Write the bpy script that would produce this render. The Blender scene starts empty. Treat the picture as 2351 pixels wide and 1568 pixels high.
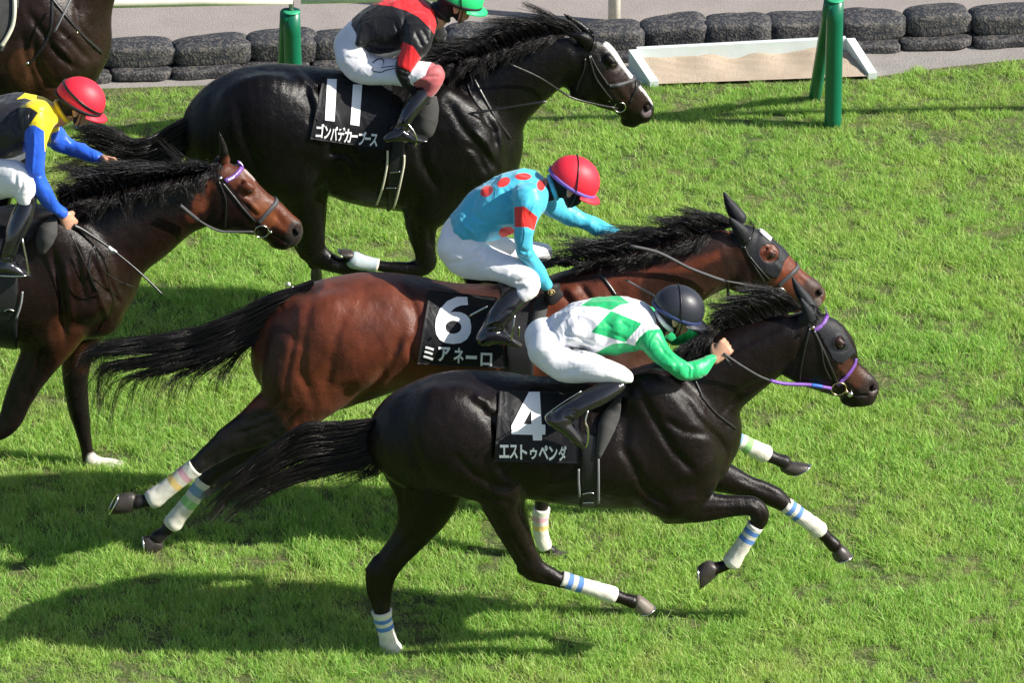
import bpy, bmesh, math, random
import numpy as np
from mathutils import Vector, Matrix

random.seed(7)
rng = np.random.default_rng(7)
scene = bpy.context.scene
COL = scene.collection

# ------------------------------------------------------------------ camera
PITCH = math.radians(26.0)
FPX = 16800.0                 # focal length in traced pixels (2351 wide)
PCX, PCY = 1175.5, 784.0
cp_, sp_ = math.cos(PITCH), math.sin(PITCH)
CV = np.array([0, cp_, -sp_]); CU = np.array([0, sp_, cp_]); CR = np.array([1.0, 0, 0])
YAW = math.radians(5.5)       # the track runs a little away from the camera
TD = np.array([math.cos(YAW), math.sin(YAW), 0]); ND = np.array([-math.sin(YAW), math.cos(YAW), 0])
UP = np.array([0, 0, 1.0])
CAM = np.array([0, 0, 1.72]) - 35.0 * CV

cam_data = bpy.data.cameras.new("camera")
cam = bpy.data.objects.new("camera", cam_data)
COL.objects.link(cam)
cam.location = CAM
cam.rotation_euler = (math.pi / 2 - PITCH, 0, 0)
cam_data.sensor_width = 36
cam_data.lens = 36 * FPX / 2351
cam_data.clip_start = 1
cam_data.clip_end = 2000
scene.camera = cam

# ------------------------------------------------------------------ world, sun, exposure
SUNV = np.array([1.0, -0.21, 0.74]); SUNV /= np.linalg.norm(SUNV)
sun_el = math.asin(SUNV[2]); sun_az = math.atan2(SUNV[0], SUNV[1])
world = bpy.data.worlds.new("World"); scene.world = world
world.use_nodes = True
wn = world.node_tree.nodes; wl = world.node_tree.links
sky = wn.new("ShaderNodeTexSky"); sky.sky_type = 'NISHITA'; sky.sun_disc = False
sky.sun_elevation = sun_el; sky.sun_rotation = sun_az
sky.air_density = 1.0; sky.dust_density = 1.2
wn["Background"].inputs[1].default_value = 0.074
wl.new(sky.outputs[0], wn["Background"].inputs[0])
sun_data = bpy.data.lights.new("sun", 'SUN'); sun_data.energy = 4.9
sun_data.angle = math.radians(0.53); sun_data.color = (1.0, 0.95, 0.86)
sun = bpy.data.objects.new("sun", sun_data); COL.objects.link(sun)
sun.rotation_euler = Vector(SUNV).to_track_quat('Z', 'Y').to_euler()
scene.view_settings.view_transform = 'Standard'
scene.view_settings.look = 'None'
scene.view_settings.gamma = 1
scene.view_settings.exposure = 0.87
scene.render.engine = 'CYCLES'
scene.cycles.max_bounces = 6

# ------------------------------------------------------------------ traced pixel -> space
CROPS = {'D': (0, 0, 1.0, 1.0), 'A': (950, 700, 2.613), 'B': (1700, 700, 2.613), 'C': (900, 1200, 2.2367),
         'd': (1700, 1150, 2.613), 'E': (1100, 400, 2.613), 'F': (200, 700, 1.7425), 'G': (0, 150, 2.24),
         'H': (0, 700, 2.24), 'I': (800, 0, 2.0909), 'J': (0, 0, 2.612), 'K': (1700, 0, 2.044),
         'L': (850, 150, 3.484), 'M': (900, 0, 3.734), 'N': (1500, 30, 4.2375), 'O': (0, 180, 2.449),
         'P': (450, 360, 3.92), 'Q1': (1900, 500, 4.355), 'Q2': (2150, 800, 4.48), 'Q3': (550, 150, 3.484),
         'Q4': (800, 450, 4.48), 'Q5': (1450, 750, 3.918), 'Q6': (1350, 1020, 3.647), 'Q7': (1480, 400, 6.534),
         'Q8': (1150, 0, 8.707)}

def cv(key, x, y):
    if key == 'D':
        return x, y, 1.0
    x0, y0, s = CROPS[key]
    q = 1.0 / (s * 1.21225)
    return x0 / 1.21225 + x * q, y0 / 1.21225 + y * q, q

def ray(x, y):
    return CV + ((x - PCX) / FPX) * CR - ((y - PCY) / FPX) * CU

def P(x, y, d):
    r = ray(x, y)
    return CAM + r * ((d - CAM @ ND) / (r @ ND))

def Gz(x, y, z=0.0):
    r = ray(x, y)
    return CAM + r * ((z - CAM[2]) / r[2])

def proj(X):
    rel = X - CAM
    zz = rel @ CV
    return PCX + FPX * (rel @ CR) / zz, PCY - FPX * (rel @ CU) / zz

def nrm(v):
    return v / (np.linalg.norm(v, axis=-1, keepdims=True) + 1e-12)

def catmull(Q, t):
    """Q (n,k) control rows, t in [0, n-1] -> values"""
    Q = np.asarray(Q, float)
    n = len(Q)
    t = np.clip(np.asarray(t, float), 0, n - 1 - 1e-9)
    i = t.astype(int); f = (t - i)[:, None]
    def g(j):
        lo = j < 0; hi = j > n - 1
        r = Q[np.clip(j, 0, n - 1)].copy()
        r[lo] = 2 * Q[0] - Q[min(1, n - 1)]
        r[hi] = 2 * Q[-1] - Q[max(n - 2, 0)]
        return r
    p0, p1, p2, p3 = g(i - 1), g(i), g(i + 1), g(i + 2)
    return 0.5 * ((2 * p1) + (-p0 + p2) * f + (2 * p0 - 5 * p1 + 4 * p2 - p3) * f ** 2 + (-p0 + 3 * p1 - 3 * p2 + p3) * f ** 3)

def stations(key, pts, d0):
    """traced stations (x, y, halfwidth[, side offset[, side radius]]) -> C, a, b, N, L"""
    out = []
    for p in pts:
        x, y, q = cv(key, p[0], p[1])
        o = p[3] if len(p) > 3 else 0.0
        b = p[4] if len(p) > 4 else 0.0
        C = P(x, y, d0 + o)
        mpp = ((C - CAM) @ CV) / FPX
        out.append((C, p[2] * q * mpp, b))
    C = np.array([s[0] for s in out]); w = np.array([s[1] for s in out]); b = np.array([s[2] for s in out])
    Tt = nrm(np.gradient(C, axis=0)) if len(C) > 1 else np.array([TD])
    a = np.zeros(len(C)); bb = np.zeros(len(C))
    for i in range(len(C)):
        t = Tt[i]
        L = nrm(ND - (ND @ t) * t); N = np.cross(t, L)
        if b[i] <= 0:
            a[i] = bb[i] = w[i]; continue
        ti = np.array([t @ CR, t @ CU]); ti /= np.linalg.norm(ti) + 1e-9
        qv = -ti[1] * CR + ti[0] * CU
        nl, nn = L @ qv, max(abs(N @ qv), 0.3)
        bb[i] = b[i]
        a[i] = math.sqrt(max(w[i] ** 2 - (b[i] * nl) ** 2, (0.35 * w[i]) ** 2)) / nn
    return C, a, bb

def dense(C, a, b, step=0.022):
    if len(C) == 1:
        return C, a, b
    Q = np.hstack([C, a[:, None], b[:, None]])
    seg = np.linalg.norm(np.diff(C, axis=0), axis=1)
    ts = []
    for i, s in enumerate(seg):
        k = max(1, int(round(s / step)))
        ts += list(i + np.arange(k) / k)
    ts.append(len(C) - 1)
    R = catmull(Q, np.array(ts))
    lo = min(a.min(), b.min()) * 0.6
    return R[:, :3], np.maximum(R[:, 3], lo), np.maximum(R[:, 4], lo)

# ------------------------------------------------------------------ smooth solid field
BIG = 0.12
def smin(a, b, k):
    h = np.maximum(k - np.abs(a - b), 0) / k
    return np.minimum(a, b) - h * h * k * 0.25

_NG = np.random.default_rng(99).random((32, 32, 32)).astype(np.float32)
def noise3(W, s):
    X = W * s + 100.0; i = np.floor(X).astype(int); f = X - i; f = f * f * (3 - 2 * f); i &= 31; j = (i + 1) & 31
    r = 0
    for a in (0, 1):
        for b in (0, 1):
            for c_ in (0, 1):
                w = (f[:, 0] if a else 1 - f[:, 0]) * (f[:, 1] if b else 1 - f[:, 1]) * (f[:, 2] if c_ else 1 - f[:, 2])
                r = r + w * _NG[(j if a else i)[:, 0], (j if b else i)[:, 1], (j if c_ else i)[:, 2]]
    return r

class Field:
    def __init__(s, lo, hi, h):
        s.h = h; s.lo = np.array(lo, float)
        s.n = np.maximum(np.ceil((np.array(hi) - s.lo) / h).astype(int) + 1, 4)
        s.F = np.full(tuple(s.n), BIG, np.float32)
    def sub(s, lo, hi):
        i0 = np.clip(np.floor((np.array(lo) - s.lo) / s.h).astype(int), 0, s.n - 1)
        i1 = np.clip(np.ceil((np.array(hi) - s.lo) / s.h).astype(int) + 1, 1, s.n)
        if np.any(i1 <= i0): return None
        sl = tuple(slice(i0[k], i1[k]) for k in range(3))
        ax = [(s.lo[k] + s.h * np.arange(i0[k], i1[k])).astype(np.float32) for k in range(3)]
        return sl, ax[0][:, None, None], ax[1][None, :, None], ax[2][None, None, :]
    def loft(s, C, a, b, k=0.03, grow=0.0, lat=None):
        a = a + grow; b = b + grow
        lat = ND if lat is None else lat
        m = max(a.max(), b.max()) + BIG
        r = s.sub(C.min(0) - m, C.max(0) + m)
        if r is None: return
        sl, X, Y, Z = r
        G = np.full((X.shape[0], Y.shape[1], Z.shape[2]), BIG, np.float32)
        gx0 = [sl[i].start for i in range(3)]
        nseg = max(1, len(C) - 1)
        for i in range(nseg):
            j = min(i + 1, len(C) - 1)
            c0, c1 = C[i], C[j]
            e = c1 - c0; le2 = float(e @ e)
            t = nrm(e) if le2 > 1e-10 else TD
            L = nrm(lat - (lat @ t) * t); N = np.cross(t, L)
            mm = max(a[i], a[j], b[i], b[j]) + 0.07
            rr = s.sub(np.minimum(c0, c1) - mm, np.maximum(c0, c1) + mm)
            if rr is None: continue
            s2, x, y, z = rr
            dx, dy, dz = x - c0[0], y - c0[1], z - c0[2]
            if le2 > 1e-10:
                u = np.clip((dx * e[0] + dy * e[1] + dz * e[2]) / le2, 0, 1)
            else:
                u = np.zeros(np.broadcast(dx, dy, dz).shape, np.float32)
            ra = a[i] + (a[j] - a[i]) * u; rb = b[i] + (b[j] - b[i]) * u
            rx, ry, rz = dx - u * e[0], dy - u * e[1], dz - u * e[2]
            pn = rx * N[0] + ry * N[1] + rz * N[2]
            pl = rx * L[0] + ry * L[1] + rz * L[2]
            pt = rx * t[0] + ry * t[1] + rz * t[2]
            rm = np.minimum(ra, rb)
            k1 = np.sqrt((pn / ra) ** 2 + (pl / rb) ** 2 + (pt / rm) ** 2)
            k2 = np.sqrt((pn / ra ** 2) ** 2 + (pl / rb ** 2) ** 2 + (pt / rm ** 2) ** 2) + 1e-6
            d = k1 * (k1 - 1) / k2
            d = np.where(k1 < 0.3, (k1 - 1) * rm, d)
            gs = tuple(slice(s2[q].start - gx0[q], s2[q].stop - gx0[q]) for q in range(3))
            G[gs] = np.minimum(G[gs], d)
        s.F[sl] = smin(s.F[sl], G, k)
    def carve(s, C, a, b, k=0.012):
        t = Field(s.lo, s.lo + s.h * (s.n - 1), s.h) if False else None
        m = max(a.max(), b.max()) + 0.06
        r = s.sub(C.min(0) - m, C.max(0) + m)
        if r is None: return
        sl, X, Y, Z = r
        q = Field([X.min(), Y.min(), Z.min()], [X.max(), Y.max(), Z.max()], s.h)
        q.n = np.array([X.shape[0], Y.shape[1], Z.shape[2]]); q.F = np.full(tuple(q.n), BIG, np.float32)
        q.loft(C, a, b, 0.001)
        s.F[sl] = -smin(-s.F[sl], q.F, k)
    def line(s, pts_px, w, depth, d0, side=-1):
        """engrave (+) or raise (-) a soft crease along a traced polyline on the near side"""
        pts = np.array(pts_px, float)
        cs = np.array([P(x, y, d0 + dd) for x, y in pts for dd in (-0.42, 0.30)])
        r = s.sub(cs.min(0) - 0.05, cs.max(0) + 0.05)
        if r is None: return
        sl, X, Y, Z = r
        band = np.abs(s.F[sl]) < 0.03
        ii = np.argwhere(band)
        if len(ii) == 0: return
        W = np.stack([X.ravel()[ii[:, 0]], Y.ravel()[ii[:, 1]], Z.ravel()[ii[:, 2]]], 1).astype(float)
        keep = ((W @ ND) < d0 + 0.02) if side < 0 else ((W @ ND) > d0 + 0.02)
        ii = ii[keep]; W = W[keep]
        px, py = proj(W)
        best = np.full(len(px), 1e9); bu = np.zeros(len(px))
        n = len(pts) - 1
        for i in range(n):
            p0, p1 = pts[i], pts[i + 1]; e = p1 - p0
            u = np.clip(((px - p0[0]) * e[0] + (py - p0[1]) * e[1]) / (e @ e + 1e-9), 0, 1)
            d = np.hypot(px - p0[0] - u * e[0], py - p0[1] - u * e[1])
            m = d < best
            best[m] = d[m]; bu[m] = (i + u[m]) / n
        fade = np.clip(np.minimum(bu, 1 - bu) * 5 + 0.15, 0, 1)
        val = depth * np.exp(-(best / w) ** 2) * fade
        Fs = s.F[sl]
        Fs[ii[:, 0], ii[:, 1], ii[:, 2]] += val.astype(np.float32)
    def rough(s, amp, sc, ridge=True, sq=(1, 1, 1)):
        """folds / unevenness worked into the surface itself"""
        ii = np.argwhere(np.abs(s.F) < 0.025)
        W = (s.lo + ii * s.h) * np.array(sq)
        W = W + 0.03 * np.stack([noise3(W + 3, sc * .5), noise3(W + 7, sc * .5), noise3(W + 11, sc * .5)], 1)
        a = noise3(W, sc); b = noise3(W + 5.3, sc * 2.1)
        v = (1 - 2 * np.abs(a - 0.5) * 1.6) + 0.4 * (1 - 2 * np.abs(b - 0.5)) if ridge else a + 0.5 * b
        v = (v - v.mean()) * amp * 2
        s.F[ii[:, 0], ii[:, 1], ii[:, 2]] -= v.astype(np.float32)
    def sample(s, W):
        g = (W - s.lo) / s.h
        i = np.clip(np.floor(g).astype(int), 0, s.n - 2); f = np.clip(g - i, 0, 1)
        ok = np.all((g >= 0) & (g <= s.n - 1), axis=1)
        r = 0
        for a in (0, 1):
            for b in (0, 1):
                for c in (0, 1):
                    w = (f[:, 0] if a else 1 - f[:, 0]) * (f[:, 1] if b else 1 - f[:, 1]) * (f[:, 2] if c else 1 - f[:, 2])
                    r = r + w * s.F[i[:, 0] + a, i[:, 1] + b, i[:, 2] + c]
        return np.where(ok, r, BIG)
    def grad(s, W):
        e = s.h
        g = np.stack([s.sample(W + np.eye(3)[k] * e) - s.sample(W - np.eye(3)[k] * e) for k in range(3)], 1)
        return nrm(g)
    def hit(s, xy, off=0.0, d0=0.0, fallback=True):
        """march camera rays of traced points on to the surface grown by off"""
        xy = np.asarray(xy, float)
        R = CV[None] + ((xy[:, 0] - PCX) / FPX)[:, None] * CR - ((xy[:, 1] - PCY) / FPX)[:, None] * CU
        ln = np.linalg.norm(R, axis=1, keepdims=True); Rn = R / ln
        t = ((d0 - 0.6) - CAM @ ND) / (Rn @ ND)
        tmax = ((d0 + 0.5) - CAM @ ND) / (Rn @ ND)
        done = np.zeros(len(t), bool); bestv = np.full(len(t), 1e9); bestt = t.copy()
        for _ in range(140):
            W = CAM + Rn * t[:, None]
            v = s.sample(W) - off
            m = (v < bestv) & ~done
            bestv[m] = v[m]; bestt[m] = t[m]
            done |= v < 0.0008
            t = np.where(done, t, np.minimum(t + np.maximum(v * 0.6, 0.0015), tmax))
        tt = np.where(done, t, bestt)
        return CAM + Rn * tt[:, None], done

def surface_nets(Fd, h, lo, smooth=1):
    V = Fd
    ins = V < 0
    c = np.zeros(tuple(np.array(V.shape) - 1), np.uint8)
    for a in (0, 1):
        for b in (0, 1):
            for d in (0, 1):
                c += ins[a:V.shape[0] - 1 + a, b:V.shape[1] - 1 + b, d:V.shape[2] - 1 + d]
    act = (c > 0) & (c < 8)
    idx = np.argwhere(act)
    vid = np.full(act.shape, -1, np.int64); vid[act] = np.arange(len(idx))
    corners = [(a, b, d) for a in (0, 1) for b in (0, 1) for d in (0, 1)]
    cvv = np.stack([V[idx[:, 0] + a, idx[:, 1] + b, idx[:, 2] + d] for a, b, d in corners], 1)
    pos = np.zeros((len(idx), 3)); cnt = np.zeros(len(idx))
    for i, ca in enumerate(corners):
        for j, cb in enumerate(corners):
            if j <= i or sum(abs(ca[k] - cb[k]) for k in range(3)) != 1: continue
            va, vb = cvv[:, i], cvv[:, j]
            m = (va < 0) != (vb < 0)
            t = np.where(m, va / np.where(m, va - vb, 1), 0)
            p = np.array(ca)[None] + t[:, None] * (np.array(cb) - np.array(ca))[None]
            pos[m] += p[m]; cnt[m] += 1
    pos /= cnt[:, None]
    verts = lo + h * (idx + pos)
    quads = []
    for ax in range(3):
        o1, o2 = (ax + 1) % 3, (ax + 2) % 3
        sl0 = [slice(None)] * 3; sl1 = [slice(None)] * 3
        sl0[ax] = slice(0, -1); sl1[ax] = slice(1, None)
        A, B = ins[tuple(sl0)], ins[tuple(sl1)]
        e = np.argwhere(A != B)
        e = e[(e[:, o1] > 0) & (e[:, o2] > 0) & (e[:, o1] < act.shape[o1]) & (e[:, o2] < act.shape[o2])]
        flip = A[e[:, 0], e[:, 1], e[:, 2]]
        def cell(d1, d2):
            q = e.copy(); q[:, o1] -= d1; q[:, o2] -= d2
            return vid[q[:, 0], q[:, 1], q[:, 2]]
        q = np.stack([cell(1, 1), cell(0, 1), cell(0, 0), cell(1, 0)], 1)
        q[~flip] = q[~flip][:, ::-1]
        quads.append(q)
    quads = np.concatenate(quads)
    quads = quads[np.all(quads >= 0, axis=1)]
    for _ in range(smooth):
        acc = np.zeros_like(verts); cn = np.zeros(len(verts))
        for k in range(4):
            a, b = quads[:, k], quads[:, (k + 1) % 4]
            for q in range(3):
                acc[:, q] += np.bincount(a, verts[b, q], len(verts)) + np.bincount(b, verts[a, q], len(verts))
            cn += np.bincount(a, minlength=len(verts)) + np.bincount(b, minlength=len(verts))
        verts = verts * 0.5 + 0.5 * acc / np.maximum(cn, 1)[:, None]
    return verts, quads

# ------------------------------------------------------------------ object helpers
def new_mesh(name, verts, faces, mat=None, parent=None, smooth=True, attrs=None, cols=None, loc=None):
    me = bpy.data.meshes.new(name)
    verts = np.asarray(verts, np.float32)
    origin = None
    if parent is not None:
        verts = verts - np.array(parent.matrix_world.translation, np.float32)
    elif loc is not None:
        verts = verts - np.asarray(loc, np.float32)
    if isinstance(faces, np.ndarray) and faces.ndim == 2:
        k = faces.shape[1]
        me.vertices.add(len(verts)); me.vertices.foreach_set("co", verts.ravel())
        me.loops.add(faces.size); me.loops.foreach_set("vertex_index", faces.astype(np.int32).ravel())
        me.polygons.add(len(faces))
        me.polygons.foreach_set("loop_start", np.arange(0, faces.size, k, dtype=np.int32))
        me.update(calc_edges=True)
    else:
        me.from_pydata([tuple(map(float, v)) for v in verts], [], [tuple(map(int, f)) for f in faces])
        me.update()
    me.validate()
    if smooth:
        me.polygons.foreach_set("use_smooth", np.ones(len(me.polygons), bool))
    if attrs:
        for k, v in attrs.items():
            at = me.attributes.new(k, 'FLOAT', 'POINT'); at.data.foreach_set("value", np.asarray(v, np.float32))
    if cols:
        for k, v in cols.items():
            at = me.attributes.new(k, 'FLOAT_COLOR', 'POINT')
            v = np.asarray(v, np.float32)
            if v.shape[1] == 3: v = np.hstack([v, np.ones((len(v), 1), np.float32)])
            at.data.foreach_set("color", v.ravel())
    if mat is not None: me.materials.append(mat)
    o = bpy.data.objects.new(name, me)
    COL.objects.link(o)
    if parent is not None: o.parent = parent
    elif loc is not None: o.location = loc
    return o

def thing(name, label, cat, loc, group=None):
    o = bpy.data.objects.new(name, None); COL.objects.link(o)
    o.location = loc; o.empty_display_size = 0.1
    o['label'] = label; o['category'] = cat
    if group: o['group'] = group
    o.matrix_world = Matrix.Translation(Vector(loc))
    return o

def tag(o, label, cat, group=None):
    o['label'] = label; o['category'] = cat
    if group: o['group'] = group
    return o

def subpart(o, parent):
    """re-parent a part (whose origin equals its thing's) one level deeper"""
    o.parent = parent
    return o

def tube(C, ra, rb=None, seg=12, lat=None, caps=True):
    """elliptic tube; returns verts, faces, v parameter"""
    C = np.asarray(C, float); n = len(C)
    ra = np.broadcast_to(np.asarray(ra, float), (n,)); rb = ra if rb is None else np.broadcast_to(np.asarray(rb, float), (n,))
    T = nrm(np.gradient(C, axis=0))
    lat = ND if lat is None else lat
    ang = np.arange(seg) * 2 * math.pi / seg
    vs = []
    Lp = None
    for i in range(n):
        ref = lat if Lp is None else Lp
        L = ref - (ref @ T[i]) * T[i]
        if np.linalg.norm(L) < 1e-3: L = np.cross(T[i], UP)
        L = nrm(L); Lp = L
        N = np.cross(T[i], L)
        vs.append(C[i] + ra[i] * np.cos(ang)[:, None] * N + rb[i] * np.sin(ang)[:, None] * L)
    V = np.concatenate(vs)
    f = []
    for i in range(n - 1):
        for k in range(seg):
            a = i * seg + k; b = i * seg + (k + 1) % seg
            f.append((a, b, b + seg, a + seg))
    cum = np.concatenate([[0], np.cumsum(np.linalg.norm(np.diff(C, axis=0), axis=1))]); cum /= cum[-1] + 1e-9
    vv = np.repeat(cum, seg)
    if caps:
        V = np.vstack([V, C[0], C[-1]]); vv = np.append(vv, [0, 1])
        a, b = len(V) - 2, len(V) - 1
        for k in range(seg):
            f.append((a, (k + 1) % seg, k)); f.append((b, (n - 1) * seg + k, (n - 1) * seg + (k + 1) % seg))
    return V, f, vv

def merge(parts):
    V, Fc, off = [], [], 0
    for v, f in parts:
        V.append(np.asarray(v, float)); Fc += [tuple(i + off for i in q) for q in f]; off += len(v)
    return np.vstack(V), Fc

def path3(key, pts, d0, n=4):
    """traced path -> smooth 3-D polyline; pts (x, y, offset)"""
    Q = []
    for p in pts:
        x, y, q = cv(key, p[0], p[1]); Q.append(P(x, y, d0 + p[2]))
    Q = np.array(Q)
    return catmull(Q, np.linspace(0, len(Q) - 1, (len(Q) - 1) * n + 1))

def strap(field, key, pts, w, d0, off=0.004, th=0.004, mirror=False, n=6, wl=None):
    """flat strap laid on a body surface along a traced path"""
    Q = np.array([cv(key, p[0], p[1])[:2] for p in pts])
    xy = catmull(Q, np.linspace(0, len(Q) - 1, (len(Q) - 1) * n + 1))
    W, ok = field.hit(xy, off, d0)
    for i in range(len(W)):
        if not ok[i]: W[i] = P(xy[i, 0], xy[i, 1], d0)
    for _ in range(3):
        W[1:-1] = 0.25 * W[:-2] + 0.5 * W[1:-1] + 0.25 * W[2:]
    Nn = field.grad(W)
    T = nrm(np.gradient(W, axis=0)); S = nrm(np.cross(T, Nn))
    ww = w if wl is None else np.interp(np.linspace(0, 1, len(W)), np.linspace(0, 1, len(wl)), wl)[:, None]
    c = [W - S * ww / 2 - Nn * th, W + S * ww / 2 - Nn * th, W + S * ww / 2 + Nn * th / 2, W - S * ww / 2 + Nn * th / 2]
    V = np.stack(c, 1).reshape(-1, 3)
    f = []
    for i in range(len(W) - 1):
        for k in range(4):
            a = i * 4 + k; b = i * 4 + (k + 1) % 4
            f.append((a, a + 4, b + 4, b))
    f.append((0, 1, 2, 3)); m = (len(W) - 1) * 4; f.append((m + 3, m + 2, m + 1, m))
    if mirror:
        dist = (V @ ND) - d0
        V2 = V - 2 * dist[:, None] * ND
        V, f = merge([(V, f), (V2, [q[::-1] for q in f])])
    return V, f

# ------------------------------------------------------------------ materials
def mat_new(name):
    m = bpy.data.materials.new(name); m.use_nodes = True
    nt = m.node_tree; b = nt.nodes["Principled BSDF"]
    return m, nt, b

def n_noise(nt, scale, detail=4, rough=0.55, vec=None, dist=0.0):
    n = nt.nodes.new("ShaderNodeTexNoise"); n.inputs["Scale"].default_value = scale
    n.inputs["Detail"].default_value = detail; n.inputs["Roughness"].default_value = rough
    n.inputs["Distortion"].default_value = dist
    if vec is not None: nt.links.new(vec, n.inputs["Vector"])
    return n

def n_mix(nt, fac, a, b, mode='MIX'):
    n = nt.nodes.new("ShaderNodeMix"); n.data_type = 'RGBA'; n.blend_type = mode
    for sock, v in ((n.inputs[0], fac), (n.inputs[6], a), (n.inputs[7], b)):
        if hasattr(v, 'links') or hasattr(v, 'is_output'): nt.links.new(v, sock)
        else: sock.default_value = v if not isinstance(v, tuple) else (*v, 1.0)[:4]
    return n.outputs[2]

def n_ramp(nt, fac, stops):
    n = nt.nodes.new("ShaderNodeValToRGB"); el = n.color_ramp.elements
    while len(el) < len(stops): el.new(0.5)
    for e, (p, c) in zip(el, stops):
        e.position = p; e.color = (c, c, c, 1) if not isinstance(c, tuple) else (*c, 1)
    nt.links.new(fac, n.inputs[0]); return n.outputs[0]

def n_bump(nt, b, h, strength=0.3, dist=0.01, prev=None):
    n = nt.nodes.new("ShaderNodeBump"); n.inputs["Strength"].default_value = strength
    n.inputs["Distance"].default_value = dist
    nt.links.new(h, n.inputs["Height"])
    if prev is not None: nt.links.new(prev, n.inputs["Normal"])
    nt.links.new(n.outputs[0], b.inputs["Normal"]); return n.outputs[0]

def n_coord(nt, scale=None, kind="Object"):
    t = nt.nodes.new("ShaderNodeTexCoord")
    if scale is None: return t.outputs[kind]
    m = nt.nodes.new("ShaderNodeMapping"); m.inputs["Scale"].default_value = scale
    nt.links.new(t.outputs[kind], m.inputs[0]); return m.outputs[0]

def simple(name, col, rough=0.5, spec=0.5, metal=0.0, bump=0.0, bscale=80, var=0.12, coat=0.0, bdist=0.004, sheen=0.0):
    m, nt, b = mat_new(name)
    v = n_coord(nt)
    n1 = n_noise(nt, bscale * 0.25, 4, 0.6, v)
    c = n_mix(nt, n_ramp(nt, n1.outputs[0], [(0.3, 0.0), (0.7, 1.0)]), tuple(x * (1 - var) for x in col), tuple(min(1, x * (1 + var)) for x in col))
    nt.links.new(c, b.inputs["Base Color"])
    b.inputs["Roughness"].default_value = rough; b.inputs["Metallic"].default_value = metal
    b.inputs["Specular IOR Level"].default_value = spec
    b.inputs["Coat Weight"].default_value = coat
    if sheen: b.inputs["Sheen Weight"].default_value = sheen
    if bump > 0:
        n2 = n_noise(nt, bscale, 5, 0.6, v); n_bump(nt, b, n2.outputs[0], bump, bdist)
    return m

def cloth_mat(name, base, pats=(), rough=0.55, sheen=0.3, wr=0.5, wscale=(6, 6, 3), spec=0.35, coat=0.0):
    """garment: base colour plus crisp attribute-edged fields of colour"""
    m, nt, b = mat_new(name)
    col = base
    for attr, c in pats:
        a = nt.nodes.new("ShaderNodeAttribute"); a.attribute_name = attr
        mr = nt.nodes.new("ShaderNodeMapRange"); mr.inputs[1].default_value = -0.6; mr.inputs[2].default_value = 0.6
        nt.links.new(a.outputs["Fac"], mr.inputs[0])
        col = n_mix(nt, mr.outputs[0], col, c)
    v = n_coord(nt)
    if isinstance(col, tuple):
        col = n_mix(nt, 0.0, col, col)
    nz = n_noise(nt, 9, 4, 0.6, v)
    col = n_mix(nt, n_ramp(nt, nz.outputs[0], [(0.35, 0.0), (0.7, 0.10)]), col, tuple([0.0, 0.0, 0.0]))
    nt.links.new(col, b.inputs["Base Color"])
    b.inputs["Roughness"].default_value = rough; b.inputs["Specular IOR Level"].default_value = spec
    b.inputs["Sheen Weight"].default_value = sheen; b.inputs["Coat Weight"].default_value = coat
    vv = n_coord(nt, wscale)
    w1 = n_noise(nt, 0.9, 2, 0.5, vv, 1.6)
    r1 = n_ramp(nt, w1.outputs[0], [(0.36, 0.0), (0.5, 1.0), (0.64, 0.0)])
    p = n_bump(nt, b, r1, 0.5 * wr, 0.010)
    w2 = n_noise(nt, 2.2, 2, 0.45, vv, 0.8)
    p = n_bump(nt, b, w2.outputs[0], 0.35 * wr, 0.008, p)
    w3 = n_noise(nt, 700, 2, 0.5, v)
    n_bump(nt, b, w3.outputs[0], 0.12, 0.001, p)
    return m
def wpos(o):
    p = np.zeros(3)
    while o is not None:
        p = p + np.array(o.location); o = o.parent
    return p

def part(name, vf, mat, parent, smooth=True, attrs=None, cols=None):
    v, f = vf[0], vf[1]
    v = np.asarray(v, float) - wpos(parent)
    o = new_mesh(name, v, f, mat, None, smooth, attrs, cols)
    o.parent = parent
    return o

# ---- horses --------------------------------------------------------------
def coat_mat(name, rough=0.36, spec=0.5, bump=0.25, hair=0.25, sheen=0.0):
    m, nt, b = mat_new(name)
    a = nt.nodes.new("ShaderNodeAttribute"); a.attribute_name = "coat"
    v = n_coord(nt)
    nz = n_noise(nt, 6, 5, 0.6, v)
    c = n_mix(nt, n_ramp(nt, nz.outputs[0], [(0.35, 0.0), (0.7, 0.6)]), a.outputs["Color"], (0.004, 0.003, 0.003))
    nt.links.new(c, b.inputs["Base Color"])
    nr = n_noise(nt, 11, 4, 0.6, v)
    nt.links.new(n_ramp(nt, nr.outputs[0], [(0.3, rough - 0.06), (0.7, rough + 0.12)]), b.inputs["Roughness"])
    b.inputs["Specular IOR Level"].default_value = spec
    if sheen: b.inputs["Sheen Weight"].default_value = sheen
    n1 = n_noise(nt, 13, 3, 0.5, v)
    p = n_bump(nt, b, n1.outputs[0], bump, 0.012)
    vv = n_coord(nt, (60, 160, 230)); n2 = n_noise(nt, 1.5, 3, 0.6, vv, 0.6)
    p = n_bump(nt, b, n2.outputs[0], hair, 0.0028, p)
    n3 = n_noise(nt, 34, 3, 0.55, v, 1.0)
    n_bump(nt, b, n3.outputs[0], hair * 0.8, 0.005, p)
    return m

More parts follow.
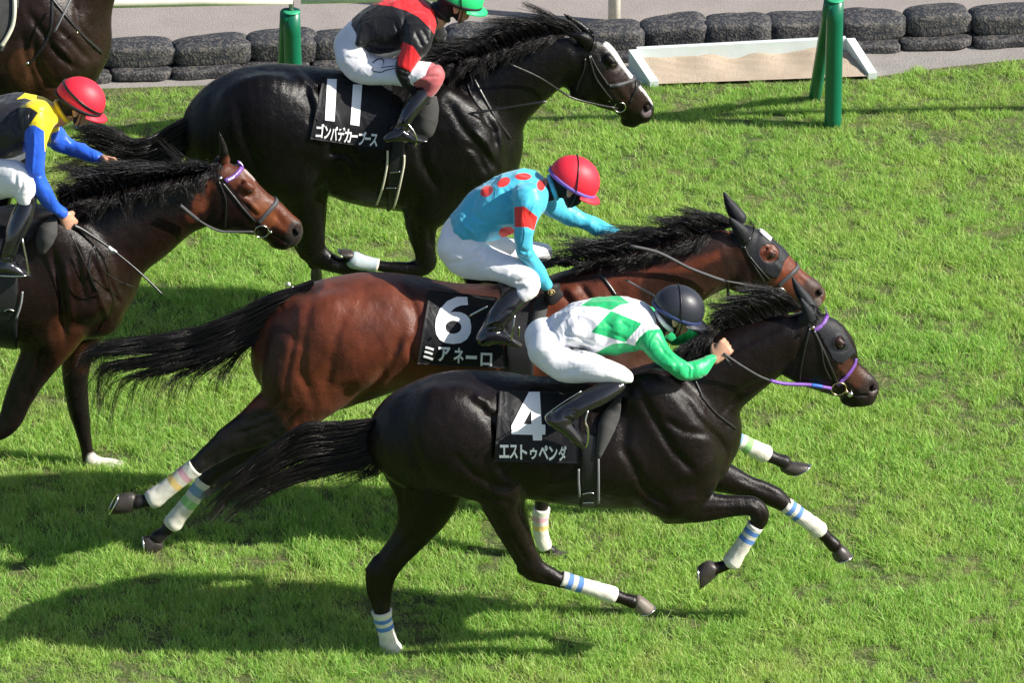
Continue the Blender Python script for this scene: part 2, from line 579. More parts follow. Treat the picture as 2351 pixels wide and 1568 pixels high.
def hair_mesh(rows, n, d0, r0=0.0017, r1=0.0004, jit=(0, 1), clumps=40, lat=0.03, latg=None, cut=(0.7, 1.0), steps=14, seg=3, wav=0.7, key='D', ctight=0.75, bias=1.0):
    """rows: list of traced polylines from root to tip; strands run across them"""
    R = []
    for row in rows:
        q = []
        for p in row:
            x, y, s = cv(key, p[0], p[1]); q.append((x, y, p[2] if len(p) > 2 else 0.0))
        R.append(np.array(q, float))
    K = len(R)
    cl = rng.random(clumps)
    clo = rng.normal(0, 1, (clumps, 2))
    Vs, Fs = [], []
    ts = np.linspace(0, 1, steps)
    u0 = rng.random(n) ** bias
    ci = np.array([np.argmin(np.abs(cl - u) + 0.02 * rng.random(clumps)) for u in u0])
    off = 0
    ang = np.arange(seg) * 2 * math.pi / seg
    for i in range(n):
        t_end = rng.uniform(*cut)
        u1 = u0[i] + (cl[ci[i]] - u0[i]) * ctight * (1 if rng.random() > .18 else rng.uniform(-.6, .6))
        u1 = min(max(u1, 0), 1)
        pts = []
        for j in range(K):
            f = j / (K - 1)
            u = u0[i] * (1 - f) + u1 * f
            p = catmull(R[j], [u * (len(R[j]) - 1)])[0]
            jx = jit[0] + (jit[1] - jit[0]) * f
            p = p + np.array([rng.normal(0, jx * 3), rng.normal(0, jx * 3), 0]) + np.array([clo[ci[i], 0] * jx * 10 * f * f, clo[ci[i], 1] * jx * 9 * f * f, 0])
            o = p[2] + rng.normal(0, lat * (0.35 + 0.65 * f))
            pts.append(P(p[0], p[1], d0 + o))
        S = catmull(np.array(pts), ts * t_end * (K - 1))
        ph = rng.random(3) * 6.28; w3 = rng.uniform(3, 9, 3)
        amp = 0.006 * wav * ts[:, None]
        S = S + amp * np.stack([np.sin(ts * w3[0] + ph[0]), np.sin(ts * w3[1] + ph[1]), np.sin(ts * w3[2] + ph[2])], 1)
        T = nrm(np.gradient(S, axis=0)); L = nrm(np.cross(T, CV + 0.3 * UP)); N = np.cross(T, L)
        r = (r0 * (1 - ts ** 1.6) + r1 * ts ** 1.6)[:, None]
        ring = S[:, None, :] + r[:, None] * (np.cos(ang)[None, :, None] * L[:, None, :] + np.sin(ang)[None, :, None] * N[:, None, :])
        Vs.append(ring.reshape(-1, 3))
        a = (np.arange(steps - 1)[:, None] * seg + np.arange(seg)[None]).ravel()
        b = (np.arange(steps - 1)[:, None] * seg + (np.arange(seg)[None] + 1) % seg).ravel()
        Fs.append(np.stack([a, b, b + seg, a + seg], 1) + off); off += steps * seg
    return np.vstack(Vs), np.vstack(Fs)

def hoof_mesh(key, cb, cf, toe, heel, o, d0, lat=0.043):
    """hoof from four traced corners: coronet back, coronet front, toe, heel"""
    q = [cv(key, *p[:2])[:2] for p in (cb, cf, toe, heel)]
    W = [P(x, y, d0 + o) for x, y in q]
    cb, cf, toe, heel = W
    rings = []
    seg = 20
    ang = np.arange(seg) * 2 * math.pi / seg
    for f, g, lw in ((-0.22, 0.52, 0.60), (-0.06, 0.76, 0.78), (0.04, 0.88, 0.86), (0.5, 1.0, 0.92), (0.93, 1.0, 1.0), (1.0, 0.97, 0.98)):
        back = cb + (heel - cb) * f; frt = cf + (toe - cf) * f
        c = (back + frt) / 2; r = (frt - back) / 2 * g
        ca = np.cos(ang)
        shp = np.where(ca > 0, 1.0, 1.0)
        latw = lat * lw * np.sin(ang) * (1.0 - 0.12 * np.clip(-ca, 0, 1))
        rings.append(c + (ca * shp)[:, None] * r + latw[:, None] * ND)
    V = np.vstack(rings); f = []
    for i in range(len(rings) - 1):
        for k in range(seg):
            a = i * seg + k; b = i * seg + (k + 1) % seg
            f.append((a, a + seg, b + seg, b))
    f.append(tuple(range(seg))); m = (len(rings) - 1) * seg; f.append(tuple(range(m + seg - 1, m - 1, -1)))
    # the shoe: a thin ring on the sole
    sole_n = nrm((heel - cb) + (toe - cf))
    c = (toe + heel) / 2 + sole_n * 0.003; r = (toe - heel) / 2
    S = []
    for sc_, h in ((1.02, 0.0), (1.02, 0.007), (0.72, 0.007), (0.72, 0.0)):
        aa = np.linspace(-2.5, 2.5, 24)
        S.append(c + sole_n * h + (np.cos(aa) * sc_)[:, None] * r + (lat * sc_ * np.sin(aa))[:, None] * ND)
    SV = np.vstack(S); sf = []
    for k in range(23):
        for j in range(4):
            a = j * 24 + k; b = ((j + 1) % 4) * 24 + k
            sf.append((a, b, b + 1, a + 1))
    sf.append((0, 24, 48, 72)); sf.append((95, 71, 47, 23))
    return (V, f), (SV, sf)

def ball(c, r, n=16, sc=(1, 1, 1), ax=None):
    bm = bmesh.new(); bmesh.ops.create_uvsphere(bm, u_segments=n, v_segments=n // 2 + 2, radius=1)
    v = np.array([x.co[:] for x in bm.verts]) * np.array(sc) * r
    if ax is not None: v = v @ np.array(ax)
    f = [[q.index for q in p.verts] for p in bm.faces]; bm.free()
    return v + np.array(c), f

def ring_mesh(c, n_axis, r, t, seg=28, s2=8, sx=1.0):
    n_axis = nrm(np.array(n_axis, float)); u = nrm(np.cross(n_axis, UP)); w = np.cross(n_axis, u)
    A = np.arange(seg) * 2 * math.pi / seg; B = np.arange(s2) * 2 * math.pi / s2
    V = []
    for a in A:
        d = math.cos(a) * u * sx + math.sin(a) * w
        for b in B: V.append(np.array(c) + d * (r + t * math.cos(b)) + n_axis * t * math.sin(b))
    f = []
    for i in range(seg):
        for j in range(s2):
            f.append((i * s2 + j, ((i + 1) % seg) * s2 + j, ((i + 1) % seg) * s2 + (j + 1) % s2, i * s2 + (j + 1) % s2))
    return np.array(V), f

H_VOX = 0.0095
def build_horse(c, mats):
    d0 = c['d0']
    base = P(*c['base'], d0); base[2] = 0
    root = thing('race_horse', c['label'], 'horse', base, 'horses galloping on the turf')
    L = []
    for name, key, pts, k in c['lofts']:
        L.append((name,) + dense(*stations(key, pts, d0)) + (k,))
    lo = np.min([(C - np.maximum(a, b)[:, None]).min(0) for _, C, a, b, k in L], axis=0) - 0.04
    hi = np.max([(C + np.maximum(a, b)[:, None]).max(0) for _, C, a, b, k in L], axis=0) + 0.04
    Fd = Field(lo, hi, H_VOX); Tr = Field(lo, hi, 0.014)
    for name, C, a, b, k in L:
        Fd.loft(C, a, b, k)
        if name.startswith('T'): Tr.loft(C, a, b, 0.05)
    for key, pts, k in c.get('carve', []):
        C, a, b = dense(*stations(key, pts, d0), step=0.01); Fd.carve(C, a, b, k)
    for key, pts, w, dep in c.get('lines', []):
        q = [cv(key, *p) for p in pts]
        Fd.line([p[:2] for p in q], w * q[0][2] * .85, dep * 1.5, d0)
    Fd.rough(0.0022, 9.0, False, (1, 1, .6))
    Fd.rough(0.0009, 24.0, True, (1, 1, .5))
    for key, pts, w, dep in c.get('flines', []):
        q = [cv(key, *p) for p in pts]
        Fd.line([p[:2] for p in q], w * q[0][2], dep, d0, side=1)
    V, Q = surface_nets(Fd.F, Fd.h, Fd.lo, 2)
    c['surf'] = (V, Q)
    px, py = proj(V)
    latd = V @ ND - d0
    col = np.tile(np.array(c['coat'], float), (len(V), 1))
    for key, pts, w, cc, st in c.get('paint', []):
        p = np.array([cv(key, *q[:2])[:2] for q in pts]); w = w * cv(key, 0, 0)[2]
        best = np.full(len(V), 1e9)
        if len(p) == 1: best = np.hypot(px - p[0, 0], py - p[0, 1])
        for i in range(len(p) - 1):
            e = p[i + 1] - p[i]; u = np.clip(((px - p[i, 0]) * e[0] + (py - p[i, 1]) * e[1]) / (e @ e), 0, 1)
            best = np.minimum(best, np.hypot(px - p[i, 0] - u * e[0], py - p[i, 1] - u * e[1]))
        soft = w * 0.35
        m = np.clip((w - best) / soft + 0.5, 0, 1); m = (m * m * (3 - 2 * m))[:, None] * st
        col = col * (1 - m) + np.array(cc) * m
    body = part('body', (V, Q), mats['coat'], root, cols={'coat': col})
    c['field'] = Fd; c['trunk'] = Tr; c['root'] = root; c['body'] = body
    # eyes and nostrils
    if 'eye' in c:
        for sgn in (-1, 1):
            k, x, y = c['eye']; xx, yy, _ = cv(k, x, y)
            W, ok = Fd.hit([(xx, yy)], 0.0, d0)
            W = W[0]
            if sgn > 0: W = W - 2 * ((W @ ND) - d0) * ND
            cc = W + sgn * -0.0115 * ND
            part('eye', ball(cc, 0.0150, 18), mats['eye'], root)
    for key, pts in c.get('nostril', []):
        C, a, b = dense(*stations(key, pts, d0), step=0.01)
        v, f, _ = tube(C, a, b, 12)
        part('nostril', (v, f), mats['nostril'], root)
    for h in c.get('hooves', []):
        hf, sh = hoof_mesh(*h[:6], d0)
        ho = part('hoof', hf, mats[h[6] if len(h) > 6 else 'hoof'], root)
        part('horseshoe', sh, mats['steel'], ho)
    for key, pts, style in c.get('bandages', []):
        C, a, b = dense(*stations(key, pts, d0), step=0.012)
        v, f, vv = tube(C, a + .0035, b + .0035, 28)
        ax_ = C[np.clip((vv * (len(C) - 1)).round().astype(int), 0, len(C) - 1)]
        v = v + nrm(v - ax_) * ((noise3(v, 55) - .5) * .005 + (noise3(v + 3, 120) - .5) * .003)[:, None]
        part('leg_bandage', (v, f), mats[style], root, attrs={'v': vv})
    for nm, kw in c.get('hair', []):
        kw = dict(kw); mt = kw.pop('mat', 'mane')
        part(nm, hair_mesh(d0=d0, **kw), mats[mt], root)
    for nm, mt, lst in c.get('straps', []):
        ps = [strap(Fd, key, pts, w, d0, mirror=mir, off=0.003 + 0.001 * (i % 3)) for i, (key, pts, w, mir) in enumerate(lst)]
        part(nm, merge(ps), mats[mt], root)
    for nm, mt, lst in c.get('tubes', []):
        ps = []
        for key, pts, r in lst:
            C = path3(key, pts, d0, 5); v, f, _ = tube(C, r, None, 8); ps.append((v, f))
        part(nm, merge(ps), mats[mt], root)
    for nm, mt, key, x, y, o, r, t in c.get('rings', []):
        xx, yy, _ = cv(key, x, y); part(nm, ring_mesh(P(xx, yy, d0 + o), ND + 0.15 * UP, r, t), mats[mt], root)
    for nm, mt, key, x, y, o, r in c.get('studs', []):
        xx, yy, _ = cv(key, x, y); part(nm, ball(P(xx, yy, d0 + o), r, 10), mats[mt], root)
    return root

def solid_slab(c, key, poly, off, zlo=None, h=0.011, inner=0.012, side=None, fld=None, hole=None, pd=-0.27):
    """band of thickness around the trunk, limited in the side view to a traced convex polygon (both sides)"""
    Tr = c['trunk'] if fld is None else fld; d0 = c['d0']
    pp = np.array([P(*cv(key, *p)[:2], d0 + pd) for p in poly])
    s = pp @ TD; z = pp[:, 2]
    lo = np.array(Tr.lo); hi = Tr.lo + Tr.h * (Tr.n - 1)
    corners = [TD * a + ND * b for a in (s.min(), s.max()) for b in (d0 - 0.42, d0 + 0.42)]
    cmn = np.min(corners, 0); cmx = np.max(corners, 0)
    lo2 = np.array([cmn[0], cmn[1], z.min() - 0.03]) - 0.03; hi2 = np.array([cmx[0], cmx[1], max(z.max(), 0) + 0.06]) + 0.03
    f = Field(lo2, hi2, h)
    X, Y, Z = np.meshgrid(*[f.lo[k] + h * np.arange(f.n[k]) for k in range(3)], indexing='ij')
    W = np.stack([X.ravel(), Y.ravel(), Z.ravel()], 1)
    v = Tr.sample(W)
    shell = np.maximum(v - off, -(v + inner))
    ss, zz = W @ TD, W[:, 2]
    cen = np.array([s.mean(), z.mean()])
    lim = np.full(len(W), -1e9)
    for i in range(len(s)):
        j = (i + 1) % len(s)
        e = np.array([s[j] - s[i], z[j] - z[i]]); n = np.array([e[1], -e[0]]) / (np.linalg.norm(e) + 1e-9)
        if n @ (cen - np.array([s[i], z[i]])) > 0: n = -n
        lim = np.maximum(lim, (ss - s[i]) * n[0] + (zz - z[i]) * n[1])
    F = np.maximum(shell, lim)
    if hole is not None:
        hx, hy, q = cv(key, hole[0], hole[1]); hc = P(hx, hy, d0 + pd); hr = hole[2] * q * 0.0021
        F = np.maximum(F, hr - np.hypot(ss - hc @ TD, (zz - hc[2]) * hole[3]))
    if side is not None: F = np.maximum(F, (W @ ND - d0) * (1 if side < 0 else -1))
    f.F = np.clip(F, -BIG, BIG).reshape(tuple(f.n)).astype(np.float32)
    return surface_nets(f.F, h, f.lo, 3)

def draped(c, key, quad, off, th=0.004, nu=28, nv=28, d_edge=0.0):
    """cloth sheet hanging on the near side: traced quad (tl, tr, br, bl)"""
    q = np.array([cv(key, *p)[:2] for p in quad])
    u = np.linspace(0, 1, nu); v = np.linspace(0, 1, nv)
    uu, vv = np.meshgrid(u, v, indexing='ij')
    xy = ((1 - uu) * (1 - vv))[..., None] * q[0] + (uu * (1 - vv))[..., None] * q[1] + (uu * vv)[..., None] * q[2] + ((1 - uu) * vv)[..., None] * q[3]
    W, ok = c['trunk'].hit(xy.reshape(-1, 2), off, c['d0'])
    W = W.reshape(nu, nv, 3)
    # cloth hangs: it never tucks back under the belly
    la = W @ ND
    for j in range(1, nv):
        la[:, j] = np.minimum(la[:, j], la[:, j - 1] + 0.004)
    la = la - 0.005 * np.sin(np.linspace(0, 7, nu))[:, None] * np.linspace(.2, 1, nv)[None] ** 2 - 0.003 * np.sin(np.linspace(0, 9, nv) + 1)[None] * np.sin(np.linspace(0, 5, nu))[:, None]
    for _ in range(2):
        la[1:-1] = 0.25 * la[:-2] + 0.5 * la[1:-1] + 0.25 * la[2:]
    xyf = xy.reshape(-1, 2)
    W = np.array([P(xyf[i, 0], xyf[i, 1], la.ravel()[i]) for i in range(len(xyf))])
    def surf(pts, extra=0.0):
        """map traced points to the cloth"""
        pts = np.asarray(pts, float)
        from_q = []
        for x, y in pts:
            # invert bilinear by Newton
            a = b = 0.5
            for _ in range(8):
                p = (1 - a) * (1 - b) * q[0] + a * (1 - b) * q[1] + a * b * q[2] + (1 - a) * b * q[3]
                ja = -(1 - b) * q[0] + (1 - b) * q[1] + b * q[2] - b * q[3]
                jb = -(1 - a) * q[0] - a * q[1] + a * q[2] + (1 - a) * q[3]
                d = np.linalg.solve(np.stack([ja, jb], 1), np.array([x, y]) - p); a += d[0]; b += d[1]
            a, b = np.clip(a, 0, 1), np.clip(b, 0, 1)
            i, j = min(int(a * (nu - 1)), nu - 2), min(int(b * (nv - 1)), nv - 2)
            fa, fb = a * (nu - 1) - i, b * (nv - 1) - j
            l = (1 - fa) * (1 - fb) * la[i, j] + fa * (1 - fb) * la[i + 1, j] + fa * fb * la[i + 1, j + 1] + (1 - fa) * fb * la[i, j + 1]
            from_q.append(P(x, y, l - extra))
        return np.array(from_q)
    f = []
    n1 = nu * nv
    Wb = W + ND * th
    for i in range(nu - 1):
        for j in range(nv - 1):
            a = i * nv + j
            f.append((a, a + 1, a + nv + 1, a + nv)); f.append((n1 + a, n1 + a + nv, n1 + a + nv + 1, n1 + a + 1))
    def edge(lst):
        for a, b in zip(lst[:-1], lst[1:]): f.append((a, a + n1, b + n1, b))
    edge([i * nv for i in range(nu)]); edge([(nu - 1) * nv + j for j in range(nv)])
    edge([i * nv + nv - 1 for i in range(nu)][::-1]); edge([j for j in range(nv)][::-1])
    return (np.vstack([W, Wb]), f), surf

def flat_shape(outer, holes=()):
    """2-D polygon with holes -> triangulated, finely cut mesh (x, y)"""
    bm = bmesh.new()
    es = []
    for loop in [outer] + list(holes):
        vs = [bm.verts.new((x, y, 0)) for x, y in loop]
        for a, b in zip(vs, vs[1:] + vs[:1]): es.append(bm.edges.new((a, b)))
    bmesh.ops.triangle_fill(bm, use_beauty=True, use_dissolve=False, edges=es)
    xs = [v.co.x for v in bm.verts]; ys = [v.co.y for v in bm.verts]
    for ax, lo, hi in ((0, min(xs), max(xs)), (1, min(ys), max(ys))):
        n = max(2, int((hi - lo) / 7))
        for i in range(1, n):
            c = lo + (hi - lo) * i / n
            co = (c, 0, 0) if ax == 0 else (0, c, 0); no = (1, 0, 0) if ax == 0 else (0, 1, 0)
            bmesh.ops.bisect_plane(bm, geom=bm.verts[:] + bm.edges[:] + bm.faces[:], plane_co=co, plane_no=no)
    V = np.array([v.co[:2] for v in bm.verts]); bm.verts.index_update()
    f = [[v.index for v in p.verts] for p in bm.faces]
    bm.free()
    return V, f

def glyph(ch, cell, weight=0.035):
    """one printed character fitted into a traced cell: (tl, tr, br, bl)"""
    cu = bpy.data.curves.new('glyph', 'FONT'); cu.body = ch; cu.offset = weight; cu.resolution_u = 3
    ob = bpy.data.objects.new('glyph', cu); COL.objects.link(ob)
    dg = bpy.context.evaluated_depsgraph_get(); dg.update()
    me = ob.evaluated_get(dg).to_mesh()
    bm = bmesh.new(); bm.from_mesh(me)
    bmesh.ops.remove_doubles(bm, verts=bm.verts[:], dist=0.0005)
    V = np.array([v.co[:2] for v in bm.verts]); bm.verts.index_update()
    f = [[v.index for v in p.verts] for p in bm.faces]; bm.free()
    bpy.data.objects.remove(ob); bpy.data.curves.remove(cu)
    lo, hi = V.min(0), V.max(0)
    if hi[1] - lo[1] < 0.3 * (hi[0] - lo[0]):      # a bar such as the long-vowel mark keeps its thinness by its own cell
        pass
    u = (V[:, 0] - lo[0]) / max(hi[0] - lo[0], 1e-6); v = 1 - (V[:, 1] - lo[1]) / max(hi[1] - lo[1], 1e-6)
    c = np.array(cell, float)
    xy = ((1 - u) * (1 - v))[:, None] * c[0] + (u * (1 - v))[:, None] * c[1] + (u * v)[:, None] * c[2] + ((1 - u) * v)[:, None] * c[3]
    return xy, f

def print_on(surf, key, shapes, raise_=0.004, th=0.0012):
    """list of (xy, faces) already in display pixels -> solid thin print"""
    parts = []
    for i, (xy, f) in enumerate(shapes):
        W = surf(xy, raise_)
        f2 = []
        for q in f:
            # make faces look toward the camera
            a, b, c_ = W[q[0]], W[q[1]], W[q[2]]
            f2.append(q if np.cross(b - a, c_ - a) @ CV < 0 else q[::-1])
        parts.append((W, f2))
    return merge(parts)
def vt(rows, o=0.0):
    return [(x, (t + b) / 2, (b - t) / 2, o, w) for x, t, b, w in rows]

MT = {}
MT['coat_black'] = coat_mat('coat_black', 0.26, 0.24, 0.4, 0.5)
MT['coat_brown'] = coat_mat('coat_brown', 0.29, 0.24, 0.4, 0.5)
MT['coat_bay'] = coat_mat('coat_bay', 0.37, 0.28, 0.36, 0.45, 0.04)
MT['mane'] = simple('hair_black', (0.010, 0.008, 0.008), 0.38, 0.5, var=0.3)
MT['mane_brown'] = simple('hair_dark_brown', (0.013, 0.009, 0.008), 0.38, 0.5, var=0.4)
MT['eye'] = simple('eye_dark', (0.012, 0.006, 0.004), 0.06, 0.6, coat=1.0)
MT['nostril'] = simple('nostril_dark', (0.008, 0.005, 0.005), 0.7, 0.2)
MT['hoof'] = simple('hoof_grey', (0.040, 0.034, 0.030), 0.4, 0.4, bump=0.3, bscale=60, var=0.35)
MT['hoof_pale'] = simple('hoof_pale', (0.17, 0.14, 0.115), 0.5, 0.4, bump=0.3, bscale=60, var=0.25)
MT['sock_white'] = simple('sock_white', (0.62, 0.58, 0.52), 0.7, 0.3, bump=0.4, bscale=90)
MT['steel'] = simple('steel', (0.62, 0.60, 0.56), 0.22, 0.5, metal=1.0)
MT['brass'] = simple('brass', (0.62, 0.50, 0.28), 0.25, 0.5, metal=1.0)
MT['leather'] = simple('black_leather', (0.013, 0.012, 0.012), 0.32, 0.5, bump=0.2, bscale=150)
MT['rubber'] = simple('grey_rubber', (0.05, 0.05, 0.055), 0.55, 0.4, bump=0.3, bscale=200)
MT['suede'] = simple('grey_suede', (0.060, 0.060, 0.058), 0.95, 0.1, bump=0.3, bscale=120)
MT['girth_black'] = simple('black_girth', (0.012, 0.012, 0.014), 0.45, 0.4, bump=0.2, bscale=200)
MT['cream'] = simple('cream_piping', (0.62, 0.58, 0.46), 0.5, 0.4)
MT['greypipe'] = simple('grey_piping', (0.22, 0.22, 0.23), 0.5, 0.4)
MT['cloth_black'] = cloth_mat('saddlecloth_black', (0.009, 0.009, 0.011), (), 0.55, 0.0, 0.6, (5, 5, 5), 0.25)
MT['print_white'] = simple('white_print', (0.90, 0.90, 0.90), 0.55, 0.3, var=0.02)
MT['purple'] = simple('purple_webbing', (0.17, 0.07, 0.34), 0.45, 0.4, bump=0.3, bscale=220)
MT['blue_beads'] = simple('blue_webbing', (0.03, 0.12, 0.50), 0.4, 0.4)
MT['hood'] = cloth_mat('black_hood', (0.010, 0.011, 0.015), (), 0.6, 0.05, 0.2, (12, 12, 12), 0.3)
MT['hood_patch'] = simple('white_felt', (0.75, 0.72, 0.70), 0.8, 0.2)

BLU = (0.045, 0.17, 0.50)
def bandage_mat(name, stripes, base=(0.68, 0.66, 0.58)):
    m, nt, b = mat_new(name)
    a = nt.nodes.new("ShaderNodeAttribute"); a.attribute_name = 'v'
    v = n_coord(nt)
    nz = n_noise(nt, 20, 5, 0.65, v)
    col = n_mix(nt, n_ramp(nt, nz.outputs[0], [(0.42, 0.0), (0.72, 0.6)]), base, (0.42, 0.38, 0.28))
    for c0, c1, cc in stripes:
        r = n_ramp(nt, a.outputs["Fac"], [(max(c0 - 0.008, 0), 0.0), (c0, 1.0), (c1, 1.0), (c1 + 0.008, 0.0)])
        col = n_mix(nt, r, col, tuple((0.92 if cc == BLU else 0.74) * q + (0.08 if cc == BLU else 0.26) * w_ for q, w_ in zip(cc, base)))
    nt.links.new(col, b.inputs["Base Color"]); b.inputs["Roughness"].default_value = 0.75
    b.inputs["Specular IOR Level"].default_value = 0.25
    w = nt.nodes.new("ShaderNodeTexWave"); w.bands_direction = 'DIAGONAL'; w.inputs["Scale"].default_value = 42
    w.inputs["Distortion"].default_value = 5.0; nt.links.new(v, w.inputs["Vector"])
    n_bump(nt, b, w.outputs["Fac"], 0.35, 0.0018)
    return m
BLU = (0.045, 0.17, 0.50)
MT['band_blue2'] = bandage_mat('bandage_two_blue', [(0.10, 0.19, BLU), (0.28, 0.37, BLU)])
MT['band_blue2s'] = bandage_mat('bandage_two_blue_long', [(0.13, 0.21, BLU), (0.30, 0.38, BLU)])
MT['band_bg'] = bandage_mat('bandage_blue_green', [(0.12, 0.27, (0.03, 0.20, 0.42)), (0.38, 0.52, (0.12, 0.45, 0.06))])
MT['band_py'] = bandage_mat('bandage_pink_yellow', [(0.17, 0.27, (0.62, 0.25, 0.36)), (0.38, 0.49, (0.72, 0.46, 0.05))])
MT['band_pale'] = bandage_mat('bandage_pale_blue', [(0.0, 0.06, (0.7, 0.6, 0.4))], (0.34, 0.42, 0.50))

HORSES = {}
# ============================ number 4, near, dark brown =========================
h = dict(label='dark brown racehorse number 4 with purple noseband, nearest to the viewer', d0=0.0, base=(1270, 1480), coat=(0.0080, 0.0046, 0.0042), mat='coat_brown')
h['lofts'] = [
 ('Ttrunk', 'D', vt([(905, 935, 1075, .14), (950, 890, 1120, .215), (1005, 862, 1140, .255), (1060, 849, 1140, .275), (1130, 851, 1138, .275), (1200, 860, 1140, .27), (1280, 866, 1158, .285), (1360, 860, 1166, .30), (1440, 848, 1169, .295), (1510, 842, 1160, .26), (1570, 852, 1145, .22), (1620, 905, 1125, .16)]), .04),
 ('Tneck0', 'D', [(1500, 985, 128, 0, .20), (1560, 925, 112, 0, .16), (1620, 880, 98, 0, .135), (1683, 840, 87, 0, .115), (1756, 800, 72, 0, .095), (1810, 775, 62, 0, .085)], .05),
 ('Tchest', 'D', [(1610, 1060, 62, -.10, .10), (1585, 1090, 60, -.09, .10)], .05),
 ('Tchest2', 'D', [(1610, 1040, 62, .10, .10), (1585, 1070, 60, .09, .10)], .05),
 ('head', 'D', [(1825, 760, 58, 0, .075), (1862, 795, 84, 0, .082), (1893, 826, 80, 0, .092), (1921, 856, 58, 0, .070), (1950, 873, 45, 0, .056), (1978, 892, 40, 0, .052), (1992, 901, 33, 0, .047)], .02),
 ('jaw', 'D', [(1838, 828, 52, -.045, .035), (1862, 850, 44, -.045, .03)], .02),
 ('jaw2', 'D', [(1838, 828, 52, .045, .035), (1862, 850, 44, .045, .03)], .02),
 ('chin', 'D', [(1945, 915, 17, 0, .035), (1957, 922, 14, 0, .034)], .012),
 ('lip', 'D', [(1975, 915, 20, 0, .04), (1994, 914, 17, 0, .04)], .012),
 ('brow', 'D', [(1922, 783, 10, -.070, .014), (1936, 791, 8, -.070, .014)], .018),
 ('ear', 'B', [(1395, 490, 30, -.05, .022), (1440, 470, 44, -.06, .028), (1430, 430, 36, -.065, .02), (1400, 375, 14, -.07, .01), (1385, 345, 5, -.07, .006)], .01),
 ('earfar', 'B', [(1470, 430, 40, .05, .028), (1430, 370, 42, .06, .028), (1380, 300, 34, .065, .02), (1340, 230, 16, .065, .01), (1325, 195, 5, .065, .006)], .01),
 # hind quarters
 ('Trump', 'D', [(985, 985, 105, -.12, .13), (1040, 1000, 118, -.13, .14), (1100, 1040, 95, -.14, .13)], .05),
 ('Trump2', 'D', [(985, 965, 100, .12, .13), (1040, 980, 110, .13, .14)], .05),
 ('nthigh', 'D', [(1030, 1010, 110, -.15, .11), (1095, 1065, 92, -.165, .11), (1140, 1112, 62, -.17, .095), (1157, 1160, 50, -.165, .08), (1176, 1205, 43, -.16, .065), (1193, 1246, 35, -.155, .052), (1212, 1285, 31, -.15, .042), (1228, 1308, 30, -.15, .038), (1255, 1320, 24, -.15, .033), (1283, 1331, 19, -.15, 0), (1350, 1350, 14, -.15, 0), (1412, 1368, 16, -.15, 0), (1430, 1374, 14, -.15, 0), (1452, 1382, 17, -.15, 0)], .03),
 ('nstifle', 'D', [(1160, 1112, 36, -.20, .06), (1150, 1130, 40, -.20, .06)], .04),
 ('nhockpt', 'D', [(1198, 1312, 14, -.15, .02), (1206, 1290, 12, -.15, .016), (1196, 1240, 10, -.155, .014)], .012),
 ('fthigh', 'D', [(960, 1020, 105, .12, .11), (985, 1100, 90, .12, .11), (975, 1165, 66, .12, .09), (945, 1228, 42, .12, .062), (905, 1278, 33, .12, .05), (876, 1318, 34, .12, .043), (871, 1348, 31, .12, .037), (874, 1378, 24, .12, .034), (877, 1405, 19, .12, 0), (884, 1445, 15, .12, 0), (893, 1478, 17, .12, 0), (901, 1500, 18, .12, 0)], .03),
 ('fhockpt', 'D', [(851, 1312, 14, .12, .02), (868, 1285, 12, .12, .016)], .012),
 # fore legs
 ('Tshoulder', 'D', [(1480, 900, 70, -.15, .10), (1540, 980, 88, -.17, .11), (1575, 1060, 80, -.17, .11)], .05),
 ('Tshoulder2', 'D', [(1480, 890, 70, .15, .10), (1540, 970, 88, .17, .11), (1575, 1050, 80, .17, .11)], .05),
 ('ntriceps', 'D', [(1470, 1040, 80, -.17, .09), (1520, 1120, 66, -.18, .09), (1545, 1155, 48, -.18, .08)], .04),
 ('nfore', 'D', [(1590, 1090, 62, -.15, .10), (1565, 1140, 56, -.17, .09), (1590, 1160, 43, -.17, .07), (1640, 1163, 32, -.17, .052), (1690, 1162, 24, -.17, .043), (1728, 1163, 22, -.17, .041), (1744, 1180, 22, -.17, .041), (1742, 1197, 20, -.17, .036), (1733, 1212, 16, -.17, 0), (1706, 1252, 13, -.17, 0), (1680, 1290, 16, -.17, 0), (1667, 1298, 13, -.17, 0), (1648, 1304, 14, -.17, 0), (1636, 1308, 18, -.17, 0)], .025),
 ('nelbow', 'D', [(1532, 1185, 20, -.17, .035), (1560, 1178, 26, -.17, .04)], .025),
 ('ffore', 'D', [(1590, 1060, 55, .13, .09), (1640, 1088, 42, .13, .07), (1700, 1112, 29, .13, .05), (1748, 1128, 25, .13, .042), (1780, 1143, 24, .13, .041), (1800, 1158, 19, .13, .036), (1850, 1193, 13, .13, 0), (1884, 1221, 16, .13, 0), (1898, 1235, 14, .13, 0), (1915, 1252, 17, .13, 0)], .025),
]
h['carve'] = [('D', [(2003, 889, 9, -.040, .014), (2010, 893, 7, -.034, .012)], .008), ('D', [(2003, 889, 9, .040, .014)], .008),
              ('D', [(1962, 911, 2.5, -.06, .02), (1978, 908, 3, -.05, .02), (1995, 908, 3, -.045, .02)], .008)]
